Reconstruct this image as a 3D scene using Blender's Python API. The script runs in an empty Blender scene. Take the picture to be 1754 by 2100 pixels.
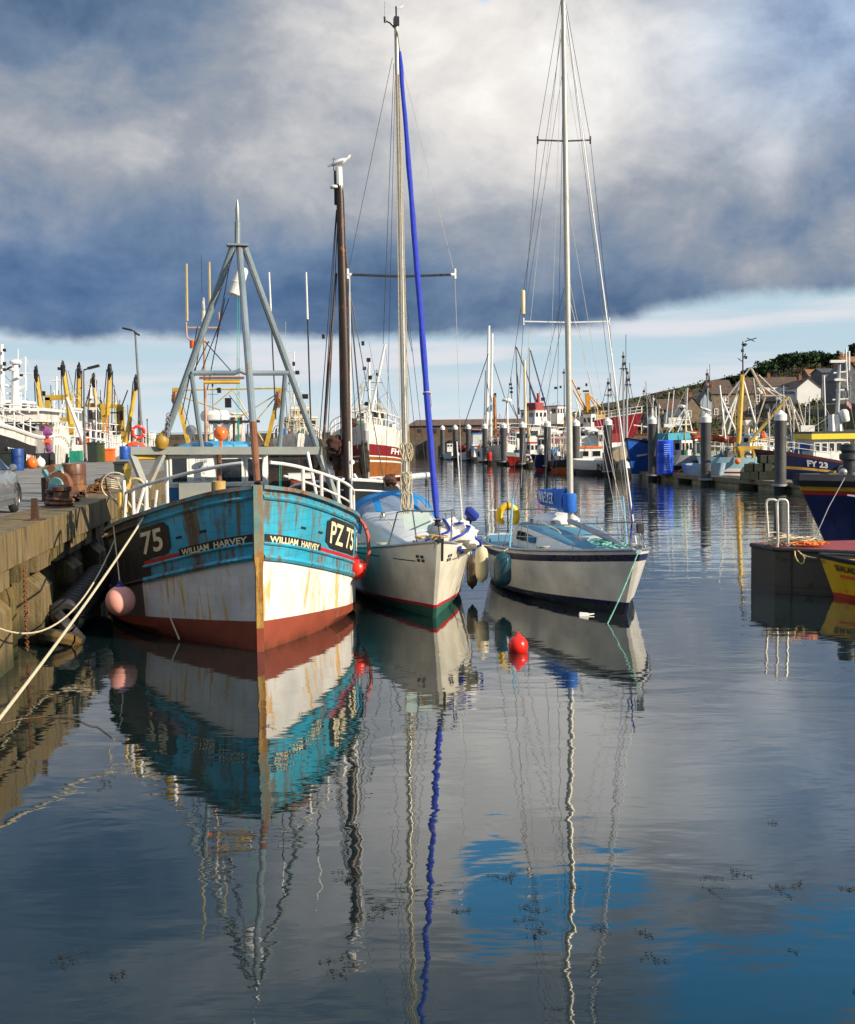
import bpy, math, random
from mathutils import Vector as V, Matrix, noise
random.seed(7)
S = bpy.context.scene
R = math.radians
pi = math.pi
# ---------------------------------------------------------------- camera (picture measured on a 1754 x 2100 grid)
F = 2400.0
EYE = 3.9
PITCH = math.atan(162 / F)
cd = bpy.data.cameras.new('camera')
cam = bpy.data.objects.new('camera', cd)
S.collection.objects.link(cam)
S.camera = cam
cd.sensor_fit = 'HORIZONTAL'
cd.sensor_width = 36
cd.lens = 36 * F / 1754
cd.clip_start = .1
cd.clip_end = 9000
CROT = Matrix.Rotation(pi / 2 - PITCH, 3, 'X') @ Matrix.Rotation(-.014, 3, 'Z')
cam.matrix_world = Matrix.Translation((0, 0, EYE)) @ CROT.to_4x4()
C0 = V((0, 0, EYE))
def ray(x, y): return CROT @ V(((x - 877) / F, (1050 - y) / F, -1))
def D(x, y, d):
    r = ray(x, y); return C0 + r * (d / r.y)
def Gd(x, y, z=0.0):
    r = ray(x, y); return C0 + r * ((z - EYE) / r.z)
def proj(p):
    q = CROT.transposed() @ (V(p) - C0); return (877 + F * q.x / -q.z, 1050 - F * q.y / -q.z)
# ---------------------------------------------------------------- node helper
class NT:
    def __init__(s, tree): s.t = tree; s.n = tree.nodes; s.l = tree.links
    def add(s, typ, **kw):
        n = s.n.new(typ)
        for k, v in kw.items(): setattr(n, k, v)
        return n
    def put(s, sock, v):
        if hasattr(v, 'is_output') or isinstance(v, bpy.types.NodeSocket): s.l.new(v, sock)
        elif v is not None: sock.default_value = v
    def m(s, op, a, b=None, c=None, clamp=False):
        n = s.add('ShaderNodeMath', operation=op, use_clamp=clamp)
        s.put(n.inputs[0], a)
        if b is not None: s.put(n.inputs[1], b)
        if c is not None: s.put(n.inputs[2], c)
        return n.outputs[0]
    def vm(s, op, a, b=None):
        n = s.add('ShaderNodeVectorMath', operation=op)
        s.put(n.inputs[0], a)
        if b is not None: s.put(n.inputs[1], b)
        return n.outputs[0]
    def ss(s, v, a, b):
        n = s.add('ShaderNodeMapRange', interpolation_type='SMOOTHSTEP')
        s.put(n.inputs[0], v); s.put(n.inputs[1], a); s.put(n.inputs[2], b)
        return n.outputs[0]
    def lin(s, v, a, b, c=0.0, d=1.0):
        n = s.add('ShaderNodeMapRange')
        for i, q in enumerate((v, a, b, c, d)): s.put(n.inputs[i], q)
        return n.outputs[0]
    def noise(s, vec, scale, detail=4, rough=.55, dist=0.0):
        n = s.add('ShaderNodeTexNoise')
        s.put(n.inputs['Vector'], vec); n.inputs['Scale'].default_value = scale
        n.inputs['Detail'].default_value = detail; n.inputs['Roughness'].default_value = rough
        n.inputs['Distortion'].default_value = dist
        return n.outputs['Fac']
    def ramp(s, v, stops):
        n = s.add('ShaderNodeValToRGB'); e = n.color_ramp.elements
        while len(e) < len(stops): e.new(.5)
        for i, (p, c) in enumerate(stops):
            e[i].position = p; e[i].color = (*c, 1) if not isinstance(c, (int, float)) else (c, c, c, 1)
        s.put(n.inputs[0], v); return n.outputs[0]
    def mix(s, f, a, b, bt='MIX'):
        n = s.add('ShaderNodeMix', data_type='RGBA', blend_type=bt)
        s.put(n.inputs[0], f)
        for i, c in ((6, a), (7, b)): s.put(n.inputs[i], (*c, 1) if isinstance(c, tuple) and len(c) == 3 else c)
        return n.outputs[2]
    def xyz(s, v):
        n = s.add('ShaderNodeSeparateXYZ'); s.put(n.inputs[0], v); return n.outputs
    def comb(s, a, b, c):
        n = s.add('ShaderNodeCombineXYZ')
        for i, q in enumerate((a, b, c)): s.put(n.inputs[i], q)
        return n.outputs[0]
# ---------------------------------------------------------------- world: storm cloud over a pale band, blue gaps
SUN_EL = R(24); SUN_AZ = math.atan2(.865, -.5)
world = bpy.data.worlds.new('World'); S.world = world; world.use_nodes = True
def make_world():
    t = NT(world.node_tree); t.n.clear()
    out = t.add('ShaderNodeOutputWorld')
    sky = t.add('ShaderNodeTexSky', sky_type='NISHITA')
    sky.sun_disc = False; sky.sun_elevation = SUN_EL; sky.sun_rotation = SUN_AZ
    bs = t.add('ShaderNodeBackground'); bs.inputs[1].default_value = .15
    t.l.new(t.mix(1.0, sky.outputs[0], (.32, 1.05, 1.35), 'MULTIPLY'), bs.inputs[0])
    dv = t.vm('NORMALIZE', t.add('ShaderNodeTexCoord').outputs['Generated'])
    x, y, z = t.xyz(dv)
    az = t.m('ARCTAN2', x, y); el = t.m('ARCSINE', z)
    pv = t.comb(x, y, t.m('MULTIPLY', z, 1.45))
    n1 = t.noise(pv, 3.6, 10, .56, .35)
    n2 = t.noise(t.vm('ADD', pv, (5, 2, 1)), 9.5, 10, .6, .35)
    n3 = t.noise(pv, 2.3, 6, .55, .2)
    n4 = t.noise(t.vm('ADD', pv, (1, 7, 3)), 22, 7, .6, .3)
    def blob(a, e, sa, se, amp):
        q = t.m('ADD', t.m('POWER', t.m('DIVIDE', t.m('SUBTRACT', az, a), sa), 2.0), t.m('POWER', t.m('DIVIDE', t.m('SUBTRACT', el, e), se), 2.0))
        return t.m('MULTIPLY', t.m('EXPONENT', t.m('MULTIPLY', q, -1.0)), amp)
    base = t.xyz(t.ramp(t.m('DIVIDE', el, 1.6), [(.0, .3), (.05, .29), (.07, .32), (.1, .41), (.135, .5), (.2, .53), (.34, .45), (.55, .45), (1, .45)]))[0]
    acc = base
    for b in [(.03, .335, .15, .075, .26), (.15, .27, .12, .05, .22), (.21, .31, .08, .05, .16), (.04, .27, .03, .02, .1), (.12, .235, .03, .02, .12), (.245, .25, .04, .02, .14), (.06, .22, .1, .04, .16), (.285, .215, .03, .03, .2), (.35, .28, .04, .03, .06), (-.27, .235, .1, .025, .16), (-.12, .2, .05, .03, .08), (.08, .14, .05, .03, .1),
              (-.33, .33, .2, .05, -.08), (-.25, .125, .2, .03, -.09), (.37, .19, .05, .035, -.12), (.3, .125, .08, .022, .12), (.35, .15, .03, .02, .1), (.18, .115, .06, .02, -.05), (-.3, .36, .16, .06, -.22), (.06, .45, .14, .07, .08), (-.15, .5, .25, .06, -.13)]:
        acc = t.m('ADD', acc, blob(*b))
    acc = t.m('ADD', acc, t.m('MULTIPLY', t.m('SUBTRACT', n1, .5), .55))
    acc = t.m('ADD', acc, t.m('MULTIPLY', t.m('SUBTRACT', n2, .5), .6))
    acc = t.m('ADD', acc, t.m('MULTIPLY', t.m('SUBTRACT', n4, .5), .22))
    cloud = t.ramp(acc, [(.0, (.035, .07, .135)), (.2, (.066, .115, .2)), (.36, (.13, .185, .272)), (.52, (.25, .275, .32)), (.68, (.42, .425, .44)), (.84, (.6, .58, .56)), (1, (.74, .72, .69))])
    cloud = t.mix(t.m('ADD', blob(.34, .31, .12, .09, .75), blob(-.3, .12, .3, .05, .35)), cloud, t.mix(1.0, cloud, (.72, 1.0, 1.38), 'MULTIPLY'))
    # pale clear band low over the water
    edge = t.m('ADD', t.m('ADD', .079, t.m('MULTIPLY', t.ss(az, .03, .28), .026)), t.m('ADD', t.m('MULTIPLY', t.m('SUBTRACT', n1, .5), .03), t.m('MULTIPLY', t.m('SUBTRACT', n2, .5), .03)))
    mband = t.ss(t.m('SUBTRACT', el, edge), -.004, .01)
    st = t.noise(t.comb(t.m('MULTIPLY', az, 2.2), t.m('MULTIPLY', el, 26), 3.0), 2.0, 5, .5, .2)
    band = t.mix(t.ss(st, .42, .66), t.mix(t.ss(el, -.01, .08), (.52, .6, .64), (.38, .5, .57)), (.56, .57, .61))
    col = t.mix(mband, band, cloud)
    # gaps of blue
    gap = t.m('ADD', blob(.055, .364, .024, .016, 1.1), blob(.16, .366, .035, .018, 1.1))
    for b in [(.045, .4, .03, .035, .75), (.14, .385, .05, .014, .75), (.27, .445, .12, .055, .98), (.36, .4, .06, .035, .75), (.1, .4, .03, .02, .5), (.18, .5, .06, .03, .6), (.3, .6, .2, .06, .8), (-.5, .75, .35, .2, .6), (.9, .6, .3, .2, .7), (2.2, .7, .5, .25, .7), (-1.8, .6, .5, .2, .7)]:
        gap = t.m('ADD', gap, blob(*b))
    gap = t.m('ADD', gap, t.m('MULTIPLY', t.m('SUBTRACT', n2, .5), 1.5))
    gap = t.m('ADD', gap, t.m('MULTIPLY', t.m('SUBTRACT', n3, .5), .8))
    gap = t.m('ADD', gap, t.m('MULTIPLY', t.m('SUBTRACT', n4, .5), .9))
    mg = t.m('MULTIPLY', t.ss(gap, .3, .82), .94)
    # unseen sky overhead made brighter to lift reflections and ambient light
    lift = t.lin(el, .5, .8, 1.0, 1.9)
    bc = t.add('ShaderNodeBackground'); t.l.new(col, bc.inputs[0]); t.l.new(lift, bc.inputs[1])
    mx = t.add('ShaderNodeMixShader')
    t.l.new(mg, mx.inputs[0]); t.l.new(bc.outputs[0], mx.inputs[1]); t.l.new(bs.outputs[0], mx.inputs[2])
    t.l.new(mx.outputs[0], out.inputs[0])
make_world()
sl = bpy.data.lights.new('sun', 'SUN'); sun = bpy.data.objects.new('sun', sl); S.collection.objects.link(sun)
sl.energy = 5.0; sl.angle = R(.6); sl.color = (1, .87, .68)
sd = V((math.cos(SUN_EL) * math.sin(SUN_AZ), math.cos(SUN_EL) * math.cos(SUN_AZ), math.sin(SUN_EL)))
sun.rotation_euler = sd.to_track_quat('Z', 'Y').to_euler()
S.view_settings.view_transform = 'Standard'; S.view_settings.look = 'None'
S.view_settings.exposure = .42; S.view_settings.gamma = 1
S.cycles.max_bounces = 6; S.cycles.glossy_bounces = 3; S.cycles.diffuse_bounces = 2; S.cycles.transparent_max_bounces = 8
S.cycles.caustics_reflective = False; S.cycles.caustics_refractive = False
S.cycles.use_denoising = True
# ---------------------------------------------------------------- materials
MATS = {}
def srgb(r, g, b):
    f = lambda c: (c / 255 / 12.92) if c <= 10 else ((c / 255 + .055) / 1.055) ** 2.4
    return (f(r), f(g), f(b))
def mat(name, col, rough=.5, metal=0.0, var=.22, scale=3.0, bump=0.0, bscale=30, spec=.5, coat=0.0):
    if name in MATS: return MATS[name]
    M = bpy.data.materials.new(name); MATS[name] = M; M.use_nodes = True
    t = NT(M.node_tree); b = t.n['Principled BSDF']
    ob = t.add('ShaderNodeTexCoord').outputs['Object']
    n = t.noise(ob, scale, 6, .6)
    c = t.mix(t.lin(n, .3, .7), tuple(q * (1 - var) for q in col), tuple(min(1, q * (1 + var * .7)) for q in col))
    t.l.new(c, b.inputs['Base Color'])
    t.l.new(t.lin(t.noise(ob, scale * 4, 4), .3, .7, max(0, rough - .08), min(1, rough + .1)), b.inputs['Roughness'])
    b.inputs['Metallic'].default_value = metal; b.inputs['Specular IOR Level'].default_value = spec
    b.inputs['Coat Weight'].default_value = coat
    if bump:
        bn = t.add('ShaderNodeBump'); bn.inputs['Strength'].default_value = bump; bn.inputs['Distance'].default_value = .02
        t.l.new(t.noise(ob, bscale, 5, .6), bn.inputs['Height']); t.l.new(bn.outputs[0], b.inputs['Normal'])
    return M
def worn(name, col, rust=(.16, .055, .015), amt=.5, streak=(5, 5, .55), blotch=2.2, bl=.62, rough=.55, planks=0.0, col2=None, mould=None, bump=.25, seam_k=.5, runs=0.0, runcol=(.085, .045, .008), tide=None):
    """painted surface with vertical rust runs, blotches and seams of its own"""
    if name in MATS: return MATS[name]
    M = bpy.data.materials.new(name); MATS[name] = M; M.use_nodes = True
    t = NT(M.node_tree); b = t.n['Principled BSDF']
    ob = t.add('ShaderNodeTexCoord').outputs['Object']
    sv = t.vm('MULTIPLY', ob, streak)
    s1 = t.noise(sv, 1.0, 6, .62, .1)
    s2 = t.noise(t.vm('ADD', t.vm('MULTIPLY', ob, tuple(q * 2.7 for q in streak[:2]) + (streak[2] * 1.3,)), (7, 3, 1)), 1.0, 5, .6)
    bn = t.noise(ob, blotch, 7, .65, .2)
    base = t.mix(t.lin(t.noise(ob, 1.3, 5), .35, .65), tuple(q * .82 for q in col), tuple(min(1, q * 1.12) for q in col))
    if col2: base = t.mix(t.ss(t.noise(t.vm('ADD', ob, (3, 9, 2)), 1.1, 6, .6), .45, .7), base, col2)
    if mould: base = t.mix(t.m('MULTIPLY', t.ss(s2, .5, .75), .75), base, mould)
    h = t.m('ADD', t.m('MULTIPLY', s1, .6), t.m('MULTIPLY', bn, .4))
    th = .63 - .17 * amt
    m1 = t.ss(h, th - .03, th + .1)
    m2 = t.m('MULTIPLY', t.ss(s2, .62, .78), amt)
    rc = t.mix(t.noise(ob, 9, 4), rust, tuple(q * 1.9 for q in rust))
    c = t.mix(t.m('MULTIPLY', m1, .85), base, rc)
    c = t.mix(t.m('MULTIPLY', m2, .6), c, tuple(q * 1.3 for q in rust))
    c = t.mix(t.ss(bn, bl, bl + .06), c, tuple(q * .6 for q in rust))
    if runs:
        r1 = t.noise(t.vm('MULTIPLY', ob, (8, 8, .2)), 1.0, 4, .55); r2 = t.noise(t.vm('ADD', t.vm('MULTIPLY', ob, (1.5, 1.5, .8)), (4, 8, 2)), 1.0, 5, .6)
        rm = t.m('MULTIPLY', t.ss(r1, .5, .6), t.ss(r2, .53 - .1 * runs, .66 - .1 * runs))
        c = t.mix(t.m('MULTIPLY', rm, .88), c, t.mix(t.noise(ob, 5, 4), runcol, tuple(q * 2.2 for q in runcol)))
    if tide:
        zz = t.m('ADD', t.xyz(ob)[2], t.m('MULTIPLY', t.m('SUBTRACT', s1, .5), .9))
        c = t.mix(t.m('MULTIPLY', t.ss(zz, tide, tide - .5), .9), c, (.022, .026, .008))
    hgt = t.noise(ob, 24, 4)
    if planks:
        z = t.xyz(ob)[2]
        fr = t.m('FRACT', t.m('DIVIDE', z, planks))
        seam = t.m('SUBTRACT', 1.0, t.ss(t.m('ABSOLUTE', t.m('SUBTRACT', fr, .5)), .0, .06))
        c = t.mix(t.m('MULTIPLY', seam, seam_k), c, tuple(q * .35 for q in col))
    t.l.new(c, b.inputs['Base Color'])
    t.l.new(t.lin(m1, 0, 1, rough - .12, .9), b.inputs['Roughness'])
    bp = t.add('ShaderNodeBump'); bp.inputs['Strength'].default_value = bump; bp.inputs['Distance'].default_value = .015
    t.l.new(t.m('ADD', hgt, t.m('MULTIPLY', m1, .6)), bp.inputs['Height']); t.l.new(bp.outputs[0], b.inputs['Normal'])
    return M
def glass(name='window_glass', col=(.015, .02, .025), rough=.06):
    if name in MATS: return MATS[name]
    M = mat(name, col, rough, spec=.8, var=.4); return M
# ---------------------------------------------------------------- mesh builder
class MB:
    def __init__(s): s.v = []; s.f = []; s.mi = []; s.cur = 0
    def mset(s, i): s.cur = i; return s
    def face(s, idx): s.f.append(tuple(idx)); s.mi.append(s.cur)
    def pts(s, L):
        n = len(s.v); s.v.extend(V(p) for p in L); return list(range(n, n + len(L)))
    def poly(s, L): s.face(s.pts(L)); return s
    def box(s, c, sz, rot=None, taper=1.0):
        c = V(c); hx, hy, hz = sz[0] / 2, sz[1] / 2, sz[2] / 2
        P = []
        for dz, k in ((-hz, 1.0), (hz, taper)):
            for dx, dy in ((-hx, -hy), (hx, -hy), (hx, hy), (-hx, hy)):
                q = V((dx * k, dy * k, dz)); P.append(c + (rot @ q if rot else q))
        return s.hexa(P)
    def hexa(s, P):
        i = s.pts(P)
        for q in ((3, 2, 1, 0), (4, 5, 6, 7), (0, 1, 5, 4), (1, 2, 6, 5), (2, 3, 7, 6), (3, 0, 4, 7)): s.face([i[k] for k in q])
        return s
    def prism(s, L, ext):
        """extrude polygon L (3-D points) by vector ext"""
        ext = V(ext); a = s.pts(L); b = s.pts([V(p) + ext for p in L]); n = len(L)
        s.face(a[::-1]); s.face(b)
        for k in range(n): s.face((a[k], a[(k + 1) % n], b[(k + 1) % n], b[k]))
        return s
    def frame(s, d):
        d = V(d).normalized(); u = d.cross(V((0, 0, 1)))
        if u.length < 1e-3: u = V((1, 0, 0))
        u.normalize(); return d, u, u.cross(d).normalized()
    def bar(s, a, b, w, h=None):
        h = h or w; a, b = V(a), V(b); d, u, n = s.frame(b - a)
        P = []
        for p in (a, b):
            for x, y in ((-1, -1), (1, -1), (1, 1), (-1, 1)): P.append(p + u * (x * w / 2) + n * (y * h / 2))
        return s.hexa(P)
    def tube(s, path, r, n=8, cap=True):
        path = [V(p) for p in path]; rings = []; N = len(path)
        rr = r if isinstance(r, (list, tuple)) else [r] * N
        pu = None
        for i, p in enumerate(path):
            d = (path[min(i + 1, N - 1)] - path[max(i - 1, 0)])
            d, u, w = s.frame(d)
            if pu is not None:
                u2 = pu - d * pu.dot(d)
                if u2.length > 1e-4: u = u2.normalized(); w = u.cross(d).normalized()
            pu = u
            rings.append(s.pts([p + (u * math.cos(2 * pi * k / n) + w * math.sin(2 * pi * k / n)) * rr[i] for k in range(n)]))
        for a, b in zip(rings, rings[1:]):
            for k in range(n): s.face((a[k], a[(k + 1) % n], b[(k + 1) % n], b[k]))
        if cap: s.face(rings[0][::-1]); s.face(rings[-1])
        return s
    def rod(s, a, b, r, n=6): return s.tube([a, b], r, n)
    def cone(s, a, b, r0, r1, n=12): return s.tube([a, b], [r0, r1], n)
    def lathe(s, o, prof, n=16, axis=(0, 0, 1), sx=1.0, sy=1.0):
        o = V(o); d = V(axis).normalized()
        u = d.cross(V((0, 1, 0)));
        if u.length < 1e-3: u = V((1, 0, 0))
        u.normalize(); w = d.cross(u)
        rings = [s.pts([o + d * h + u * (max(r, 1e-4) * sx * math.cos(2 * pi * k / n)) + w * (max(r, 1e-4) * sy * math.sin(2 * pi * k / n)) for k in range(n)]) for r, h in prof]
        for a, b in zip(rings, rings[1:]):
            for k in range(n): s.face((a[k], a[(k + 1) % n], b[(k + 1) % n], b[k]))
        s.face(rings[0][::-1]); s.face(rings[-1]); return s
    def ball(s, c, r, sz=1.0, n=16, axis=(0, 0, 1)):
        return s.lathe(c, [(r * math.sin(pi * k / 10), -r * sz * math.cos(pi * k / 10)) for k in range(11)], n, axis)
    def grid(s, rows, closed=False):
        ids = [s.pts(r) for r in rows]
        for a, b in zip(ids, ids[1:]):
            m = len(a)
            for k in range(m if closed else m - 1): s.face((a[k], a[(k + 1) % m], b[(k + 1) % m], b[k]))
        return ids
    def torus(s, c, R0, r, axis=(0, 0, 1), n=20, m=8, a0=0.0, a1=2 * pi, sx=1.0):
        d, u, w = s.frame(axis)
        full = abs(a1 - a0 - 2 * pi) < 1e-6
        path = [V(c) + (u * math.cos(a0 + (a1 - a0) * k / n) * sx + w * math.sin(a0 + (a1 - a0) * k / n)) * R0 for k in range(n + 1)]
        return s.tube(path, r, m, cap=not full)
    def build(s, name, mats, parent=None, smooth=35, origin=None, world=False):
        if not isinstance(mats, (list, tuple)): mats = [mats]
        me = bpy.data.meshes.new(name)
        vs = s.v
        if parent is not None and world: im = MW[parent].inverted(); vs = [im @ p for p in vs]
        if parent is None:
            if origin is None:
                zs = min(p.z for p in vs); origin = V((sum(p.x for p in vs) / len(vs), sum(p.y for p in vs) / len(vs), zs))
            origin = V(origin); vs = [p - origin for p in vs]
        me.from_pydata([tuple(p) for p in vs], [], s.f)
        for m in mats: me.materials.append(m)
        for p, i in zip(me.polygons, s.mi): p.material_index = min(i, len(mats) - 1)
        me.validate(); me.update()
        if smooth:
            for p in me.polygons: p.use_smooth = True
            try: me.set_sharp_from_angle(angle=R(smooth))
            except Exception: pass
        o = bpy.data.objects.new(name, me); S.collection.objects.link(o)
        if parent is not None: o.parent = parent; MW[o] = MW[parent]
        else: o.location = origin; MW[o] = Matrix.Translation(origin)
        return o
MW = {}
def tag(o, label, cat, group=None, kind=None):
    if label: o['label'] = label
    if cat: o['category'] = cat
    if group: o['group'] = group
    if kind: o['kind'] = kind
    return o
def thing(name, label, cat, loc, rz=0.0, group=None):
    o = bpy.data.objects.new(name, None); S.collection.objects.link(o)
    o.location = V(loc); o.rotation_euler = (0, 0, rz); o.empty_display_size = .3
    MW[o] = Matrix.Translation(V(loc)) @ Matrix.Rotation(rz, 4, 'Z')
    return tag(o, label, cat, group)
def struct(o): o['kind'] = 'structure'; return o
def copy_thing(root, loc, rz, label, group=None):
    r = root.copy(); S.collection.objects.link(r); r.location = V(loc); r.rotation_euler = (0, 0, rz); r['label'] = label
    MW[r] = Matrix.Translation(V(loc)) @ Matrix.Rotation(rz, 4, 'Z')
    if group: r['group'] = group
    for ch in list(root.children):
        c = ch.copy(); S.collection.objects.link(c); c.parent = r
        for g in list(ch.children):
            e = g.copy(); S.collection.objects.link(e); e.parent = c
    return r
_tx = {}
def glyphs(s, bold=.02, shear=0.0):
    """flat lettering as (points, faces), cap height about 0.7, starting at x = 0"""
    k = (s, bold, shear)
    if k in _tx: return _tx[k]
    cu = bpy.data.curves.new('lettering', 'FONT'); cu.body = s; cu.offset = bold; cu.shear = shear; cu.resolution_u = 4
    o = bpy.data.objects.new('lettering', cu); S.collection.objects.link(o)
    dg = bpy.context.evaluated_depsgraph_get()
    me = bpy.data.meshes.new_from_object(o.evaluated_get(dg))
    r = ([(v.co.x, v.co.y) for v in me.vertices], [tuple(p.vertices) for p in me.polygons])
    x0 = min(p[0] for p in r[0]); y0 = min(p[1] for p in r[0])
    r = ([(p[0] - x0, p[1] - y0) for p in r[0]], r[1])
    bpy.data.objects.remove(o); bpy.data.curves.remove(cu); bpy.data.meshes.remove(me)
    _tx[k] = r; return r
def letter(mb, s, fn, W=1.0, H=1.0, bold=.02, shear=0.0):
    """add lettering scaled into a W x H box, fn(u, v) -> point"""
    P, Fc = glyphs(s, bold, shear)
    mx = max(p[0] for p in P); my = max(p[1] for p in P)
    ids = mb.pts([fn(p[0] / mx * W, p[1] / my * H) for p in P])
    for f in Fc: mb.face([ids[i] for i in f])
def flat(o, u, n=(0, 0, 1)):
    o, u, n = V(o), V(u).normalized(), V(n).normalized()
    return lambda a, b: o + u * a + n * b
def sag(a, b, drop, n=24):
    a, b = V(a), V(b)
    return [a.lerp(b, k / n) - V((0, 0, drop * 4 * (k / n) * (1 - k / n))) for k in range(n + 1)]
def pl(stops, x):
    if x <= stops[0][0]: return stops[0][1]
    for (a, p), (b, q) in zip(stops, stops[1:]):
        if x <= b:
            k = (x - a) / (b - a); return p + (q - p) * k
    return stops[-1][1]
def sm(stops, x):
    """smooth (cosine-free cubic) interpolation through stops"""
    n = len(stops)
    if x <= stops[0][0]: return stops[0][1]
    if x >= stops[-1][0]: return stops[-1][1]
    for i in range(n - 1):
        if x <= stops[i + 1][0]:
            x0, y0 = stops[i]; x1, y1 = stops[i + 1]; h = x1 - x0; k = (x - x0) / h
            m0 = (stops[i + 1][1] - stops[max(i - 1, 0)][1]) / (stops[i + 1][0] - stops[max(i - 1, 0)][0])
            m1 = (stops[min(i + 2, n - 1)][1] - y0) / (stops[min(i + 2, n - 1)][0] - x0)
            return (2 * k**3 - 3 * k**2 + 1) * y0 + (k**3 - 2 * k**2 + k) * h * m0 + (-2 * k**3 + 3 * k**2) * y1 + (k**3 - k**2) * h * m1
class Hull:
    """bow at local y = 0, running aft along +y; side +1 is local +x"""
    def __init__(s, L, deck, wl, sheer, rake=.3, stem=.05, depth=.5, flare=1.3, stern=0.0):
        s.L, s.dk, s.w, s.sh, s.rake, s.stem, s.depth, s.flare, s.stern = L, deck, wl, sheer, rake, stem, depth, flare, stern
    def z(s, t): return sm(s.sh, t)
    def hb(s, t, z):
        bd, bw = sm(s.dk, t), sm(s.w, t); zz = s.z(t)
        if z < 0: return max(s.stem, bw * (1 + .55 * z / s.depth))
        k = min(1.15, z / zz); return max(s.stem, bw + (bd - bw) * k ** s.flare)
    def P(s, t, z, side, off=0.0):
        y = s.L * t - s.rake * z / s.z(0) * (1 - t) ** 3 + s.stern * z / s.z(1) * t ** 3
        p = V((side * (s.hb(t, z) + off), y, z)); return p
    def out(s, t, z, side, off):
        e = .01; a, b = s.P(max(0, t - e), z, side), s.P(min(1, t + e), z, side)
        d = b - a; n = V((side * abs(d.y), -side * d.x * side, 0)); n = V((d.y * side, -d.x * side, 0)).normalized()
        return s.P(t, z, side) + n * off
    def mesh(s, ts, levels, mat_of=None):
        mb = MB(); cols = []
        for side in (1, -1):
            rows = [[s.P(t, lv(t), side) for t in ts] for lv in levels]
            ids = [mb.pts(r) for r in rows]; cols.append(ids)
            for i in range(len(ids) - 1):
                for k in range(len(ts) - 1):
                    mb.cur = mat_of(i, ts[k], side) if mat_of else i
                    q = (ids[i][k], ids[i][k + 1], ids[i + 1][k + 1], ids[i + 1][k])
                    mb.face(q if side > 0 else q[::-1])
        a, b = cols
        for i in range(len(levels) - 1):
            for k in (0, -1):
                mb.cur = mat_of(i, ts[k], 0) if mat_of else i
                mb.face((a[i][k], a[i + 1][k], b[i + 1][k], b[i][k]))
        return mb
    def deck(s, ts, dz, inset=.04):
        mb = MB(); L = [V((s.hb(t, s.z(t) - dz) - inset, s.P(t, s.z(t) - dz, 1).y, s.z(t) - dz)) for t in ts]
        Rr = [V((-p.x, p.y, p.z)) for p in L]
        mb.grid([L, Rr]); return mb
    def line(s, zf, side, t0, t1, n=24, off=0.0): return [s.out(t0 + (t1 - t0) * k / n, zf(t0 + (t1 - t0) * k / n), side, off) for k in range(n + 1)]
    def find(s, root, px, zf, side, lo=.0, hi=.45):
        """station where the hull meets image column px"""
        best = (1e9, lo)
        for k in range(300):
            t = lo + (hi - lo) * k / 299
            e = abs(proj(MW[root] @ s.P(t, zf(t), side))[0] - px)
            if e < best[0]: best = (e, t)
        return best[1]
    def strip(s, mb, za, zb, side, t0, t1, off, n=20, thick=.0):
        rows = [[s.out(t0 + (t1 - t0) * k / n, zf(t0 + (t1 - t0) * k / n), side, off) for k in range(n + 1)] for zf in (za, zb)]
        ids = mb.grid(rows)
    def text(s, mb, txt, side, t0, t1, za, zb, off, bold=.02, fwd=None, shear=0):
        """lettering between stations t0 -> t1 (reading direction) and height curves za, zb"""
        n = 60; T = [t0 + (t1 - t0) * k / n for k in range(n + 1)]; Q = [s.P(t, za(t), side) for t in T]; A = [0.0]
        for p, q in zip(Q, Q[1:]): A.append(A[-1] + (q - p).length)
        tab = list(zip([a / A[-1] for a in A], T))
        def fn(u, v):
            t = pl(tab, u); z = za(t) + (zb(t) - za(t)) * v
            return s.out(t, z, side, off)
        letter(mb, txt, fn, 1, 1, bold, shear)
def frange(a, b, n): return [a + (b - a) * k / n for k in range(n + 1)]
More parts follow.
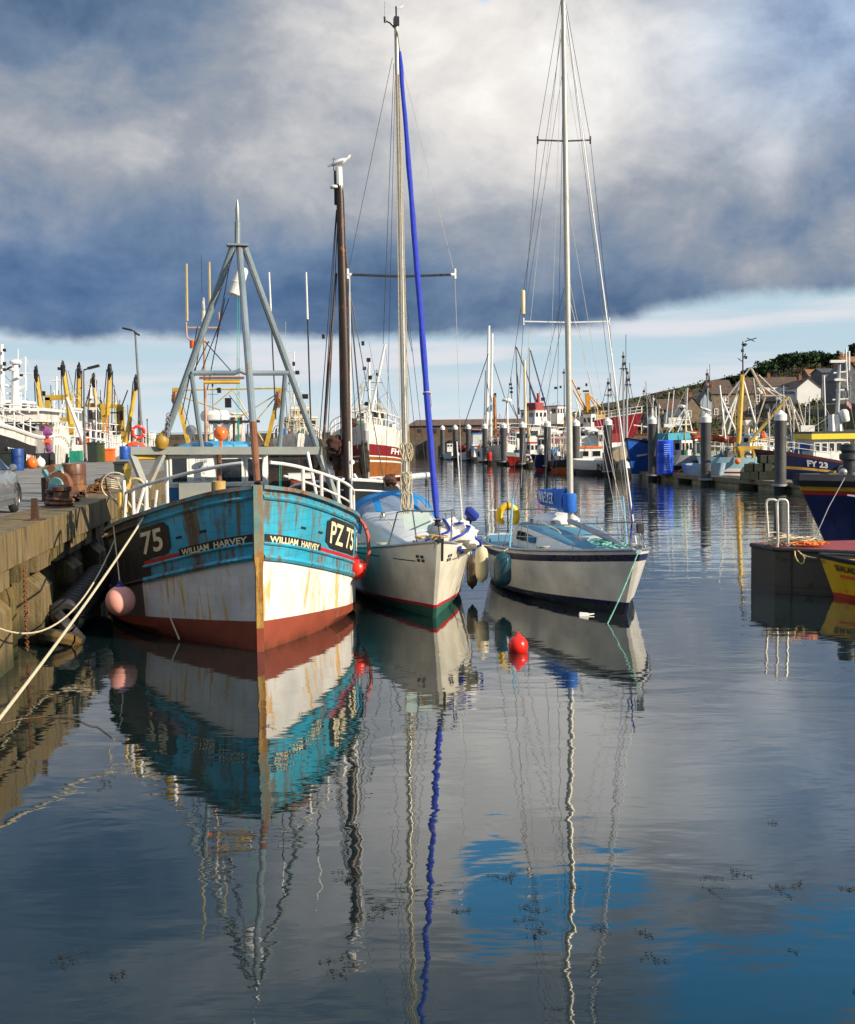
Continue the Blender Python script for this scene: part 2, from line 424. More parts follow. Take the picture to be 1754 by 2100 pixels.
# ================================================================ water and quay
def make_water():
    mb = MB(); mb.poly([(-3000, -300, 0), (3000, -300, 0), (3000, 6000, 0), (-3000, 6000, 0)])
    M = bpy.data.materials.new('harbour_water'); M.use_nodes = True
    t = NT(M.node_tree); b = t.n['Principled BSDF']
    b.inputs['Base Color'].default_value = (.006, .016, .017, 1); b.inputs['Roughness'].default_value = .3; b.inputs['Specular IOR Level'].default_value = 0
    out = t.n['Material Output']; gl = t.add('ShaderNodeBsdfGlossy'); gl.inputs['Roughness'].default_value = .0; gl.inputs['Color'].default_value = (.98, .98, .98, 1)
    lw = t.add('ShaderNodeLayerWeight'); lw.inputs[0].default_value = .5
    fac = t.m('ADD', .03, t.m('MULTIPLY', t.m('POWER', lw.outputs['Facing'], 3.1), .95)); mx = t.add('ShaderNodeMixShader')
    t.l.new(fac, mx.inputs[0]); t.l.new(b.outputs[0], mx.inputs[1]); t.l.new(gl.outputs[0], mx.inputs[2]); t.l.new(mx.outputs[0], out.inputs[0])
    g = t.add('ShaderNodeTexCoord').outputs['Object']
    x, y, z = t.xyz(g)
    far = t.ss(y, 30, 75)
    gust = t.noise(t.comb(t.m('MULTIPLY', x, .05), t.m('MULTIPLY', y, .09), 0.0), 1.0, 4, .55, .6)
    calm = t.ss(gust, .38, .62)
    right = t.ss(t.m('SUBTRACT', x, t.m('MULTIPLY', y, .12)), 1.2, 3.2)
    w1 = t.noise(t.vm('MULTIPLY', g, (.62, 1.15, 1)), 1.0, 3, .5, .4)
    w2 = t.noise(t.vm('MULTIPLY', g, (2.2, 7.5, 1)), 1.0, 3, .5, .3)
    w3 = t.noise(t.vm('MULTIPLY', g, (.22, .75, 1)), 1.0, 3, .55, .5)
    w4 = t.noise(t.vm('MULTIPLY', g, (.05, .22, 1)), 1.0, 3, .55, .3)
    mid = t.m('MULTIPLY', t.ss(y, 17, 34), t.m('ADD', .25, right))
    h = t.m('MULTIPLY', w1, t.lin(calm, 0, 1, .0075, .0115))
    h = t.m('ADD', h, t.m('MULTIPLY', w2, t.lin(calm, 0, 1, .0006, .0011)))
    h = t.m('ADD', h, t.m('MULTIPLY', w3, t.m('ADD', t.m('MULTIPLY', mid, .016), t.m('MULTIPLY', far, .03))))
    h = t.m('ADD', h, t.m('MULTIPLY', w4, t.m('MULTIPLY', t.ss(y, 60, 150), .12)))
    bp = t.add('ShaderNodeBump'); bp.inputs['Strength'].default_value = 1; bp.inputs['Distance'].default_value = 1
    t.l.new(h, bp.inputs['Height']); t.l.new(bp.outputs[0], b.inputs['Normal']); t.l.new(bp.outputs[0], gl.inputs['Normal'])
    struct(mb.build('water', M, origin=(0, 0, 0), smooth=0))
make_water()
QD = V((-.1187, .9929, 0)); QN = V((.9929, .1187, 0))          # along the quay edge, and out towards the water
QH = 2.3
def quay(Y, out=0.0, z=QH): return V((-7.05 - .1196 * (Y - 19.3), Y, z)) + QN * out
concrete = worn('weathered_concrete', (.205, .148, .072), rust=(.055, .042, .015), amt=.7, streak=(3.5, 3.5, .45), blotch=1.3, mould=(.08, .075, .018), rough=.85, bump=.7, col2=(.2, .13, .045), runs=.7, runcol=(.035, .03, .012), tide=.55)
wet = worn('wet_concrete', (.17, .125, .05), rust=(.03, .03, .012), amt=.7, streak=(4, 4, .5), blotch=1.5, mould=(.06, .065, .015), rough=.6, bump=.7, runs=.8, runcol=(.02, .02, .008), tide=.7)
dark = mat('dark_void', (.012, .013, .014), .9)
black = mat('black_paint', (.012, .012, .014), .45, var=.4)
rubber = mat('black_rubber', (.024, .024, .026), .55, var=.4, bump=.3)
def make_quay():
    M = bpy.data.materials.new('quay_asphalt'); M.use_nodes = True
    t = NT(M.node_tree); b = t.n['Principled BSDF']; ob = t.add('ShaderNodeTexCoord').outputs['Object']
    n = t.noise(ob, .5, 8, .65); n2 = t.noise(ob, 40, 4); n3 = t.noise(t.vm('MULTIPLY', ob, (1.6, .25, 1)), 1, 5, .6)
    c = t.mix(t.lin(n, .3, .7), (.13, .125, .115), (.27, .255, .225))
    c = t.mix(t.ss(n3, .58, .7), c, (.08, .075, .065)); c = t.mix(t.m('MULTIPLY', n2, .35), c, (.3, .28, .25))
    t.l.new(c, b.inputs['Base Color']); b.inputs['Roughness'].default_value = .85
    bp = t.add('ShaderNodeBump'); bp.inputs['Strength'].default_value = .4; bp.inputs['Distance'].default_value = .01
    t.l.new(n2, bp.inputs['Height']); t.l.new(bp.outputs[0], b.inputs['Normal'])
    mb = MB(); y0, y1 = 4, 112
    mb.hexa([quay(y0, -1.1, 1.9), quay(y1, -1.1, 1.9), quay(y1, -9.35, 1.9), quay(y0, -9.35, 1.9), quay(y0, -1.1), quay(y1, -1.1), quay(y1, -9.35), quay(y0, -9.35)])
    struct(mb.build('quay_surface', M, smooth=0))
    w = thing('quay_wall', 'stained concrete quay wall with cap beam and piles left of the blue fishing boat', 'wall', quay(30, -.4, 0))
    # cap beam in cast lengths with slightly uneven edges
    rnd = random.Random(3); y = y0
    mb = MB()
    while y < y1:
        e = y + 5.2; lip = rnd.uniform(-.02, .02); low = 1.7
        P = []
        for zz in (low, QH + .012):
            for Y, o in ((y + .01, 0), (e - .01, 0), (e - .01, -1.1), (y + .01, -1.1)): P.append(quay(Y, o + (lip if o == 0 else 0), zz))
        mb.hexa(P); y = e
    mb.build('cap_beam', concrete, w, world=True, smooth=0)
    mb = MB(); mb.hexa([quay(y0, -2.2, -1), quay(y1, -2.2, -1), quay(y1, -2.6, -1), quay(y0, -2.6, -1), quay(y0, -2.2, 1.9), quay(y1, -2.2, 1.9), quay(y1, -2.6, 1.9), quay(y0, -2.6, 1.9)])
    mb.build('back_wall', wet, w, world=True, smooth=0)
    k = 0; y = 12.3
    while y < 60:
        wd = 1.15 if k % 2 == 0 else .8
        deep = -.02 if k % 2 == 0 else -.3
        prof = [(-.42, 1.9), (-.42, 1.38), (deep, 1.0), (deep, -.8), (-1.6, -.8), (-1.6, 1.9)]
        mb = MB(); mb.prism([quay(y - wd / 2, o, z) for o, z in prof], QD * wd)
        # the haunch under the beam
        mb.prism([quay(y - wd / 2 - .1, o, z) for o, z in ((-.06, 1.7), (-.06, 1.36), (-1.2, 1.36), (-1.2, 1.7))], QD * (wd + .2))
        mb.build('pile', wet if k % 2 else concrete, w, world=True, smooth=0); y += 1.75; k += 1
make_quay()
# ================================================================ the blue and white fishing boat
blue = worn('faded_blue_paint', (.03, .37, .55), rust=(.11, .05, .01), amt=.68, streak=(4.2, 4.2, .3), blotch=1.9, bl=.63, planks=.16, mould=(.06, .27, .28), runs=1.35)
white = worn('rust_streaked_white_paint', (.76, .75, .73), rust=(.45, .26, .06), amt=.36, streak=(3.2, 3.2, .16), blotch=.9, bl=.76, mould=(.74, .69, .55), runs=.55, runcol=(.46, .25, .05), planks=.21, seam_k=.14)
redm = worn('red_brown_antifouling', (.27, .058, .03), rust=(.12, .035, .018), amt=.45, streak=(3, 3, 1.2), rough=.6, tide=.2)
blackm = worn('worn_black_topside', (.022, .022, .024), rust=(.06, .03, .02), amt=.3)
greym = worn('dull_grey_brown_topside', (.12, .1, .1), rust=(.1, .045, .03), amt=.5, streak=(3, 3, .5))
rusty = worn('rusted_steel', (.2, .08, .035), rust=(.1, .03, .01), amt=.7, streak=(8, 8, 3))
rustcol = worn('rusty_painted_steel', (.1, .25, .27), rust=(.24, .1, .02), amt=1.0, streak=(8, 8, 1.0), blotch=4, col2=(.4, .27, .05))
gantry_grey = worn('grey_gantry_paint', (.2, .25, .28), rust=(.2, .09, .03), amt=.22, streak=(4, 4, .8), rough=.45, bump=.1)
beam_grey = worn('grey_gantry_beam_paint', (.27, .29, .27), rust=(.26, .13, .05), amt=.42, streak=(4, 4, .8), rough=.5)
railw = worn('white_rail_paint', (.76, .74, .7), rust=(.4, .2, .08), amt=.16, streak=(6, 6, 2), bump=.05)
whitep = mat('white_paint', (.78, .77, .73), .4, var=.07, scale=5)
creamp = mat('cream_paint', (.72, .62, .4), .45, var=.1)
redp = mat('red_stripe_paint', (.5, .02, .03), .45, var=.2)
yellowp = worn('yellow_paint', (.7, .43, .06), rust=(.3, .12, .03), amt=.3, streak=(5, 5, 1.5))
orangep = mat('orange_plastic', (.85, .16, .02), .35, var=.1)
rope_m = mat('cream_rope', (.6, .52, .36), .85, var=.25, scale=40, bump=.6, bscale=90)
wire_d = mat('dark_wire', (.03, .033, .038), .5)
wire_l = mat('pale_wire', (.5, .48, .42), .5)
steel = mat('dull_steel', (.42, .43, .44), .35, .7, var=.15)
brass = worn('brassy_can', (.5, .34, .12), rust=(.2, .11, .04), amt=.3, streak=(6, 6, 2), rough=.35)
glassm = glass()
tealrope = mat('green_rope', (.05, .4, .3), .8)
HB = thing('fishing_boat', 'blue and white wooden fishing boat with rust streaks and grey tripod mast', 'fishing boat', (-3.07, 21.0, 0), R(14.2))
def LP(px, py, yl, root=None):
    """picture point carried to the boat's own plane y = yl"""
    M = MW[root or HB]; Mi = M.inverted()
    o = Mi @ C0; d = Mi.to_3x3() @ ray(px, py)
    return o + d * ((yl - o.y) / d.y)
WH = Hull(11.5, [(0, .07), (.03, .62), (.08, 1.12), (.16, 1.72), (.26, 2.3), (.36, 2.6), (.46, 2.7), (.6, 2.65), (.75, 2.35), (.88, 1.85), (.96, 1.2), (1, .55)],
          [(0, .05), (.03, .36), (.08, .82), (.16, 1.5), (.26, 2.16), (.36, 2.54), (.46, 2.66), (.6, 2.6), (.75, 2.25), (.88, 1.5), (.96, .8), (1, .2)],
          [(0, 2.98), (.1, 2.68), (.22, 2.34), (.36, 2.02), (.5, 1.84), (.7, 1.82), (.88, 1.95), (1, 2.12)], rake=.22, stem=.05, depth=.7, flare=1.15, stern=.5)
def make_fishing_boat():
    H = WH
    ts = frange(0, .12, 16)[:-1] + frange(.12, .42, 40)[:-1] + frange(.42, 1, 24)
    red = lambda t: sm([(0, .55), (.15, .42), (.35, .26), (.6, .22), (1, .45)], t)
    low = lambda t: H.z(t) - 1.28
    lo2 = lambda t: max(red(t) + .1, low(t))
    lv = [lambda t: -.65, lambda t: -.3, lambda t: red(t) * .45, red, lambda t: red(t) * .66 + lo2(t) * .34, lambda t: red(t) * .33 + lo2(t) * .67, lo2,
          lambda t: lo2(t) * .66 + H.z(t) * .34, lambda t: lo2(t) * .33 + H.z(t) * .67, H.z]
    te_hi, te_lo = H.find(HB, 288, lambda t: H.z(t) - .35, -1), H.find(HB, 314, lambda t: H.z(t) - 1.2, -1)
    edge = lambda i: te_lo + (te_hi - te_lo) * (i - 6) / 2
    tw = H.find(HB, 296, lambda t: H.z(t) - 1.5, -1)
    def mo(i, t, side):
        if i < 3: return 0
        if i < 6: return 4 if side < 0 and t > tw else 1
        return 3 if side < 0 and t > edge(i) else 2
    H.mesh(ts, lv, mo).build('hull', [redm, white, blue, blackm, greym], HB)
    H.deck(ts, .75).build('deck', mat('grey_deck', (.2, .19, .17), .8, bump=.3), HB)
    # cap rail, two rubbing strakes on each side
    cap, st = MB(), MB()
    capm = worn('rusty_cap_rail', (.09, .22, .26), rust=(.17, .065, .02), amt=.9, streak=(5, 5, 3), blotch=3)
    for sd_ in (1, -1):
        L = [H.P(t, H.z(t), sd_) for t in ts]
        for a, b in zip(L, L[1:]): cap.bar(a + V((0, 0, .01)), b + V((0, 0, .01)), .17, .07)
    cap.build('cap_rail', capm, HB)
    for off, r in ((.17, .042), (1.0, .03), (1.26, .06)):
        for sd_ in (1, -1):
            mb = MB(); t1 = .98 if sd_ > 0 else te_hi
            mb.tube(H.line(lambda t: max(.3, H.z(t) - off), sd_, .001, t1, 50, .012), r, 6)
            mb.build('rubbing_strake', blue, HB)
    for sd_ in (-1,):
        for off in (.17, 1.26):
            mb = MB(); mb.tube(H.line(lambda t: max(.3, H.z(t) - off), sd_, te_hi, .98, 30, .012), .045, 6); mb.build('rubbing_strake', blackm, HB)
    # stem post
    mb = MB(); n = 14
    L = []
    for k in range(n + 1):
        z = -.6 + (3.02 + .6) * k / n; p = H.P(0, z, 1); w = .075 if z < 1.7 else .1
        L.append([V((-w, p.y + .1, z)), V((-w * .85, p.y - .1, z)), V((w * .85, p.y - .1, z)), V((w, p.y + .1, z))])
    ids = mb.grid(L); mb.mi = [2 if (k // 3) < 4 else 1 if (k // 3) < 9 else 0 for k in range(len(mb.f))]; mb.face(ids[-1])
    mb.build('stem_post', [rustcol, worn('yellow_rust_stem', (.52, .33, .08), rust=(.17, .06, .012), amt=1.05, streak=(12, 12, 1.1), blotch=5, bl=.6), redm], HB, smooth=20)
    # name boards, number boards, red stripe (dark boards with cream letters, as in the photograph)
    cream = mat('cream_lettering', (.78, .68, .44), .5, var=.15)
    board = mat('black_name_board', (.012, .012, .013), .5, var=.3)
    off = lambda d: (lambda t: H.z(t) - d)
    for sd_, p0, p1 in ((-1, 369, 519), (1, 541, 657)):
        ta = H.find(HB, p0, off(.93), sd_); tb = H.find(HB, p1, off(.93), sd_)
        mb = MB(); H.strip(mb, off(1.0), off(.83), sd_, ta, tb, .014); nb = mb.build('name_board', board, HB)
        d = (tb - ta); mb = MB()
        H.text(mb, 'WILLIAM  HARVEY', sd_, ta + d * .05, tb - d * .05, off(.975), off(.86), .02, .03); mb.build('lettering', cream, nb)
    tr = H.find(HB, 657, off(.93), 1); te = H.find(HB, 733, off(.9), 1); tl = H.find(HB, 368, off(.9), -1); tl2 = H.find(HB, 297, off(.9), -1)
    for sd_, a, b in ((1, tr, .5), (-1, tl, tl2)):
        mb = MB(); H.strip(mb, off(.99), off(.9), sd_, a, b, .016); mb.build('stripe', redp, HB)
    tp = H.find(HB, 668, off(.6), 1); tq = H.find(HB, 735, off(.6), 1, .1, .6)
    for sd_, a, b, txt, x0, x1 in ((1, tp, H.find(HB, 724, off(.6), 1), 'PZ 75', .1, .93), (-1, H.find(HB, 350, off(.6), -1), H.find(HB, 292, off(.6), -1), '75', .97, .22)):
        mb = MB(); rows = []
        n = 16
        for k in range(n + 1):
            q = k / n; bulge = .31 * (1 - (1 - min(q, 1) * 6) ** 2 if q < 1 / 6 else 1) ** .5 if q < 1 / 6 else .31
            bulge = max(bulge, .2)
            t = a + (b - a) * q; rows.append([H.out(t, H.z(t) - .56 - bulge, sd_, .016), H.out(t, H.z(t) - .56 + bulge, sd_, .016)])
        mb.grid(rows); nb = mb.build('number_board', board, HB)
        mb = MB(); d = b - a
        H.text(mb, txt, sd_, a + d * x0, a + d * x1, off(.78), off(.34), .026, .02); mb.build('lettering', cream, nb)
    # scupper slits and a hawse hole
    for t in (.06, .11, .16, .21):
        for sd_ in (1, -1):
            mb = MB(); mb.bar(H.out(t, H.z(t) - .62, sd_, .004), H.out(t + .012, H.z(t + .012) - .62, sd_, .004), .02, .04); mb.build('scupper', dark, HB)
    # bow rail
    for sd_ in (1, -1):
        te = .36 if sd_ > 0 else .27
        rz = lambda t: H.z(t) + .46 + .12 * min(1, t / .2) - .25 * max(0, t - .3)
        L = [H.P(t, H.z(t), sd_, -.06) + V((0, 0, rz(t) - H.z(t))) for t in frange(.012, te, 24)]
        L.append(H.P(te + .012, H.z(te), sd_, -.06) + V((0, 0, .0)))
        mb = MB(); mb.tube(L, .034, 8); mb.build('bow_rail', railw, HB)
        for t in ((.065, .12, .19, .27) if sd_ > 0 else (.14, .24)):
            p = H.P(t, H.z(t), sd_, -.06); mb = MB(); mb.rod(p, p + V((0, 0, rz(t) - H.z(t))), .035, 8); mb.build('stanchion', railw, HB)
    L = [H.P(t, H.z(t), 1, -.1) + V((0, 0, .27)) for t in frange(.03, .3, 12)]
    mb = MB(); mb.tube(L, .022, 6); mb.build('lower_rail', railw, HB)
    mb = MB(); mb.tube([LP(631, 928, 4.2), LP(655, 1043, 3.4)], .035, 8); mb.build('brace_pole', railw, HB)
    # tripod mast and gallows
    g = gantry_grey
    ap = LP(487, 503, 4.0)
    bl, br = LP(268, 924, 4.9), LP(660, 924, 4.9)
    mb = MB(); mb.bar(bl, br, .17, .17); mb.build('gallows_beam', beam_grey, HB, smooth=0)
    for a, b, r in ((LP(477, 508, 4.0), LP(331, 918, 4.9), .075), (LP(502, 508, 4.0), LP(650, 916, 4.9), .075)):
        mb = MB(); mb.rod(a, b, r, 10); mb.build('mast_leg', g, HB)
    a, b, c = LP(491, 505, 4.0), LP(519, 868, 1.6), LP(528, 992, .75)
    mb = MB(); mb.tube([a, b], .07, 10); fl = mb.build('mast_leg', g, HB)
    mb = MB(); mb.tube([b, c], [.073, .062], 10); mb.build('rusted_lower_leg', rusty, fl)
    mb = MB(); mb.box(ap, (.44, .3, .04)); mb.build('top_plate', g, HB)
    mb = MB(); mb.tube([ap, LP(487.5, 455, 4.0), LP(487.5, 454, 4.0), LP(487, 430, 4.0), LP(487, 409, 4.0)], [.062, .062, .045, .045, .012], 10); mb.build('topmast', g, HB)
    mb = MB(); mb.tube([LP(393, 765, 4.5), LP(480, 765, 4.5), LP(492, 760, 4.45), LP(505, 765, 4.5), LP(592, 765, 4.5)], .055, 8); mb.build('crossbar', g, HB)
    for p in ((393, 766, 414, 920), (585, 768, 573, 920)):
        mb = MB(); mb.rod(LP(p[0], p[1], 4.5), LP(p[2], p[3], 4.9), .055, 8); mb.build('inner_leg', g, HB)
    for p, w in (((271, 932, 298, 1000), .16), ((333, 932, 301, 1000), .16), ((654, 930, 698, 1042), .17)):
        mb = MB(); mb.bar(LP(p[0], p[1], 4.9), LP(p[2], p[3], 4.6), w, .08); mb.build('gallows_brace', beam_grey, HB, smooth=0)
    mb = MB(); mb.rod(LP(282, 938, 4.95), LP(345, 936, 5.0), .06, 8); mb.build('beam_roller', yellowp, HB)
    mb = MB(); mb.box(LP(455, 775, 4.6), (.95, .16, .05)); lm = mb.build('deck_light', rusty, HB)
    mb = MB(); mb.rod(LP(418, 783, 4.6), LP(492, 783, 4.6), .045, 8); mb.build('light_tube', yellowp, lm)
    # wheelhouse
    f = 6.1; a = LP(345, 1000, f); b = LP(549, 1000, f); zr = LP(445, 930, f).z; zb = a.z; x0, x1 = a.x, b.x
    wd = 2.3; z0 = 1.0
    housem = mat('blue_house_paint', (.02, .17, .42), .45, var=.2)
    mb = MB(); mb.box(((x0 + x1) / 2, f + wd / 2, (z0 + zb) / 2), (x1 - x0, wd, zb - z0)); wh = mb.build('wheelhouse', housem, HB, smooth=0)
    mb = MB(); mb.box(((x0 + x1) / 2, f + wd / 2, (zr + zb) / 2), (x1 - x0 + .04, wd + .04, zr - zb)); mb.build('upper_wall', whitep, wh, smooth=0)
    mb = MB(); mb.box(((x0 + x1) / 2, f + wd / 2 - .05, zr + .045), (x1 - x0 + .25, wd + .35, .09)); mb.build('roof', whitep, wh, smooth=0)
    rf = mat('light_blue_roof_paint', (.06, .33, .6), .5, var=.2)
    mb = MB(); xc = LP(447, 915, f + .9).x; mb.lathe((xc, f + 1.1, zr + .09), [(.0, .0), (1.02, 0), (.92, .1), (.6, .17), (.1, .2)], 20, sy=.55); mb.build('roof_canopy', rf, wh)
    def win(px0, py0, px1, py1, yl, root, nm='window', frame_m=whitep, d=.03, par=wh):
        p, q = LP(px0, py0, yl, root), LP(px1, py1, yl, root)
        c = (p + q) / 2; w, h = q.x - p.x, p.z - q.z; y = yl - .02
        mb = MB()
        for s_ in (-1, 1):
            mb.box((c.x + s_ * (w / 2 + .025), y - d / 2, c.z), (.05, d, h + .1)); mb.box((c.x, y - d / 2, c.z + s_ * (h / 2 + .025)), (w, d * .96, .05))
        fr = mb.build(nm, frame_m, par, smooth=0)
        mb = MB(); mb.box((c.x, y - .002, c.z), (w, .008, h)); mb.build('pane', glassm, fr, smooth=0)
        return fr
    Z1 = lambda x, y: (203.7 + .3193 * x, 916.5 + .3193 * y)
    for q in ((465, 75, 565, 225), (785, 78, 915, 222), (952, 78, 1048, 218)):
        win(*Z1(q[0], q[1]), *Z1(q[2], q[3]), f, HB)
    # the for-sale notice in the window bay
    p, q = LP(*Z1(575, 48), f), LP(*Z1(748, 232), f)
    mb = MB(); n = 8
    rows = [[V((p.x + (q.x - p.x) * k / n, f - .05 - .012 * math.sin(k * 1.1 + r), p.z + (q.z - p.z) * r / 4)) for k in range(n + 1)] for r in range(5)]
    mb.grid(rows); sg = mb.build('notice', mat('white_sheet', (.74, .74, .74), .7, var=.05), HB)
    ink = mat('faded_ink', (.16, .17, .2), .8)
    mb = MB(); fl = lambda u0, v0, w, h, s_: letter(mb, s_, flat((p.x + (q.x - p.x) * u0, f - .075, p.z + (q.z - p.z) * v0), (1, 0, 0)), (q.x - p.x) * w, (p.z - q.z) * h, .0)
    fl(.42, .3, .28, .12, 'FOR'); fl(.36, .52, .38, .12, 'SALE'); fl(.5, .68, .12, .06, 'TEL'); fl(.17, .9, .3, .09, '07740'); fl(.58, .9, .34, .09, '94077')
    mb.build('lettering', ink, sg)
    # stove pipe, brass can, grey locker
    a = LP(*Z1(770, 45), f - .5); b = LP(*Z1(770, 222), f - .5); c = LP(*Z1(770, 330), f - .5)
    mb = MB(); mb.rod(b, a, .055, 12); mb.cone(a, a + V((0, 0, .05)), .1, .1, 12); mb.build('stove_pipe', rusty, HB)
    mb = MB(); mb.lathe(c, [(.0, 0), (.155, 0), (.155, b.z - c.z), (.14, b.z - c.z + .01), (.05, b.z - c.z + .02)], 20); mb.build('stove_can', brass, HB)
    a = LP(*Z1(512, 235), f - .6); b = LP(*Z1(728, 380), f - .6)
    mb = MB(); mb.box(((a.x + b.x) / 2, f - .25, (a.z + b.z - .5) / 2), (b.x - a.x, .6, a.z - b.z + .5)); mb.build('deck_locker', beam_grey, HB, smooth=0)
    # roof gear
    c = LP(441, 853, f + 1.2)
    mb = MB(); mb.lathe(c - V((0, 0, .12)), [(.0, 0), (.28, 0), (.33, .03), (.35, .15), (.3, .24), (.0, .26)], 24); mb.rod(c - V((0, 0, .12)), (c.x, c.y, zr), .05); mb.build('radar_dome', whitep, HB)
    c = LP(453, 889, f + .3); mb = MB(); mb.ball(c, .165); mb.rod(c - V((0, 0, .1)), (c.x, c.y, zr - .05), .03); mb.build('orange_float', orangep, HB)
    c = LP(392, 883, f + .5); mb = MB(); mb.lathe(c, [(.13, 0), (.13, .05), (.06, .2), (.0, .22)], 16, (0, 1, .1)); mb.rod(c + V((0, .1, 0)), (c.x, c.y + .1, zr), .025); mb.build('searchlight', steel, HB)
    mb = MB(); mb.bar(LP(428, 866, f + 1), LP(533, 864, f + 1), .06); mb.rod(LP(480, 866, f + 1), LP(480, 925, f + 1), .03); mb.build('roof_bar', black, HB, smooth=0)
    pale = mat('weathered_pale_whip', (.42, .36, .2), .7)
    for a, b, c_, r, m_, nm in ((382, 541, 658, .035, pale, 'aerial'), (429, 537, 650, .032, pale, 'aerial'), (413, 523, 600, .008, black, 'aerial')):
        mb = MB(); mb.tube([LP(a, b, 7), LP(a + 1.5, c_, 7)], [r, r * 1.15], 6); mb.build(nm, m_, HB)
    mb = MB(); p = LP(417, 610, 7); mb.cone(p, LP(417.5, 660, 7), .03, .06, 8); mb.build('lamp_stack', mat('striped_lamp', (.45, .43, .4), .5, var=.8, scale=9), HB)
    mb = MB(); mb.tube([LP(418, 655, 7), LP(423, 920, 7)], [.025, .04], 8); mb.rod(LP(385, 672, 7), LP(450, 672, 7), .025); mb.rod(LP(450, 672, 7), LP(449, 640, 7), .02); mb.tube([LP(382, 660, 7), LP(383, 690, 7), LP(392, 700, 7), LP(430, 702, 7)], .02); mb.build('aerial_mast', worn('rusty_mast_paint', (.4, .25, .18), amt=.6), HB)
    c = LP(397, 706, 7); mb = MB(); mb.lathe(c - V((0, 0, .09)), [(.0, 0), (.09, 0), (.09, .18), (0, .18)], 12); mb.build('orange_lamp', orangep, HB)
    for a, b, r in (((552, 558), (566, 860), .018), ((628, 558), (638, 880), .02)):
        mb = MB(); m_ = (a[0] + (b[0] - a[0]) * .3, a[1] + (b[1] - a[1]) * .3); mb.tube([LP(*a, 7.5), LP(*m_, 7.5)], [.02, .026], 6); mb.build('aerial', whitep, HB)
        mb = MB(); mb.tube([LP(*m_, 7.5), LP(*b, 7.5)], r, 6); mb.build('aerial', black, HB)
    mb = MB(); mb.tube([LP(717, 560, 4.4), LP(719, 800, 4.4), LP(723, 1062, 3.9)], [.012, .018, .022], 6); mb.build('whip_pole', railw, HB)
    mb = MB()
    for a, b in (((470, 612), (440, 690)), ((470, 612), (410, 770)), ((462, 610), (425, 800)), ((420, 700), (478, 765)), ((475, 520), (445, 690)), ((428, 700), (398, 760)), ((405, 670), (385, 780)), ((405, 700), (372, 850)), ((412, 700), (380, 870))):
        mb.rod(LP(*a, 5), LP(*b, 6), .012, 5)
    mb.build('rigging_wire', wire_d, HB)
    mb = MB()
    for x in (487, 491, 574, 577): mb.tube([LP(x, 610 if x < 500 else 935, 5.2), LP(x - 1, 920 if x < 500 else 1000, 5.2)], .006, 5)
    mb.build('hanging_line', tealrope, HB)
    # hauler, posts and clutter at the starboard bow
    p0, p1 = LP(262, 1035, 4.3), LP(262, 962, 4.3)
    mb = MB(); mb.bar(p0 - V((0, 0, .4)), p1, .17, .14); mb.cone(p1, p1 + V((0, 0, .12)), .11, .05); mb.build('hauler_post', yellowp, HB, smooth=20)
    mb = MB(); c = LP(278, 1000, 4.5); mb.torus(c, .2, .025, (.3, 1, .1)); mb.torus(c + V((-.4, -.2, .05)), .3, .018, (.2, 1, .3)); mb.build('rope_coil', rope_m, HB)
    for a, b, m_ in (((246, 1075), (246, 1010), yellowp), ((258, 1075), (254, 985), railw), ((297, 1050), (301, 1000), railw), ((276, 1045), (296, 1000), railw)):
        mb = MB(); mb.rod(LP(*a, 3.9) - V((0, 0, .2)), LP(*b, 3.9), .035, 7); mb.build('post', m_, HB)
    rr = random.Random(17)
    for k in range(9):
        x0, x1 = rr.uniform(238, 275), rr.uniform(265, 312); y0, y1 = rr.uniform(975, 1010), rr.uniform(1030, 1068)
        a, b = LP(x0, y0, rr.uniform(3.8, 4.6)), LP(x1, y1, rr.uniform(3.6, 4.4)); mb = MB(); mb.tube(sag(a, b, rr.uniform(.02, .2), 8), rr.choice((.012, .016, .02)), 6)
        mb.build('hanging_line', (rope_m, rope_m, rusty, wire_l)[k % 4], HB)
    for a, b in (((302, 1035), (300, 985)), ((312, 1060), (322, 1005)), ((250, 1060), (262, 1010))):
        mb = MB(); mb.rod(LP(*a, 3.9) - V((0, 0, .3)), LP(*b, 3.9), .028, 7); mb.build('post', rusty if a[0] == 250 else railw, HB)
    mb = MB(); c = LP(285, 1012, 4.4); mb.lathe(c, [(.0, -.06), (.2, -.06), (.22, 0), (.2, .06), (0, .06)], 18, (.3, 1, .1)); mb.build('line_reel', steel, HB)
    for k in range(9):
        c = LP(347 - k * .6, 852 + k * 5, 4.7); mb = MB(); mb.torus(c, .055, .016, (1, 0, 0) if k % 2 else (0, 1, 0), 10, 5); mb.build('chain_link', steel, HB)
    c = LP(328, 902, 4.8); mb = MB(); mb.lathe(c - V((0, 0, .2)), [(.0, 0), (.1, .02), (.15, .12), (.14, .25), (.06, .36), (.03, .42), (0, .42)], 14, (.25, 0, 1)); mb.build('yellow_float', mat('ochre_float', (.42, .25, .03), .5, var=.3), HB)
    # port quarter: bent red fender hose hung over the rail
    L = [LP(737, 1065, 4.2), LP(748, 1078, 4.0), LP(755, 1100, 4), LP(757, 1130, 4.0), LP(752, 1160, 4), LP(738, 1178, 4.2)]
    mb = MB(); mb.tube([sum((L[min(len(L) - 1, i)] * (1 - u) + L[min(len(L) - 1, i + 1)] * u for _ in (0,)), V((0, 0, 0))) for i in range(len(L) - 1) for u in (0, .33, .67)] + [L[-1]], .042, 8)
    mb.build('fender_hose', mat('red_hose', (.62, .1, .06), .5, var=.2), HB)
make_fishing_boat()
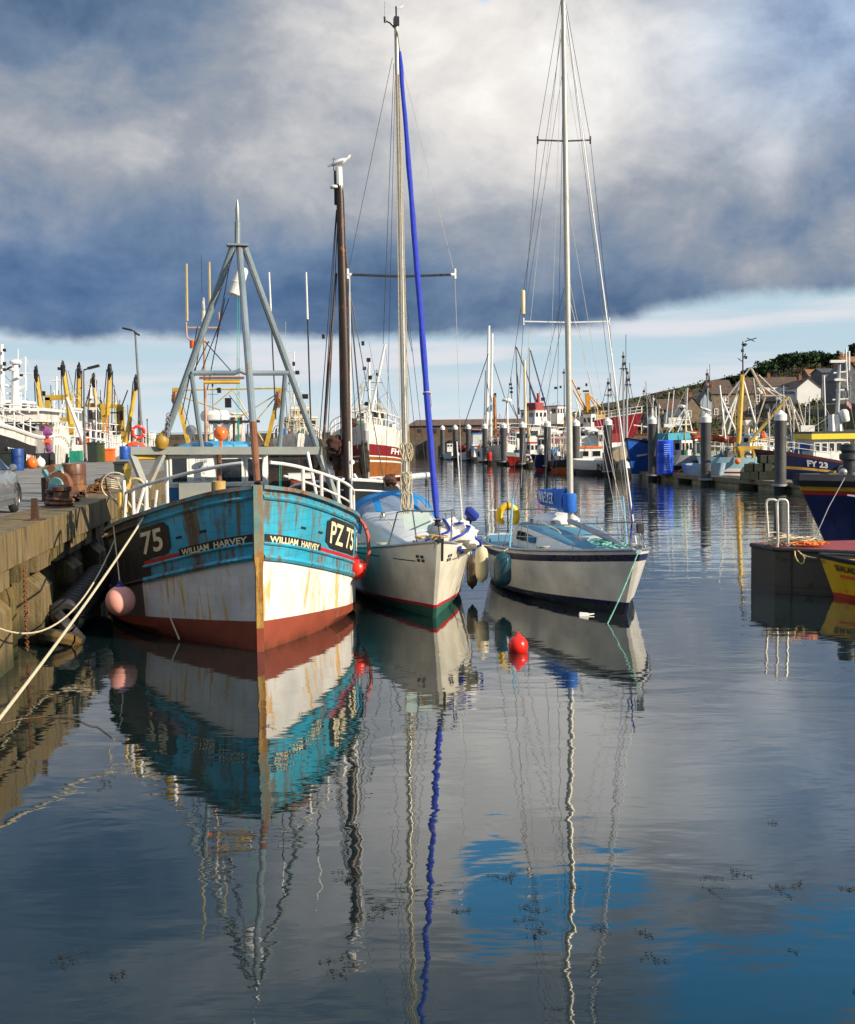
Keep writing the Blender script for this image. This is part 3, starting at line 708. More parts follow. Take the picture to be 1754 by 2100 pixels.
def buoy(name, label, c, r, m, rope_to=None, cap=None, group=None):
    t = thing(name, label, 'buoy', c - V((0, 0, r)), 0, group)
    mb = MB(); mb.lathe(c, [(r * math.sin(pi * k / 14), -r * 1.04 * math.cos(pi * k / 14)) for k in range(15)], 24); mb.build('float', m, t, world=True, smooth=60)
    mb = MB(); mb.lathe(c + V((0, 0, r * .9)), [(.0, 0), (r * .36, 0), (r * .3, r * .14), (r * .14, r * .26), (0, r * .27)], 16)
    mb.torus(c + V((0, 0, r * 1.2)), r * .14, r * .05, (0, 1, 0)); mb.build('neck', cap or m, t, world=True)
    if rope_to is not None:
        mb = MB(); mb.rod(c + V((0, 0, r * 1.25)), rope_to, .014, 6); mb.build('lanyard', rope_m, t, world=True)
    return t
pinkm = mat('faded_pink_vinyl', (.9, .4, .33), .5, var=.1, scale=2)
p = MW[HB] @ (WH.P(.4, 1.9, -1, .05))
pc = D(247, 1232, 22.6)
buoy('buoy', 'large faded pink ball fender with purple neck hung over the black bow quarter', pc, .285, pinkm, MW[HB] @ WH.P(.3, 2.1, -1, .1), mat('purple_vinyl', (.05, .02, .2), .5))
rc = D(731, 1166, 24.9)
buoy('buoy', 'red ball fender squeezed between the blue fishing boat and the white yacht', rc, .22, mat('red_vinyl', (.75, .03, .015), .35, var=.1), MW[HB] @ WH.P(.42, 1.95, 1, .06))
# plastic drum hung under the tripod head
def drum():
    a, b = D(497, 552, 24.9), D(481, 606, 24.85)
    t = thing('plastic_drum', 'white plastic drum hung under the head of the grey tripod mast', 'drum', b)
    d = (b - a).normalized(); L = (b - a).length
    mb = MB(); mb.lathe(a, [(.0, -.03), (.1, -.03), (.135, .02), (.14, L * .5), (.15, L * .5 + .01), (.145, L * .5 + .03), (.15, L - .02), (.13, L), (0, L)], 18, d); mb.build('body', whitep, t, world=True)
    mb = MB(); mb.rod(a, D(490, 510, 24.9), .012); mb.build('lanyard', wire_d, t, world=True)
drum()
def rope(label, path, r, m, cat='rope', name='mooring_rope', group=None, n=8):
    mb = MB(); mb.tube(path, r, n); o = mb.build(name, m, origin=path[0]); return tag(o, label, cat, group)
a = MW[HB] @ WH.P(.27, WH.z(.27) + .02, -1, .03)
rope('thick cream mooring rope running taut from the blue bow to the lower left corner', sag(D(307, 1042, 23.2), V((-4.95, 11.6, .35)), .12, 30), [.019 + .004 * k / 30 for k in range(31)], rope_m)
rope('slack cream rope hanging in a loop from the bow towards the concrete quay', sag(D(247, 1078, 24.4), quay(17.6, .02, 1.2), 1.0, 30), .016, rope_m)
rope('short cream rope reaching down the white bow to the waterline', [D(326, 1188, 22.7), D(350, 1268, 22.35), D(368, 1312, 22.1)], .017, rope_m)
# ================================================================ the two yachts
gel = worn('aged_white_gelcoat', (.84, .79, .66), rust=(.5, .38, .18), amt=.12, streak=(3, 3, .4), blotch=.8, bl=.8, rough=.3, bump=.03)
gel2 = worn('dull_white_gelcoat', (.84, .81, .73), rust=(.45, .36, .2), amt=.1, streak=(3, 3, .5), blotch=.8, bl=.8, rough=.3, bump=.03)
deckw = mat('pale_grey_deck', (.6, .62, .63), .6, var=.08)
deckb = mat('blue_deck_paint', (.09, .27, .4), .6, var=.18)
greenaf = mat('green_antifouling', (.015, .1, .075), .7, var=.4)
navy = mat('navy_gelcoat', (.012, .014, .06), .3, var=.2)
weedy = worn('weedy_navy_bottom', (.012, .014, .04), rust=(.02, .05, .012), amt=.6, streak=(3, 3, 3), rough=.6)
alu = mat('mast_aluminium', (.5, .48, .42), .4, .3, var=.08)
bluecloth = mat('blue_canvas', (.012, .12, .5), .8, var=.18, scale=6, bump=.4, bscale=14)
hoodblue = mat('sprayhood_canvas', (.01, .2, .5), .75, var=.15, bump=.3, bscale=10)
jibblue = mat('royal_blue_sail_cover', (.008, .03, .42), .6, var=.2, scale=8, bump=.4, bscale=6)
vinyl = mat('clear_vinyl_panel', (.16, .22, .32), .15, var=.3)
sailc = mat('crumpled_sailcloth', (.72, .69, .62), .7, var=.12, bump=.6, bscale=6)
chrome = mat('stainless_rail', (.3, .3, .29), .25, .85, var=.1)
def yacht(name, label, o, a, H, bands, mats_, deck_m, ts):
    t = thing(name, label, 'sailing yacht', o, a)
    H.mesh(ts, bands, None).build('hull', mats_, t)
    H.deck(ts, .05, .02).build('deck', deck_m, t)
    for s_ in (1, -1):
        mb = MB(); mb.tube(H.line(H.z, s_, .005, .995, 40, -.01), .035, 6); mb.build('toe_rail', steel, t)
    return t
def trunk(H, root, m_side, m_top, prof, hw, win=()):
    """coachroof: prof = [(y, z_top)], hw(y) half width"""
    mb = MB(); rows = []
    for y, zt in prof:
        w = hw(y); zd = H.z(max(0, y / H.L)) - .08
        rows.append([V((-w, y, zd)), V((-w * .9, y, max(zd, zt - .07))), V((-w * .78, y, zt)), V((0, y, zt + .05)), V((w * .78, y, zt)), V((w * .9, y, max(zd, zt - .07))), V((w, y, zd))])
    ids = mb.grid(rows)
    mb.face(ids[0]); mb.face(ids[-1][::-1])
    nf = len(rows[0]) - 1
    mb.mi = [1 if (k % nf) in (1, 2, 3, 4) else 0 for k in range(nf * (len(rows) - 1))] + [0, 0]
    return mb.build('coachroof', [m_side, m_top], root)
tsY = frange(0, .15, 10)[:-1] + frange(.15, .6, 18)[:-1] + frange(.6, 1, 12)
Y1H = Hull(9.2, [(0, .05), (.06, .42), (.12, .72), (.25, 1.15), (.38, 1.42), (.55, 1.55), (.8, 1.4), (1, 1.0)], [(0, .03), (.06, .2), (.12, .42), (.25, .86), (.38, 1.17), (.55, 1.32), (.8, 1.1), (1, .5)],
           [(0, 1.69), (.15, 1.46), (.35, 1.26), (.6, 1.15), (1, 1.2)], rake=.85, stem=.03, depth=.5, flare=.85, stern=-.2)
redl = lambda t: sm([(0, .3), (.4, .2), (1, .25)], t)
Y1 = yacht('sailing_yacht', 'white sailing yacht with blue furled jib and blue sprayhood, beside the blue fishing boat', (.11, 24.5, 0), R(8.6), Y1H,
           [lambda t: -.5, lambda t: redl(t) - .07, redl, lambda t: redl(t) * .6 + Y1H.z(t) * .4, lambda t: redl(t) * .25 + Y1H.z(t) * .75, Y1H.z], [greenaf, redp, gel, gel, gel], deckw, tsY)
def rig(root, H, mast_m, foot, head, ys, r, name='mast'):
    a, b = LP(*foot, ys, root), LP(*head, ys, root)
    mb = MB(); mb.tube([a + V((0, 0, 0)), a.lerp(b, .5), b], [r, r * .95, r * .75], 12); m = mb.build(name, mast_m, root)
    mb = MB(); mb.tube([a.lerp(b, .02) + V((0, r * .9, 0)), b + V((0, r * .7, 0))], r * .28, 6); mb.build('sail_track', creamp, m)
    return a, b, m
def yacht_one():
    root, H = Y1, Y1H
    L = lambda x, y, s: LP(x, y, s, root)
    trunk(H, root, whitep, deckw, [(1.7, 1.42), (2.6, 1.62), (4.2, 1.75), (6.2, 1.85)], lambda y: pl([(1.7, .35), (3, .85), (6.2, 1.0)], y))
    a, b, mast = rig(root, H, alu, (833, 1056), (813, 50), 4.1, .07)
    # masthead gear
    mb = MB(); mb.box(b + V((0, 0, .06)), (.12, .2, .2)); mb.rod(b, b + V((0, 0, .42)), .02); mb.build('masthead', black, mast)
    mb = MB(); mb.tube([L(812, 60, 4.1), L(800, 47, 4.1), L(790, 42, 4.1)], .018, 6); mb.rod(L(790, 46, 4.1), L(789, 34, 4.1), .03); mb.rod(L(789, 34, 4.1), L(789, 2, 4.1), .004); mb.build('wind_sensor', black, mast)
    mb = MB(); mb.prism([L(818, 15, 4.1), L(830, 8, 4.1), L(826, 15, 4.1), L(818, 18, 4.1)], (0, .01, 0)); mb.rod(L(815, 16, 4.1), L(822, 15, 4.1), .012); mb.build('wind_vane', whitep, mast)
    # furled jib on the forestay
    top, fot = L(820, 106, 3.9), L(896, 1062, -.55)
    n = 26; rr = random.Random(2); mb = MB()
    mb.tube([top.lerp(fot, k / n) + V((rr.uniform(-.006, .006), 0, 0)) for k in range(n + 1)], [.03] + [.052 + .016 * k / n + rr.uniform(-.006, .006) for k in range(1, n)] + [.05], 10)
    mb.build('furled_jib', jibblue, root)
    mb = MB(); mb.rod(b, top, .012); mb.build('halyard_end', wire_d, root); mb = MB(); mb.rod(fot, H.P(0, 1.69, 1) + V((0, .1, 0)), .02); mb.build('forestay', wire_d, root)
    mb = MB(); mb.lathe(L(898, 1078, -.6), [(.0, 0), (.1, 0), (.06, .03), (.06, .09), (.1, .12), (0, .12)], 14); mb.build('furling_drum', black, root)
    k = top.lerp(fot, .76); mb = MB(); mb.torus(k, .08, .014, (fot - top), 12, 6); mb.tube([k + V((.08, 0, 0)), k + V((.1, 0, -.25)), k + V((.04, 0, -.5))], .012); mb.build('sail_tie', rope_m, root)
    # spreaders and shrouds
    c = L(823, 567, 4.1)
    for s_, tip in ((-1, (713, 563)), (1, (933, 563))):
        e = L(*tip, 4.1); mb = MB(); mb.bar(c, c.lerp(e, .93), .075, .05); sp = mb.build('spreader', black, root)
        mb = MB(); mb.rod(c.lerp(e, .92), e, .04, 8); mb.rod(e + V((0, 0, -.1)), e + V((0, 0, .14)), .035, 7); mb.build('spreader_tip', whitep, sp)
        mb = MB(); mb.rod(e, L(805 if s_ < 0 else 821, 118, 4.1), .0065, 5); mb.rod(e, H.P(.46, H.z(.46), s_, -.1), .0065, 5); mb.build('shroud', wire_d if s_ < 0 else wire_l, root)
    mb = MB(); mb.tube([L(937, 905, 4.1), H.P(.46, H.z(.46), 1, -.1)], .015, 6); mb.build('shroud_cover', whitep, root)
    mb = MB()
    for p, q in (((808, 130), (786, 705)), ((818, 575), (856, 930)), ((830, 575), (876, 985)), ((822, 600), (845, 720))): mb.rod(L(*p, 4.3), L(*q, 5.2), .007, 5)
    mb.rod(b, H.P(1, 1.2, 1) * .5 + H.P(1, 1.2, -1) * .5, .006, 5); mb.build('rigging_wire', wire_d, root)
    # halyards, coils and the boom
    mb = MB()
    for dx, dy in ((.1, -.06), (-.1, -.05), (.06, -.11)): mb.tube([a + V((dx, dy, .2)), a.lerp(b, .25) + V((dx, dy, 0)), a.lerp(b, .9) + V((dx * .5, dy * .5, 0))], .0095, 5)
    mb.build('halyard', rope_m, mast)
    rr = random.Random(5)
    for zz, rad in ((1.05, .16), (.55, .2), (1.75, .14)):
        mb = MB()
        for k in range(9):
            ox, oy, rl = rr.uniform(-.1, .12), -.1 + rr.uniform(-.04, .03), rad * rr.uniform(.9, 1.7)
            mb.tube([a + V((ox + .05 * math.sin(q) * (1 + .4 * math.sin(q * 2 + k)), oy + .02 * math.sin(q * 1.5), zz - rl + rl * math.cos(q))) for q in frange(0, 2 * pi, 14)], .011, 5)
        mb.build('rope_coil', rope_m, mast)
    mb = MB(); mb.rod(L(838, 978, 4.25), L(878, 974, 6.5), .075, 10); mb.build('boom', deckw, root)
    mb = MB(); mb.rod(L(874, 985, 6.4), L(874, 1045, 6.4), .01, 5); mb.rod(L(878, 985, 6.4), L(880, 1042, 6.4), .01, 5); mb.box(L(874, 990, 6.4), (.06, .05, .2)); mb.build('tackle', black, root)
    # sprayhood: two hoops with panels
    yb, yf = 7.0, 5.7; rows = []
    n = 16
    for q in (0, .12, .6, .8, 1):
        y = yf + (yb - yf) * q; h = 1.62 + .75 * math.sin(q * pi / 2) ** .8; w = .95 + .22 * q
        rows.append([V((-w * math.cos(pi * k / n) * (1 if True else 0), y + .25 * (1 - math.sin(pi * k / n)), 1.3 + (h - 1.3) * max(0, math.sin(pi * k / n)) ** .55)) for k in range(n + 1)])
    mb = MB(); ids = mb.grid(rows)
    mb.mi = []
    for r in range(len(rows) - 1):
        for k in range(n): mb.mi.append(1 if r == 1 and k not in (0, 1, 5, 10, 14, 15) else 0)
    mb.build('sprayhood', [hoodblue, vinyl], root, smooth=60)
    # pulpit, stanchions, lifelines
    zb_ = H.z(0)
    fr, lf, rt = V((0, -.62, zb_ + .62)), V((-.62, 1.0, zb_ + .52)), V((.62, 1.0, zb_ + .52))
    for s_ in (-1, 1):
        mb = MB(); top_ = V((s_ * .62, 1.0, zb_ + .5)); mid = V((s_ * .5, .25, zb_ + .58)); f_ = V((0, -.5, zb_ + .6))
        mb.tube([H.P(.17, H.z(.17), s_, -.08), top_ + V((s_ * .02, .08, -.1)), top_, mid, V((s_ * .28, -.35, zb_ + .6)), f_], .017, 8)
        mb.rod(H.P(.06, H.z(.06), s_, -.06), V((s_ * .42, .05, zb_ + .585)), .016, 8); mb.build('pulpit', chrome, root)
        for t in (.36, .55, .74):
            p = H.P(t, H.z(t), s_, -.06); mb = MB(); mb.rod(p, p + V((0, 0, .6)), .014, 6); mb.build('stanchion', chrome, root)
        mb = MB(); mb.tube([top_] + [H.P(t, H.z(t), s_, -.06) + V((0, 0, .58)) for t in (.36, .55, .74, .95)], .006, 5); mb.build('lifeline', wire_l, root)
    # foredeck: pale panel lashed upright, anchor, cleats
    mb = MB(); P = [L(824, 1054, .8), L(880, 1051, .8), L(886, 1084, .6), L(830, 1088, .6)]; mb.prism(P, (0, .03, 0)); mb.build('deck_panel', mat('pale_green_perspex', (.42, .52, .48), .3, var=.1), root, smooth=0)
    p = H.P(0, 1.69, 1); p.x = 0
    mb = MB(); mb.box(p + V((0, -.02, .02)), (.1, .35, .05)); mb.bar(p + V((.03, -.17, .08)), p + V((.03, -.1, -.38)), .05, .03); mb.build('anchor_roller', black, root)
    mb = MB(); mb.box(p + V((-.05, .5, .06)), (.12, .3, .1)); mb.torus(p + V((.1, .35, .08)), .12, .02); mb.torus(p + V((-.25, .75, .05)), .14, .018); mb.torus(p + V((-.3, .6, .04)), .1, .018); mb.build('deck_gear', brass, root)
    # dashes and the small squared emblem on each bow
    mb = MB(); zz = lambda t: 1.22 - .25 * t
    zt = lambda t: zz(t) + .022
    for s_, seg in ((-1, ((.06, .14), (.2, .42))), (1, ((.07, .11), (.14, .3)))):
        for t0, t1 in seg: H.strip(mb, zz, zt, s_, t0, t1, .006, 8)
    mb.build('stripe', navy, root)
    for s_, t0 in ((-1, .032), (1, .036)):
        mb = MB()
        for i in range(2):
            for j in range(2): 
                u = t0 + i * .013 + j * .003
                H.strip(mb, lambda t, j=j: 1.21 + j * .085, lambda t, j=j: 1.275 + j * .085, s_, u, u + .009, .007, 2)
        mb.build('emblem', black, root)
yacht_one()
def fittings(root, H, spots, seed):
    for x, y, z, k in spots:
        mb = MB(); mb.lathe((x, y, z), [(.0, 0), (.075 * k, 0), (.06 * k, .03), (.05 * k, .09 * k), (.07 * k, .12 * k), (.02, .13 * k), (0, .13 * k)], 14); mb.build('winch', chrome, root)
    for t in (.08, .3, .5, .7):
        for s_ in (1, -1):
            p = H.P(t, H.z(t), s_, -.14) + V((0, 0, .02)); mb = MB(); mb.bar(p + V((0, -.09, .05)), p + V((0, .09, .05)), .025); mb.bar(p + V((0, -.03, -.03)), p + V((0, -.03, .05)), .025); mb.bar(p + V((0, .03, -.03)), p + V((0, .03, .05)), .025); mb.build('cleat', chrome, root)
    rr = random.Random(seed)
    for _ in range(4):
        t = rr.uniform(.2, .55); c = V((rr.choice((-1, 1)) * H.hb(t, 1) * .8, H.L * t, H.z(t) + .02)); mb = MB()
        for q in range(4): mb.torus(c + V((0, 0, .012 * q)), .1 + .015 * q, .01, (0, .1, 1), 12, 5)
        mb.build('rope_coil', rope_m, root)
    for s_ in (1, -1):
        mb = MB(); mb.tube([V((s_ * .5, 2.9, 1.72 if seed == 1 else 1.5)), V((s_ * .55, 3.0, 1.8 if seed == 1 else 1.58)), V((s_ * .62, 4.4, 1.9 if seed == 1 else 1.7)), V((s_ * .62, 4.5, 1.78 if seed == 1 else 1.6))], .014, 6); mb.build('grab_rail', creamp, root)
def sail_heap():
    root = Y1; rr = random.Random(8)
    t = thing('folded_sail', 'crumpled cream sail with blue edging heaped on the foredeck of the white yacht', 'sail', MW[root] @ V((.55, .9, 1.45)))
    c = MW[root] @ V((.5, .75, 1.62))
    mb = MB(); rows = []
    for i in range(19):
        th = pi * i / 18; r = []
        for k in range(30):
            ph = 2 * pi * k / 30; d = V((math.sin(th) * math.cos(ph), math.sin(th) * math.sin(ph), math.cos(th)))
            nn = noise.fractal(d * 2.1 + V((3, 1, 5)), .8, 2.2, 4)
            q = 1 + .42 * nn + .18 * abs(noise.noise(d * 6))
            r.append(c + V((d.x * .52 * q, d.y * .62 * q, d.z * .38 * q)))
        rows.append(r)
    mb.grid(rows, True); mb.build('sailcloth', sailc, t, world=True, smooth=25)
    for s_ in range(3):
        P = []
        for k in range(14):
            th = .5 + 2.0 * k / 13; ph = [.2, -1.2, -2.1][s_] + .5 * math.sin(k * .6)
            d = V((math.sin(th) * math.cos(ph), math.sin(th) * math.sin(ph), math.cos(th)))
            nn = noise.fractal(d * 2.1 + V((3, 1, 5)), .8, 2.2, 4); q = 1.03 + .42 * nn + .18 * abs(noise.noise(d * 6))
            P.append(c + V((d.x * .52 * q, d.y * .62 * q, d.z * .38 * q)))
        mb = MB(); mb.tube(P, .028, 6); mb.build('edging', jibblue, t, world=True)
    o = thing('outboard_motor', 'outboard motor under a blue canvas hood on the right rail of the white yacht', 'outboard', D(966, 1085, 27.4))
    a, b, e = D(960, 1047, 27.4), D(976, 1062, 27.3), D(960, 1075, 27.4)
    mb = MB(); mb.tube([a + V((-.06, 0, .02)), a, b, b + V((.03, 0, -.03))], [.06, .13, .12, .07], 10); mb.build('canvas_hood', mat('hood_blue', (.01, .03, .3), .7, var=.3), o, world=True)
    mb = MB(); mb.tube([a.lerp(b, .4), e, D(958, 1112, 27.4)], [.09, .07, .05], 8); mb.build('motor_leg', black, o, world=True)
sail_heap()
Y2H = Hull(8.8, [(0, .05), (.06, .46), (.12, .78), (.25, 1.22), (.38, 1.52), (.55, 1.66), (.8, 1.42), (1, .85)], [(0, .03), (.06, .24), (.12, .5), (.25, .98), (.38, 1.32), (.55, 1.48), (.8, 1.15), (1, .35)],
           [(0, 1.45), (.15, 1.3), (.35, 1.15), (.6, 1.06), (1, 1.05)], rake=.8, stem=.03, depth=.5, flare=.8, stern=-.2)
boot = lambda t: sm([(0, .27), (.4, .17), (1, .2)], t)
Y2 = yacht('sailing_yacht', 'white sailing yacht with navy stripe, blue deck and tall twin-spreader mast', (4.17, 24.65, 0), R(11), Y2H,
           [lambda t: -.5, lambda t: boot(t) - .1, boot, lambda t: boot(t) * .6 + (Y2H.z(t) - .25) * .4, lambda t: boot(t) * .25 + (Y2H.z(t) - .25) * .75, lambda t: Y2H.z(t) - .25, lambda t: Y2H.z(t) - .1, Y2H.z],
           [weedy, navy, gel2, gel2, gel2, navy, deckw], deckb, tsY)
def yacht_two():
    root, H = Y2, Y2H
    L = lambda x, y, s: LP(x, y, s, root)
    tr = trunk(H, root, whitep, deckb, [(1.3, 1.22), (2.2, 1.36), (3.3, 1.5), (4.3, 1.58), (5.3, 1.6), (5.7, 1.4)], lambda y: pl([(1.3, .32), (2.5, .72), (4, .95), (5.9, 1.02)], y))
    # side windows on both trunk sides
    hw = lambda y: pl([(1.3, .32), (2.5, .72), (4, .95), (5.9, 1.02)], y)
    for s_ in (-1, 1):
        for y0, y1, h0, h1 in ((3.75, 4.4, .15, .2), (4.5, 5.1, .21, .21)):
            rows = [[V((s_ * (hw(y) * (1 - .1 * (z - 1.05) / .55) + .012), y, z)) for y in (y0, y1)] for z in (1.22, )]
            z0 = 1.2; q = [V((s_ * (hw(y0) * .975 + .008), y0, z0)), V((s_ * (hw(y1) * .975 + .008), y1, z0)), V((s_ * (hw(y1) * .93 + .008), y1, z0 + h1)), V((s_ * (hw(y0) * .93 + .008), y0, z0 + h0))]
            mb = MB(); mb.prism(q, (s_ * .012, 0, 0)); mb.build('window', glassm, tr, smooth=0)
    mb = MB(); mb.lathe((0, 4.9, 1.6), [(.0, 0), (.6, 0), (.58, .1), (.45, .2), (.2, .25), (0, .26)], 20, sy=1.3); mb.build('hatch', whitep, tr)
    mb = MB(); mb.box((0, 2.4, 1.41), (.5, .5, .08)); mb.build('fore_hatch', deckw, tr)
    a, b, mast = rig(root, H, alu, (1171, 1082), (1155, -25), 3.9, .078)
    mb = MB(); mb.lathe(a - V((0, 0, .08)), [(.0, 0), (.28, 0), (.26, .1), (.12, .14), (0, .15)], 16); mb.build('mast_collar', creamp, mast)
    top = b
    tips = {}
    for y0, xl, xr, yy in ((287, 1103, 1211, 0), (659, 1074, 1250, 1)):
        c = L(1160 + 8 * yy, y0 + 2, 3.9)
        for s_, px in ((-1, xl), (1, xr)):
            e = L(px, y0, 3.9); tips[(yy, s_)] = e
            mb = MB(); mb.bar(c, e, .045, .03); mb.rod(e - V((0, 0, .09)), e + V((0, 0, .09)), .022, 6); mb.build('spreader', black if yy == 0 else deckw, root)
    for s_ in (-1, 1):
        cp = H.P(.45, H.z(.45), s_, -.12)
        mb = MB(); mb.tube([top, tips[(0, s_)], tips[(1, s_)], cp], .0065, 5); mb.build('shroud', wire_d, root)
        mb = MB(); mb.tube([L(1158, 120, 3.9), tips[(1, s_)]], .005, 5); mb.tube([L(1165, 560, 3.9), H.P(.5, H.z(.5), s_, -.12)], .006, 5); mb.tube([L(1165, 600, 3.9), H.P(.4, H.z(.4), s_, -.12)], .006, 5); mb.build('inner_shroud', wire_l if s_ > 0 else wire_d, root)
        mb = MB(); mb.rod(cp, cp.lerp(tips[(1, s_)], .22), .026, 7); mb.build('shroud_cover', mat('pale_blue_tube', (.22, .5, .7), .5), root)
    bow = H.P(0, 1.45, 1); bow.x = 0
    mb = MB(); mb.tube([top, top.lerp(bow, .3), bow + V((0, .15, .1))], [.008, .013, .016], 7); mb.build('furled_forestay', whitep, root)
    mb = MB(); mb.rod(top, bow + V((.0, .5, 0)), .006, 5); mb.rod(L(1156, 40, 3.9), H.P(1, 1.05, -1), .006, 5); mb.rod(L(1157, 50, 3.9), H.P(.95, 1.05, 1), .006, 5); mb.build('stay', wire_d, root)
    mb = MB(); mb.tube([L(1152, 30, 3.8), L(1146, 280, 3.8), L(1133, 650, 3.8), L(1118, 1010, 4.4)], .006, 5); mb.tube([L(1150, 60, 4), L(1125, 300, 4), L(1085, 690, 4), L(1069, 1000, 4.4)], .006, 5); mb.tube([L(1160, 60, 3.5), L(1203, 300, 3.2), L(1262, 800, 2), L(1294, 1080, 1)], .005, 5); mb.tube([L(1163, 400, 3.8), L(1190, 560, 3.6), L(1262, 980, 2.4), L(1270, 1080, 1.6)], .006, 5); mb.build('halyard', wire_l, root)
    c = L(1073, 620, 3.9); mb = MB(); mb.lathe(c - V((0, 0, .3)), [(.0, 0), (.05, .02), (.055, .05), (.055, .55), (.05, .58), (0, .6)], 10); mb.build('radar_reflector', creamp, root)
    # boom with its blue cover and mast wrap
    p, q = L(1163, 1018, 4.0), L(1111, 1010, 6.7)
    mb = MB(); n = 14; rows = []
    for k in range(n + 1):
        u = k / n; c = p.lerp(q, u); hh = .3 - .1 * u + .02 * math.sin(k * 2.1); w = .14
        rows.append([c + V((w * math.sin(2 * pi * j / 12) * (1 + .12 * math.sin(k + j)), 0, hh * math.cos(2 * pi * j / 12) - .1 + .015 * math.sin(k * 1.3 + j))) for j in range(12)])
    ids = mb.grid(rows, True); mb.face(ids[0][::-1]); mb.face(ids[-1]); bc = mb.build('boom_cover', bluecloth, root, smooth=50)
    mb = MB(); mb.rod(p - V((0, 0, .1)), q + V((-.02, .25, -.05)), .05, 8); mb.build('boom', alu, root)
    lt = MB(); letter(lt, 'WAFLYER', lambda u, v: p.lerp(q, .9 - .62 * u) + V((-.162 - .02 * math.sin(pi * v), 0, -.22 + v * .28)), 1, 1, .03, .1)
    lt.build('lettering', mat('white_lettering', (.75, .75, .75), .6), bc)
    P = [L(1156, 1020, 3.7), L(1186, 1010, 3.7), L(1187, 1042, 3.7), L(1158, 1050, 3.7)]
    mb = MB(); c = (P[0] + P[2]) / 2; mb.lathe(c - V((0, -.1, .24)), [(.15, 0), (.17, .05), (.16, .25), (.17, .42), (.15, .46)], 16); mb.build('mast_wrap', bluecloth, mast)
    # pulpit etc.
    zb_ = H.z(0)
    for s_ in (-1, 1):
        top_ = V((s_ * .6, 1.0, zb_ + .42)); f_ = V((0, -.62, zb_ + .56))
        mb = MB(); mb.tube([H.P(.16, H.z(.16), s_, -.08), top_, V((s_ * .42, .1, zb_ + .5)), V((s_ * .15, -.55, zb_ + .56)), f_], .016, 8)
        mb.rod(H.P(.01, zb_, s_), V((s_ * .16, -.54, zb_ + .55)), .016, 7); mb.rod(V((s_ * .58, 1.0, zb_ + .18)), V((s_ * .1, -.45, zb_ + .28)), .009, 5); mb.build('pulpit', chrome, root)
        for t in (.33, .52, .7, .88):
            p = H.P(t, H.z(t), s_, -.06); mb = MB(); mb.rod(p, p + V((0, 0, .58)), .014, 6); mb.build('stanchion', chrome, root)
        for zz in (.3, .56):
            mb = MB(); mb.tube([top_ + V((0, 0, zz - .56))] + [H.P(t, H.z(t), s_, -.06) + V((0, 0, zz)) for t in (.33, .52, .7, .88, .99)], .006, 5); mb.build('lifeline', wire_l, root)
        mb = MB(); mb.tube([H.P(.88, H.z(.88), s_, -.06) + V((0, 0, .6)), H.P(.99, H.z(1), s_, -.06) + V((0, 0, .65)), V((0, H.L - .1, H.z(1) + .65))], .016, 7); mb.build('pushpit', chrome, root)
    mb = MB(); mb.box((.1, -.6, zb_ + .42), (.12, .12, .2)); mb.build('bow_light', black, root)
    mb = MB(); mb.tube([V((-.1, 3.5, 1.75)), V((.1, 1.6, 1.55)), V((.05, .3, 1.42))], [.06, .09, .07], 10); mb.build('spinnaker_pole', mat('grey_pole', (.35, .37, .42), .4, .3), root)
    rr = random.Random(4); mb = MB()
    for k in range(16):
        c = V((rr.uniform(-.35, .35), rr.uniform(-.2, 1.6), zb_ + .0 - .02 * k / 16)); mb.torus(c, rr.uniform(.08, .2), .012, (rr.uniform(-.3, .3), rr.uniform(-.3, .3), 1), 12, 5)
    mb.build('rope_tangle', mat('green_white_rope', (.2, .5, .4), .8, var=.7, scale=9), root)
    mb = MB(); mb.rod(bow + V((0, .5, .0)), top.lerp(bow, .93), .02, 6); mb.build('furling_line', mat('blue_rope', (.03, .05, .4), .7), root)
    # scuffs along the topsides
    mb = MB(); rr = random.Random(6)
    for k in range(46):
        t0 = rr.choice((rr.uniform(.1, .2), rr.uniform(.24, .4))); z0 = .62 + rr.uniform(-.09, .09) + (.08 * math.sin(t0 * 40)); dt = rr.uniform(.002, .014)
        sl_ = rr.uniform(-1.5, 1.5); wv = rr.uniform(.002, .006)
        H.strip(mb, lambda t: z0 + (t - t0) * sl_, lambda t: z0 + wv + (t - t0) * sl_, -1, t0, t0 + dt, .004, 3)
    mb.build('scuff_marks', mat('grey_scuff', (.3, .29, .27), .7), root)
yacht_two()
fittings(Y1, Y1H, ((.5, 4.9, 1.82, 1), (-.5, 4.9, 1.82, 1), (.3, 4.6, 1.8, .8)), 1)
fittings(Y2, Y2H, ((.6, 5.0, 1.58, 1), (-.6, 5.0, 1.58, 1), (.3, 4.2, 1.6, .8), (-.3, 4.2, 1.6, .8)), 2)
def fender(label, top, r, l, m, hang):
    t = thing('fender', label, 'fender', top - V((0, 0, l)), 0)
    mb = MB(); mb.lathe(top, [(.0, -l - .05), (r * .2, -l - .04), (r * .3, -l), (r * .78, -l + .05), (r * .96, -l + .13), (r, -l + .2), (r, -.2), (r * .96, -.13), (r * .78, -.05), (r * .3, 0), (r * .2, .04), (0, .05)], 18); mb.build('body', m, t, world=True, smooth=60)
    mb = MB(); mb.rod(top + V((0, 0, .03)), hang, .011, 6); mb.build('lanyard', rope_m, t, world=True); return t
W2 = lambda t, z, s, off=0: MW[Y2] @ Y2H.out(t, z, s, off)
fender('large dark teal fender hanging on the side of the navy-striped yacht', D(1031, 1134, 26.6), .2, .76, worn('teal_fender_vinyl', (.004, .05, .075), rust=(.02, .06, .03), amt=.5, streak=(6, 6, 3), rough=.45), W2(.42, Y2H.z(.42), -1, .03))
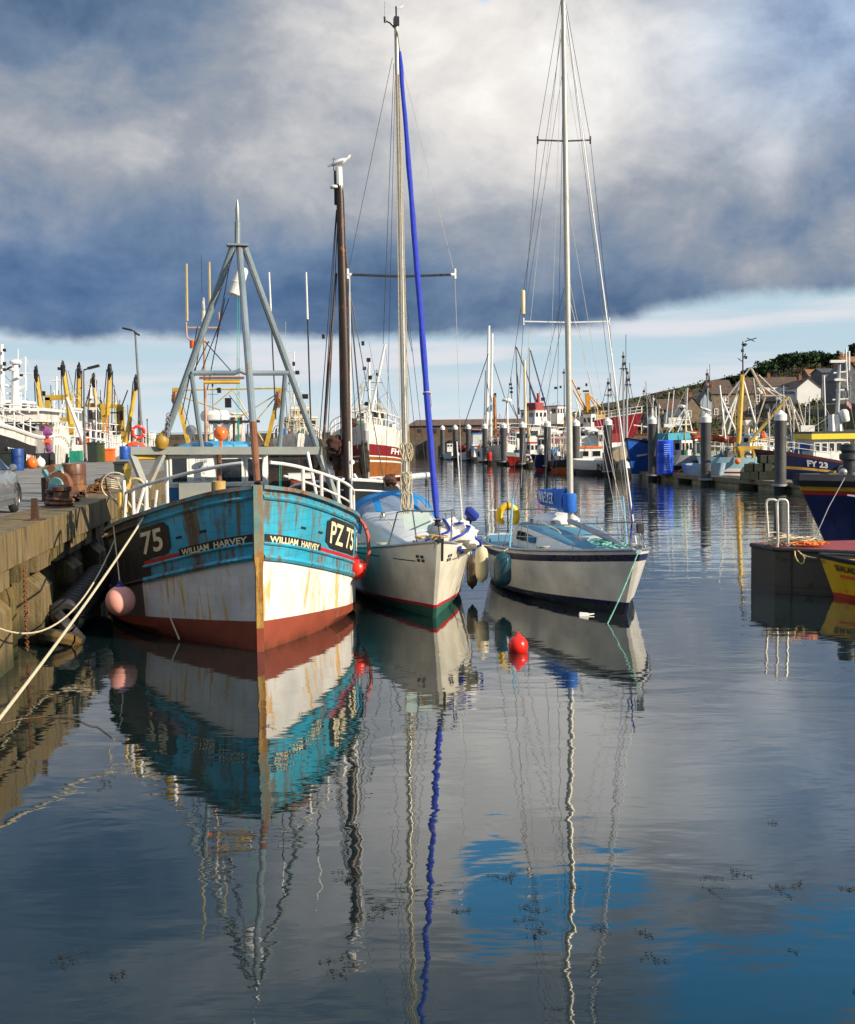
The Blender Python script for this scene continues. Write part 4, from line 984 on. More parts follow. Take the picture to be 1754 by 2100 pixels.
fender('yellowed white fender squeezed between the two white yachts', D(988, 1121, 26.9), .15, .8, worn('yellowed_fender_vinyl', (.62, .54, .34), rust=(.35, .25, .1), amt=.4, streak=(5, 5, 2)), W2(.56, Y2H.z(.55), -1, .0))
fender('dark brown fender behind the yellowed white one on the left yacht', D(968, 1140, 27.6), .13, .75, mat('brown_fender_vinyl', (.06, .04, .02), .5, var=.4), MW[Y1] @ Y1H.out(.42, Y1H.z(.42), 1, .0))
def horseshoe():
    c = D(1042, 1058, 29.6); t = thing('horseshoe_buoy', 'yellow horseshoe lifebuoy hung on the stern of the navy-striped yacht', 'lifebuoy', c - V((0, 0, .3)))
    P = [c + V((.22 * math.sin(a), 0, .25 * math.cos(a))) for a in frange(-2.55, 2.55, 20)]
    mb = MB(); mb.tube(P, [.06] + [.092] * 19 + [.06], 10); mb.build('float', mat('yellow_vinyl', (.8, .48, .01), .5, var=.08), t, world=True, smooth=60)
    mb = MB(); mb.torus(c + V((0, 0, .25)), .1, .012, (1, 0, 0), 12, 5); mb.rod(c + V((0, .02, .35)), c + V((0, .02, -.45)), .018); mb.build('holder', black, t, world=True)
horseshoe()
rope('cream rope falling from the bow of the blue-sprayhood yacht into the water', sag(MW[Y1] @ V((-.08, -.8, 1.68)), Gd(863, 1268, -.15), .05, 12), .016, rope_m)
rope('green and white rope slanting from the navy-striped bow into the water', sag(MW[Y2] @ V((.02, -.75, 1.45)), Gd(1238, 1295, -.15), .08, 12), .014, mat('green_white_rope', (.2, .5, .4), .8))
def red_buoy():
    p = Gd(1063, 1336, 0)
    buoy('buoy', 'small bright red mooring buoy floating alone in front of the navy-striped yacht', p + V((0, 0, .1)), .18, mat('bright_red_vinyl', (.8, .02, .01), .3, var=.06))
red_buoy()
# ================================================================ working boats in the background
whiteb = worn('working_white_paint', (.72, .71, .68), rust=(.35, .17, .06), amt=.2, streak=(1.6, 1.6, .35), blotch=.7, bl=.75, runs=.3, runcol=(.22, .1, .03))
blackb = worn('working_black_hull', (.014, .014, .016), rust=(.07, .035, .02), amt=.2, streak=(1.6, 1.6, .35), blotch=.7)
yell = worn('gantry_yellow_paint', (.58, .38, .05), rust=(.22, .1, .03), amt=.42, streak=(2, 2, .5), blotch=1)
maroon = mat('maroon_paint', (.2, .012, .015), .45, var=.25)
redb = mat('red_hull_paint', (.5, .03, .02), .4, var=.2)
navyb = mat('navy_hull_paint', (.012, .02, .09), .35, var=.25)
blueb = mat('bright_blue_hull', (.015, .1, .45), .35, var=.2)
cyanb = mat('pale_blue_paint', (.3, .5, .58), .4, var=.1)
tealb = mat('teal_roof_paint', (.02, .3, .42), .5, var=.15)
varnish = worn('varnished_planking', (.3, .1, .018), rust=(.12, .035, .01), amt=.35, streak=(.7, .7, 3), planks=.3, rough=.4)
tan = mat('tan_canvas', (.32, .26, .17), .8, var=.15, bump=.4, bscale=4)
brownsail = mat('tanned_sail', (.07, .028, .018), .85, var=.5, scale=5, bump=.5, bscale=8)
rustsail = mat('rust_red_sail', (.33, .06, .022), .8, var=.3, scale=4, bump=.5, bscale=6)
orangeb = mat('orange_paint', (.75, .16, .03), .5, var=.15)
mastbrown = worn('dark_oiled_mast', (.035, .017, .01), rust=(.3, .11, .02), amt=.25, streak=(7, 7, .7), blotch=2)
greyb = mat('grey_work_paint', (.32, .34, .36), .5, var=.2)
ND = [(0, .03), (.05, .27), (.12, .55), (.25, .86), (.4, 1), (.7, 1), (1, .82)]
NW = [(0, .02), (.05, .13), (.12, .34), (.25, .68), (.4, .88), (.7, .9), (1, .6)]
tsB = frange(0, .2, 6)[:-1] + frange(.2, 1, 8)
class Boat:
    def __init__(s, name, label, cat, X, Y, a, L, B, fb, fm, bands, group=None, rake=.8, af=.0, dk=.7, fs=None):
        s.root = thing(name, label, cat, (X, Y, 0), R(a), group); s.a = R(a); s.Y = Y; s.broad = abs(math.sin(s.a)) > .7
        s.H = H = Hull(L, [(t, q * B / 2) for t, q in ND], [(t, q * B / 2) for t, q in NW], [(0, fb), (.2, fb * .6 + fm * .4), (.45, fm), (.75, fm), (1, fs or fm * 1.05)], rake, .04, .6, .9)
        # bands: (height as a share of the topsides, material)
        lv = [lambda t: -.5]; ms = []
        for fr, m in bands:
            lv.append((lambda fr: (lambda t: fr(H.z(t)) if callable(fr) else H.z(t) * fr if fr >= 0 else -fr))(fr)); ms.append(m)
        H.mesh(tsB, lv).build('hull', ms, s.root)
        H.deck(tsB, dk, .03).build('deck', mat('work_deck', (.2, .2, .19), .8), s.root)
    def inv(s, p): return MW[s.root].inverted() @ p
    def pt(s, x, y, d=0): return D(x, y, s.Y + d)
    def b(s, mb, name, m, sm_=35, par=None): return mb.build(name, m, par or s.root, smooth=sm_, world=True)
    def caprail(s, m, r=.06, dz=0, t0=0.0, t1=1.0):
        for q in (1, -1):
            mb = MB(); mb.tube(s.H.line(lambda t: s.H.z(t) + dz, q, t0 + .004, t1 - .004, 22), r, 6); mb.build('cap_rail', m, s.root)
    def rail(s, m, h=.9, t0=0.0, t1=.5, n=8, r=.03):
        for q in (1, -1):
            mb = MB()
            for hh in (h * .5, h): mb.tube(s.H.line(lambda t: s.H.z(t) + hh, q, t0 + .004, t1, 14, -.05), r * .8, 5)
            for t in frange(t0 + .004, t1, n):
                p = s.H.P(t, s.H.z(t), q, -.05); mb.rod(p, p + V((0, 0, h)), r, 5)
            mb.build('guard_rail', m, s.root)
    def house(s, x0, y0, x1, y1, d, dep, m, roof=None, nwin=0, wy=(.25, .7), name='wheelhouse', ov=.15, down=.6, trim=None, side=2):
        Yd = s.Y + d; c = s.inv(D((x0 + x1) / 2, y1, Yd)); W = (x1 - x0) * Yd / F; h = (y1 - y0) * Yd / F
        sx, sy = (dep, W) if s.broad else (W, dep)
        mb = MB(); mb.box(c + V((0, 0 if s.broad else dep / 2, (h - down) / 2)), (sx, sy, h + down)); cc = c + V((0, 0 if s.broad else dep / 2, h / 2))
        wh = mb.build(name, m, s.root, smooth=0)
        if roof:
            mb = MB(); mb.box(cc + V((0, 0, h / 2 + .07)), (sx + ov, sy + ov, .16)); mb.build('roof', roof, wh, smooth=0)
        if nwin:
            zlo, zhi = cc.z + h / 2 - h * wy[1], cc.z + h / 2 - h * wy[0]
            def pane(cx, cy, w, ax):
                fr = MB(); pn = MB(); z = (zlo + zhi) / 2; hh = zhi - zlo
                if ax == 'y': fr.box((cx, cy, z), (w + .12, .05, hh + .12)); pn.box((cx, cy, z), (w, .08, hh))
                else: fr.box((cx, cy, z), (.05, w + .12, hh + .12)); pn.box((cx, cy, z), (.08, w, hh))
                f_ = fr.build('window', trim or m, wh, smooth=0); pn.build('pane', glassm, f_, smooth=0)
            for k in range(nwin):
                u = (k + .5) / nwin - .5
                if s.broad:
                    sg = -1 if (MW[s.root].to_3x3() @ V((1, 0, 0))).y > 0 else 1
                    pane(cc.x + sg * sx / 2, cc.y + u * sy, sy / nwin * .62, 'x')
                else: pane(cc.x + u * sx, cc.y - sy / 2, sx / nwin * .66, 'y')
            for k in range(side):
                u = (k + .5) / side - .5
                if s.broad: pane(cc.x + u * sx, cc.y - sy / 2, sx / side * .6, 'y')
                else:
                    for q in (-1, 1): pane(cc.x + q * sx / 2, cc.y + u * sy, sy / side * .6, 'x')
        return wh
    def mast(s, x0, y0, x1, y1, r, m, d=0, name='mast', r2=None):
        mb = MB(); mb.tube([s.pt(x1, y1, d), s.pt(x0, y0, d)], [r, r2 or r * .75], 8); return s.b(mb, name, m)
    def poles(s, L, r, m, d=0, name='stay'):
        for x0, y0, x1, y1 in L:
            mb = MB(); mb.rod(s.pt(x0, y0, d), s.pt(x1, y1, d), r, 5); s.b(mb, name, m)
    def bits(s, L, m, d=0, name='mast_fittings'):
        for x0, y0, x1, y1 in L:
            mb = MB(); a, b = s.pt(x0, y1, d), s.pt(x1, y0, d); mb.box((a + b) / 2, (b.x - a.x, .25, b.z - a.z)); s.b(mb, name, m, 0)
    def radar(s, x, y, r, d=0, m=None):
        mb = MB(); c = s.pt(x, y, d); mb.lathe(c, [(.0, -r * .4), (r, -r * .3), (r * 1.05, 0), (r * .8, r * .3), (0, r * .4)], 14); return s.b(mb, 'radar_dome', m or whitep)
    def heap(s, x0, y0, x1, y1, m, d=0, seed=1, name='net_heap', dep=.6):
        a, b = s.pt(x0, y1, d), s.pt(x1, y0, d); c = (a + b) / 2; w, h = (b.x - a.x) / 2, (b.z - a.z) / 2
        mb = lump(c, w, w * dep, h, seed); return s.b(mb, name, m, 50)
    def aerials(s, n=5, seed=1, k=1.0):
        rr = random.Random(seed); H = s.H
        for j in range(n):
            t = rr.uniform(.2, .8); x = rr.uniform(-.5, .5) * H.hb(t, H.z(t)); y = H.P(t, H.z(t), 1).y; z = H.z(t); h = rr.uniform(1.8, 5.5) * k
            mb = MB(); l_ = rr.uniform(-.3, .3); mb.tube([(x, y, z - .5), (x + l_ * .5, y, z + h * .5), (x + l_, y, z + h)], [.05 * k, .04 * k, .018 * k], 6)
            if rr.random() < .6: mb.rod((x + l_ * .8 - .4 * k, y, z + h * .8), (x + l_ * .8 + .4 * k, y, z + h * .8), .018 * k, 5)
            if rr.random() < .5: mb.box((x + l_ * .9, y, z + h * .93), (.14 * k, .14 * k, .2 * k))
            mb.build('aerial', rr.choice((whitep, whitep, greyb, black, yell)), s.root)
            mb = MB(); t2 = min(.98, max(.02, t + rr.choice((-.35, .35)))); q = rr.choice((-1, 1)); mb.rod((x + l_, y, z + h), H.P(t2, H.z(t2), q, -.1), .012 * k, 4); mb.rod((x + l_, y, z + h), H.P(t, H.z(t), -q, -.05), .012 * k, 4); mb.build('stay', rr.choice((wire_d, wire_l)), s.root)
    def clutter(s, n=10, seed=1, t0=.15, t1=.9, k=1.0, tyres=2):
        rr = random.Random(seed); H = s.H
        cols = [mat('gear_grey', (.2, .2, .2), .7, var=.6, scale=6), orangeb, mat('gear_blue', (.03, .12, .35), .6, var=.5), whitep, mat('gear_brown', (.12, .07, .04), .8, var=.6, scale=6), mat('gear_green', (.04, .16, .1), .7, var=.5)]
        for j in range(3):
            m_ = rr.choice(cols)
            for _ in range(max(1, n // 3)):
                mb = MB()
                t = rr.uniform(t0, t1); w = H.hb(t, H.z(t)) * .8; x = rr.uniform(-w, w); p = H.P(t, H.z(t), 1); z = H.z(t) - .45; c = V((x, p.y, z)); q = rr.random()
                if q < .35: mb.box(c + V((0, 0, .4 * k)), (rr.uniform(.3, .8) * k, rr.uniform(.3, .8) * k, rr.uniform(.5, 1.1) * k), Matrix.Rotation(rr.uniform(0, 3), 3, 'Z'))
                elif q < .6: mb.lathe(c, [(.0, 0), (.25 * k, 0), (.28 * k, .35 * k), (.25 * k, .8 * k), (0, .82 * k)], 10)
                elif q < .8: mb.rod(c, c + V((rr.uniform(-.3, .3), rr.uniform(-.3, .3), rr.uniform(1.0, 2.2) * k)), .035 * k + .01, 5)
                else: mb.torus(c + V((0, 0, .6 * k)), .3 * k, .06 * k, (rr.uniform(-1, 1), rr.uniform(-1, 1), .4), 12, 5)
                mb.build('deck_gear', m_, s.root)
        for j in range(tyres):
            for q in (1, -1):
                t = .25 + .5 * j / max(1, tyres) + rr.uniform(0, .1); c = H.out(t, H.z(t) * .62, q, .1); mb = MB(); mb.torus(c, .3 * k, .1 * k, (q, .1, 0), 14, 6); mb.build('tyre_fender', rubber, s.root)
    def text(s, txt, side, t0, t1, lo, hi, m, bold=.03):
        H = s.H; mb = MB(); H.text(mb, txt, side, t0, t1, lambda t: H.z(t) * lo, lambda t: H.z(t) * hi, .02, bold); mb.build('lettering', m, s.root)
def lump(c, w, dp, h, seed, amp=.45, nu=14, nv=20, fq=2.2):
    mb = MB(); rows = []
    for i in range(nu + 1):
        th = pi * i / nu; r = []
        for k in range(nv):
            ph = 2 * pi * k / nv; d_ = V((math.sin(th) * math.cos(ph), math.sin(th) * math.sin(ph), math.cos(th)))
            q = 1 + amp * noise.fractal(d_ * fq + V((seed * 3.7, seed, 2)), .8, 2.1, 4); r.append(c + V((d_.x * w * q, d_.y * dp * q, d_.z * h * q)))
        rows.append(r)
    mb.grid(rows, True); return mb
wletter = mat('white_lettering', (.75, .75, .75), .6)
# ---- black lugger with the tall brown mast
def lugger():
    b = Boat('sailing_lugger', 'black sailing lugger with white rails and tall dark brown mast, bow on', 'lugger', -2.35, 34, 5, 13, 3.7, 2.62, 2.0, [(-.1, redm), (.93, blackb), (1, blackb)])
    b.caprail(whitep, .05); b.caprail(whitep, .028, -.3)
    for q in (1, -1): b.text('SS 11', q, .2 if q > 0 else .34, .34 if q > 0 else .2, .72, .87, wletter)
    d = 1.0
    mb = MB(); mb.tube([b.pt(714, 985, d), b.pt(706, 700, d), b.pt(698, 410, d), b.pt(695, 345, d)], [.16, .15, .115, .08], 12); m = b.b(mb, 'mast', mastbrown)
    mb = MB(); mb.rod(b.pt(697.5, 396, d), b.pt(695, 343, d), .1, 10); b.b(mb, 'mast_head', whitep, par=m)
    mb = MB(); mb.rod(b.pt(688, 420, d), b.pt(687, 350, d), .035); mb.rod(b.pt(685, 350, d), b.pt(684, 324, d), .016); mb.rod(b.pt(682, 326, d), b.pt(688, 326, d), .012); b.b(mb, 'wind_sensor', black, par=m)
    b.radar(686, 383, .13, d)
    b.poles([(692, 420, 663, 890), (690, 430, 655, 900), (694, 420, 672, 905)], .014, wire_d, d)
    mb = MB(); mb.tube([b.pt(690, 560, d), b.pt(680, 690, d), b.pt(664, 900, d)], [.035, .045, .045], 6); b.b(mb, 'tackle_fall', mastbrown)
    b.poles([(700, 410, 743, 905), (702, 420, 752, 990), (703, 430, 733, 920), (704, 520, 790, 1000), (694, 560, 700, 960)], .014, wire_d, d)
    b.bits([(661, 686, 666, 694), (742, 700, 747, 708)], black, d, 'tackle_block')
    mb = MB(); mb.rod(b.pt(716, 905, d - .3), b.pt(718, 1010, d - .3), .03); b.b(mb, 'iron_horse', whitep)
    b.heap(672, 892, 704, 934, brownsail, d, 2, 'furled_sail'); b.heap(682, 925, 700, 968, brownsail, d + .2, 5, 'furled_sail'); b.heap(715, 858, 732, 876, brownsail, d, 7, 'sail_bag')
    b.heap(787, 973, 812, 998, brownsail, 1.5, 9, 'furled_sail', 1); b.heap(640, 905, 668, 975, mat('dark_net', (.03, .025, .02), .9, var=.6, scale=12, bump=.8), d + 2, 4, 'net_heap')
    b.heap(738, 905, 757, 985, mat('dark_net', (.03, .025, .02), .9, var=.6, scale=12, bump=.8), d + 3, 6, 'net_heap')
    c = b.pt(722, 948, .4); mb = MB(); mb.ball(c, .08); b.b(mb, 'light_globe', whitep)
    mb = MB(); mb.rod(b.pt(726, 974, .2), b.pt(735, 990, 0), .06); b.b(mb, 'fairlead', whitep)
lugger()
def dark_workboat():
    b = Boat('workboat', 'black decked workboat with dark wheelhouse and brown hatch behind the blue bow', 'workboat', -4.5, 38, 8, 11, 3.4, 2.1, 1.7, [(-.1, redm), (1, blackb)])
    b.caprail(whitep, .04)
    b.house(549, 934, 652, 976, 3.2, 1.8, mat('dark_brown_paint', (.03, .02, .016), .5, var=.4), black, 3, (.2, .6), down=1.2)
    b.house(597, 981, 652, 995, 1.6, 1.2, mat('brown_hatch_paint', (.22, .05, .02), .45, var=.25), whitep, name='hatch')
dark_workboat()
def gull(label, p, a=0.0, k=1.0):
    t = thing('gull', label, 'gull', p, a, 'gulls perched on the harbour')
    mb = MB(); prof = [(.0, -.2), (.03, -.19), (.06, -.13), (.085, -.04), (.08, .05), (.06, .11), (.045, .15), (.05, .18), (.045, .215), (.02, .235), (.0, .24)]
    rows = []
    for r_, h in prof:
        zz = .14 + (h * .25 if h < .1 else .025 + (h - .1) * .8)
        rows.append([V((h, r_ * math.cos(2 * pi * j / 10), zz + r_ * .9 * math.sin(2 * pi * j / 10))) * k for j in range(10)])
    mb.grid(rows, True); mb.build('body', mat('gull_white', (.75, .75, .75), .7, var=.05), t, smooth=60)
    for q in (1, -1):
        mb = MB(); mb.grid([[V((x, q * (.075 + .01 * math.sin(i)), .17 - .12 * (i / 5) + (.0 if j else -.05) * (1 - i / 6))) * k for i, x in enumerate((.08, .02, -.06, -.14, -.24, -.3))] for j in range(2)]); mb.build('wing', mat('gull_grey', (.25, .27, .3), .7), t)
        mb = MB(); mb.rod(V((0, q * .03, .0)) * k, V((.0, q * .03, .1)) * k, .008 * k); mb.build('leg', orangep, t)
    mb = MB(); mb.cone(V((.235, 0, .29)) * k, V((.3, 0, .275)) * k, .015 * k, .003); mb.build('beak', yellowp, t)
gull('gull perched on the white head of the lugger mast', D(698, 345, 35), 0, 1.3)
def wood_trawler():
    b = Boat('wooden_trawler', 'varnished wooden trawler with white whaleback bow and white mast', 'trawler', -4.75, 93, 1.5, 19, 6.6, 4.75, 3.4, [(-.25, redb), (.1, whitep), (.36, varnish), (.39, whitep), (.45, varnish), (.47, whitep), (.66, maroon), (1, whiteb)], rake=1.4)
    b.clutter(18, 275, .2, .95, 1.5, 3); b.aerials(5, 275 + 7, 1.2)
    b.rail(whitep, 1.0, 0, .4, 7, .05); b.text('FH', 1, .16, .24, .52, .63, wletter)
    mb = MB(); p = b.H.P(0, 4.6, 1); mb.bar(b.H.P(0, 0, 1) + V((0, -.05, 0)), p + V((0, -.05, -.4)), .25); mb.build('stem_post', whitep, b.root)
    b.house(725, 838, 790, 872, 9, 4, whiteb, whitep, 5, (.2, .6))
    b.mast(757, 735, 757, 875, .12, whitep, 6); b.mast(790, 706, 754, 880, .14, whitep, 6, 'derrick')
    b.poles([(745, 806, 722, 880), (768, 806, 785, 880), (726, 846, 788, 846), (735, 829, 779, 829), (748, 800, 768, 800)], .06, whitep, 6, 'mast_frame')
    b.bits([(752, 734, 760, 742), (744, 752, 751, 759), (756, 770, 763, 778), (748, 824, 756, 832), (764, 844, 772, 848)], black, 6)
    b.poles([(757, 700, 790, 885), (757, 740, 735, 880), (790, 708, 808, 880)], .015, wire_d, 6)
wood_trawler()
def cream_trawler():
    b = Boat('trawler', 'white and brown trawler with cream lattice mast beyond the tripod mast', 'trawler', -11.6, 104, 5, 20, 4.6, 4.1, 3.2, [(-.2, redb), (.4, varnish), (.62, mat('dark_brown_paint', (.03, .02, .016), .5, var=.4)), (1, whiteb)], rake=1.3)
    b.clutter(18, 257, .2, .95, 1.5, 3); b.aerials(5, 257 + 7, 1.2)
    b.rail(whitep, 1, 0, .4, 6, .05)
    cr = mat('cream_superstructure', (.66, .56, .36), .5, var=.15)
    b.house(584, 858, 650, 890, 8, 4, cr, whitep, 5, (.15, .5)); b.house(600, 838, 636, 857, 9, 3, cr, whitep, 3)
    for x in (604, 612, 620, 628): b.poles([(x, 838 - 10, x + 4, 890)], .05, cr, 7, 'mast_frame')
    b.poles([(598, 800, 590, 888), (602, 800, 640, 888)] + [(598 - k, 806 + 11 * k, 604 + 4 * k, 806 + 11 * k) for k in range(7)], .045, cr, 7, 'lattice_mast')
    b.mast(603, 720, 603, 830, .07, whitep, 7); b.poles([(588, 740, 612, 740), (590, 722, 612, 724), (594, 764, 628, 763)], .03, whitep, 7, 'yard')
    b.bits([(583, 736, 588, 748), (600, 742, 605, 750), (620, 808, 632, 818), (606, 760, 614, 768), (599, 778, 604, 786)], black, 7)
    b.poles([(586, 660, 586, 740), (640, 770, 660, 880)], .02, wire_l, 7, 'aerial')
cream_trawler()
def beam_trawler_mid():
    b = Boat('beam_trawler', 'beam trawler with a wide yellow gantry seen through the tripod legs', 'beam trawler', -17.3, 98, 7, 20, 6, 3.2, 2.6, [(-.2, redb), (.7, navyb), (1, whiteb)])
    b.clutter(18, 187, .2, .95, 1.5, 3); b.aerials(5, 187 + 7, 1.2)
    b.house(430, 850, 500, 900, 8, 4, whiteb, whitep, 5, (.12, .4))
    for x0, x1 in ((361, 388), (573, 546)):
        mb = MB(); mb.bar(b.pt(x0, 802, 5), b.pt(x1, 915, 5), .34); b.b(mb, 'gantry_leg', yell, 0)
        b.bits([(x0 - 7, 795, x0 + 6, 808)], yell, 5, 'gantry_head'); b.heap(x0 - 8, 803, x0 + 3, 835, worn('rusty_block', (.2, .07, .03), amt=.6), 4.6, 3, 'gantry_block')
    b.poles([(358, 800, 572, 796)], .07, yell, 5, 'gantry_stay')
    b.poles([(362, 810, 480, 850), (573, 805, 480, 862), (440, 830, 478, 798), (478, 798, 540, 905), (573, 805, 520, 870)], .05, yell, 5, 'gantry_brace')
    b.poles([(470, 810, 545, 905), (370, 815, 400, 905)], .04, black, 5, 'cable')
    b.bits([(446, 795, 453, 806), (462, 816, 474, 836)], black, 5)
beam_trawler_mid()
def black_trawler():
    b = Boat('stern_trawler', 'large black hulled trawler with white upper works at the far left', 'trawler', -25.2, 57, 6.8, 27, 7.2, 5.3, 4.0, [(-.3, redb), (lambda z: z - .4 - .15 * (5.3 - z), blackb), (1, whiteb)], rake=1.6, fs=2.9, dk=.6)
    b.clutter(18, 250, .2, .95, 1.5, 3); b.aerials(5, 250 + 7, 1.2)
    b.caprail(whitep, .12); b.rail(whitep, 1.0, .0, .8, 16, .045)
    q = lambda px: b.H.find(b.root, px, lambda t: b.H.z(t) * .7, 1, 0, 1)
    b.text('PINA', 1, q(54), q(76), .58, .72, wletter, .04); b.text('TREVESSA LINE', 1, q(14), q(44), .7, .76, wletter, .02)
    b.house(-60, 870, 74, 896, 12, 5, mat('mid_grey_paint', (.3, .3, .3), .5), None, 7, (.1, .55), name='lower_house', down=1.0)  # lower house in one even mid grey
    w = b.house(-60, 843, 79, 862, 11, 6, whiteb, whitep, 0, name='bridge_deck', ov=.6, down=.1)
    b.house(-60, 826, 40, 843, 13, 4, whiteb, whitep, 6, (.1, .7), name='wheelhouse', down=.0)
    b.poles([(-20, 828, 78, 834), (-20, 837, 78, 843), (78, 834, 78, 850), (60, 830, 60, 846), (40, 829, 40, 846), (20, 828, 20, 846), (4, 828, 4, 846)], .045, whitep, 8, 'guard_rail')
    b.mast(31, 740, 31, 845, .28, whitep, 12, r2=.18); b.mast(3, 706, 4, 840, .2, whitep, 12, r2=.12)
    b.poles([(31, 779, 52, 772), (10, 790, 31, 796), (31, 800, 52, 792), (14, 808, 44, 808)], .09, whitep, 12, 'yard'); b.poles([(52, 730, 52, 775), (37, 715, 37, 745), (54, 770, 54, 800)], .025, whitep, 12, 'aerial')
    b.radar(32, 742, .35, 12); b.radar(29, 758, .28, 12)
    b.poles([(20, 818, 40, 805), (24, 840, 44, 815), (40, 840, 26, 812)], .07, whitep, 12, 'mast_brace')
    b.bits([(7, 715, 11, 721), (7, 742, 11, 750), (7, 755, 11, 761), (42, 767, 46, 772), (46, 834, 52, 842), (2, 832, 10, 842)], black, 11.6)
    H = b.H                                      # freeing-port ribs and nets along the quarter
    mb = MB()
    for t in frange(.62, .98, 9): mb.bar(H.out(t, H.z(t) * .45, 1, .05), H.out(t, H.z(t) * 1.18, 1, .05), .14, .1)
    mb.build('bulwark_ribs', whitep, b.root)
    b.heap(78, 874, 104, 898, mat('purple_net', (.24, .07, .22), .9, var=.5, scale=9, bump=.8), 14, 3, 'net_heap'); b.heap(94, 912, 106, 928, mat('purple_net', (.24, .07, .22), .9), 14, 5, 'net_heap')
    b.heap(82, 896, 104, 914, mat('red_orange_net', (.6, .1, .04), .9, var=.4, scale=9), 14.4, 6, 'net_heap')
black_trawler()
def beam_trawlers():
    b = Boat('beam_trawler', 'white and green beam trawler with square yellow gantry and raised yellow derricks', 'beam trawler', -27.2, 82, 7.5, 24, 7, 3.6, 2.9, [(-.5, mat('green_hull_paint', (.01, .25, .17), .5)), (1, whiteb)], fs=3.2)
    b.clutter(18, 238, .2, .95, 1.5, 3); b.aerials(5, 238 + 7, 1.2)
    b.rail(whitep, 1.2, 0, .8, 18, .05)
    for x in (97, 143):
        mb = MB(); mb.bar(b.pt(x + (2 if x < 120 else -2), 815, 4), b.pt(x - (2 if x < 120 else -6), 895, 4), .36); b.b(mb, 'gantry_leg', yell, 0)
    mb = MB(); mb.bar(b.pt(93, 816, 4), b.pt(148, 814, 4), .36); mb.bar(b.pt(95, 862, 4), b.pt(140, 860, 4), .3); b.b(mb, 'gantry_beam', yell, 0)
    for x0, y0, x1, y1 in ((75, 768, 89, 892), (130, 758, 146, 870)):
        b.mast(x0, y0, x1, y1, .21, yell, 2, 'derrick'); b.heap(x0 - 4, y0 - 18, x0 + 3, y0 + 14, black, 1.8, x0, 'derrick_head'); b.poles([(x0 - 5, y0 - 10, x0 - 2, y0 + 70), (x0 + 5, y0, x0 + 14, y0 + 62)], .04, wire_d, 2, 'cable')
    b.bits([(86, 802, 92, 812), (119, 753, 128, 759)], black, 3)
    b.house(136, 840, 152, 895, 5, 4, whiteb, whitep, 1, (.1, .4)); b.house(105, 880, 140, 905, 8, 5, whiteb, redb, 3)
    b.mast(116, 772, 116, 812, .08, whitep, 5); b.poles([(108, 781, 124, 780), (132, 815, 118, 870), (118, 812, 100, 830)], .06, whitep, 5, 'mast_frame'); b.mast(137, 815, 173, 910, .16, whitep, 0, 'white_boom')
    for k, (x, y, r) in enumerate(((107, 893, .42), (115, 888, .4), (121, 896, .42), (111, 902, .45), (125, 903, .42), (118, 905, .38), (130, 899, .36))):
        c = b.pt(x, y, -1.2); mb = MB(); mb.ball(c, r, 1.0, 12); b.b(mb, 'deck_float', orangep if k % 3 else pinkm)
    b.house(143, 925, 161, 952, -2, 2, mat('green_hull_paint', (.01, .25, .17), .5), None, name='stern_box', down=.5)
    b = Boat('beam_trawler', 'white beam trawler with pale wheelhouse between two upright yellow derricks', 'beam trawler', -29.5, 104, 8, 26, 7.5, 3.9, 3.1, [(-.3, redb), (.3, navyb), (1, whiteb)], fs=3.2)
    b.clutter(18, 206, .2, .95, 1.5, 3); b.aerials(5, 206 + 7, 1.2)
    b.rail(whitep, 1.3, 0, .8, 18, .06)
    b.house(181, 834, 206, 890, 4, 5, whiteb, whitep, 2, (.12, .45)); b.house(172, 884, 214, 908, 3, 7, whiteb, redb, 0, name='lower_house'); b.house(178, 886, 210, 896, 2.6, 1, navyb, None, name='bulwark_band', down=0)
    for x0, y0, x1, y1, r in ((162, 765, 161, 850, .26), (192, 785, 198, 830, .2), (225, 765, 218, 912, .26), (279, 790, 258, 908, .23)):
        b.mast(x0, y0, x1, y1, r, yell, 2, 'derrick'); b.heap(x0 - 4, y0 - 20, x0 + 4, y0 + 10, black, 1.8, x0, 'derrick_head'); b.poles([(x0 - 6, y0 - 8, x0 - 12, y0 + 60), (x0 + 6, y0 - 5, x0 + 4, y0 + 110)], .05, wire_d, 2, 'cable')
    mb = MB(); mb.bar(b.pt(176, 830, 3), b.pt(252, 834, 3), .36); b.b(mb, 'gantry_beam', yell, 0)
    for x in (170, 212, 243, 250):
        mb = MB(); mb.bar(b.pt(x, 834, 3), b.pt(x + 2, 905, 3), .34); b.b(mb, 'gantry_leg', yell, 0)
    b.bits([(222, 845, 244, 848), (232, 868, 237, 892), (246, 842, 252, 862)], black, 2.6); b.poles([(262, 800, 250, 832), (186, 790, 176, 830)], .06, wire_d, 3, 'cable')
    b.radar(187, 815, .4, 4); b.mast(186, 780, 186, 832, .09, whitep, 4); b.poles([(180, 790, 192, 790), (178, 800, 194, 800)], .05, whitep, 4, 'yard')
    b.mast(268, 866, 272, 930, .1, black, 0, 'boat_pole')
    b.poles([(104, 790, 106, 870), (120, 800, 122, 880), (150, 795, 152, 850), (172, 805, 173, 850), (206, 800, 207, 860), (234, 790, 236, 860), (262, 830, 263, 905), (140, 760, 172, 880), (228, 770, 262, 905), (192, 800, 216, 840), (156, 822, 118, 900), (246, 820, 232, 905), (205, 815, 240, 905)], .035, wire_d, 4, 'rigging_wire')
    b.poles([(111, 800, 112, 870), (127, 790, 128, 860), (184, 778, 184, 834), (214, 815, 215, 880), (238, 812, 239, 880), (200, 835, 226, 880), (158, 840, 140, 900)], .06, whitep, 4, 'rail_post')
beam_trawlers()
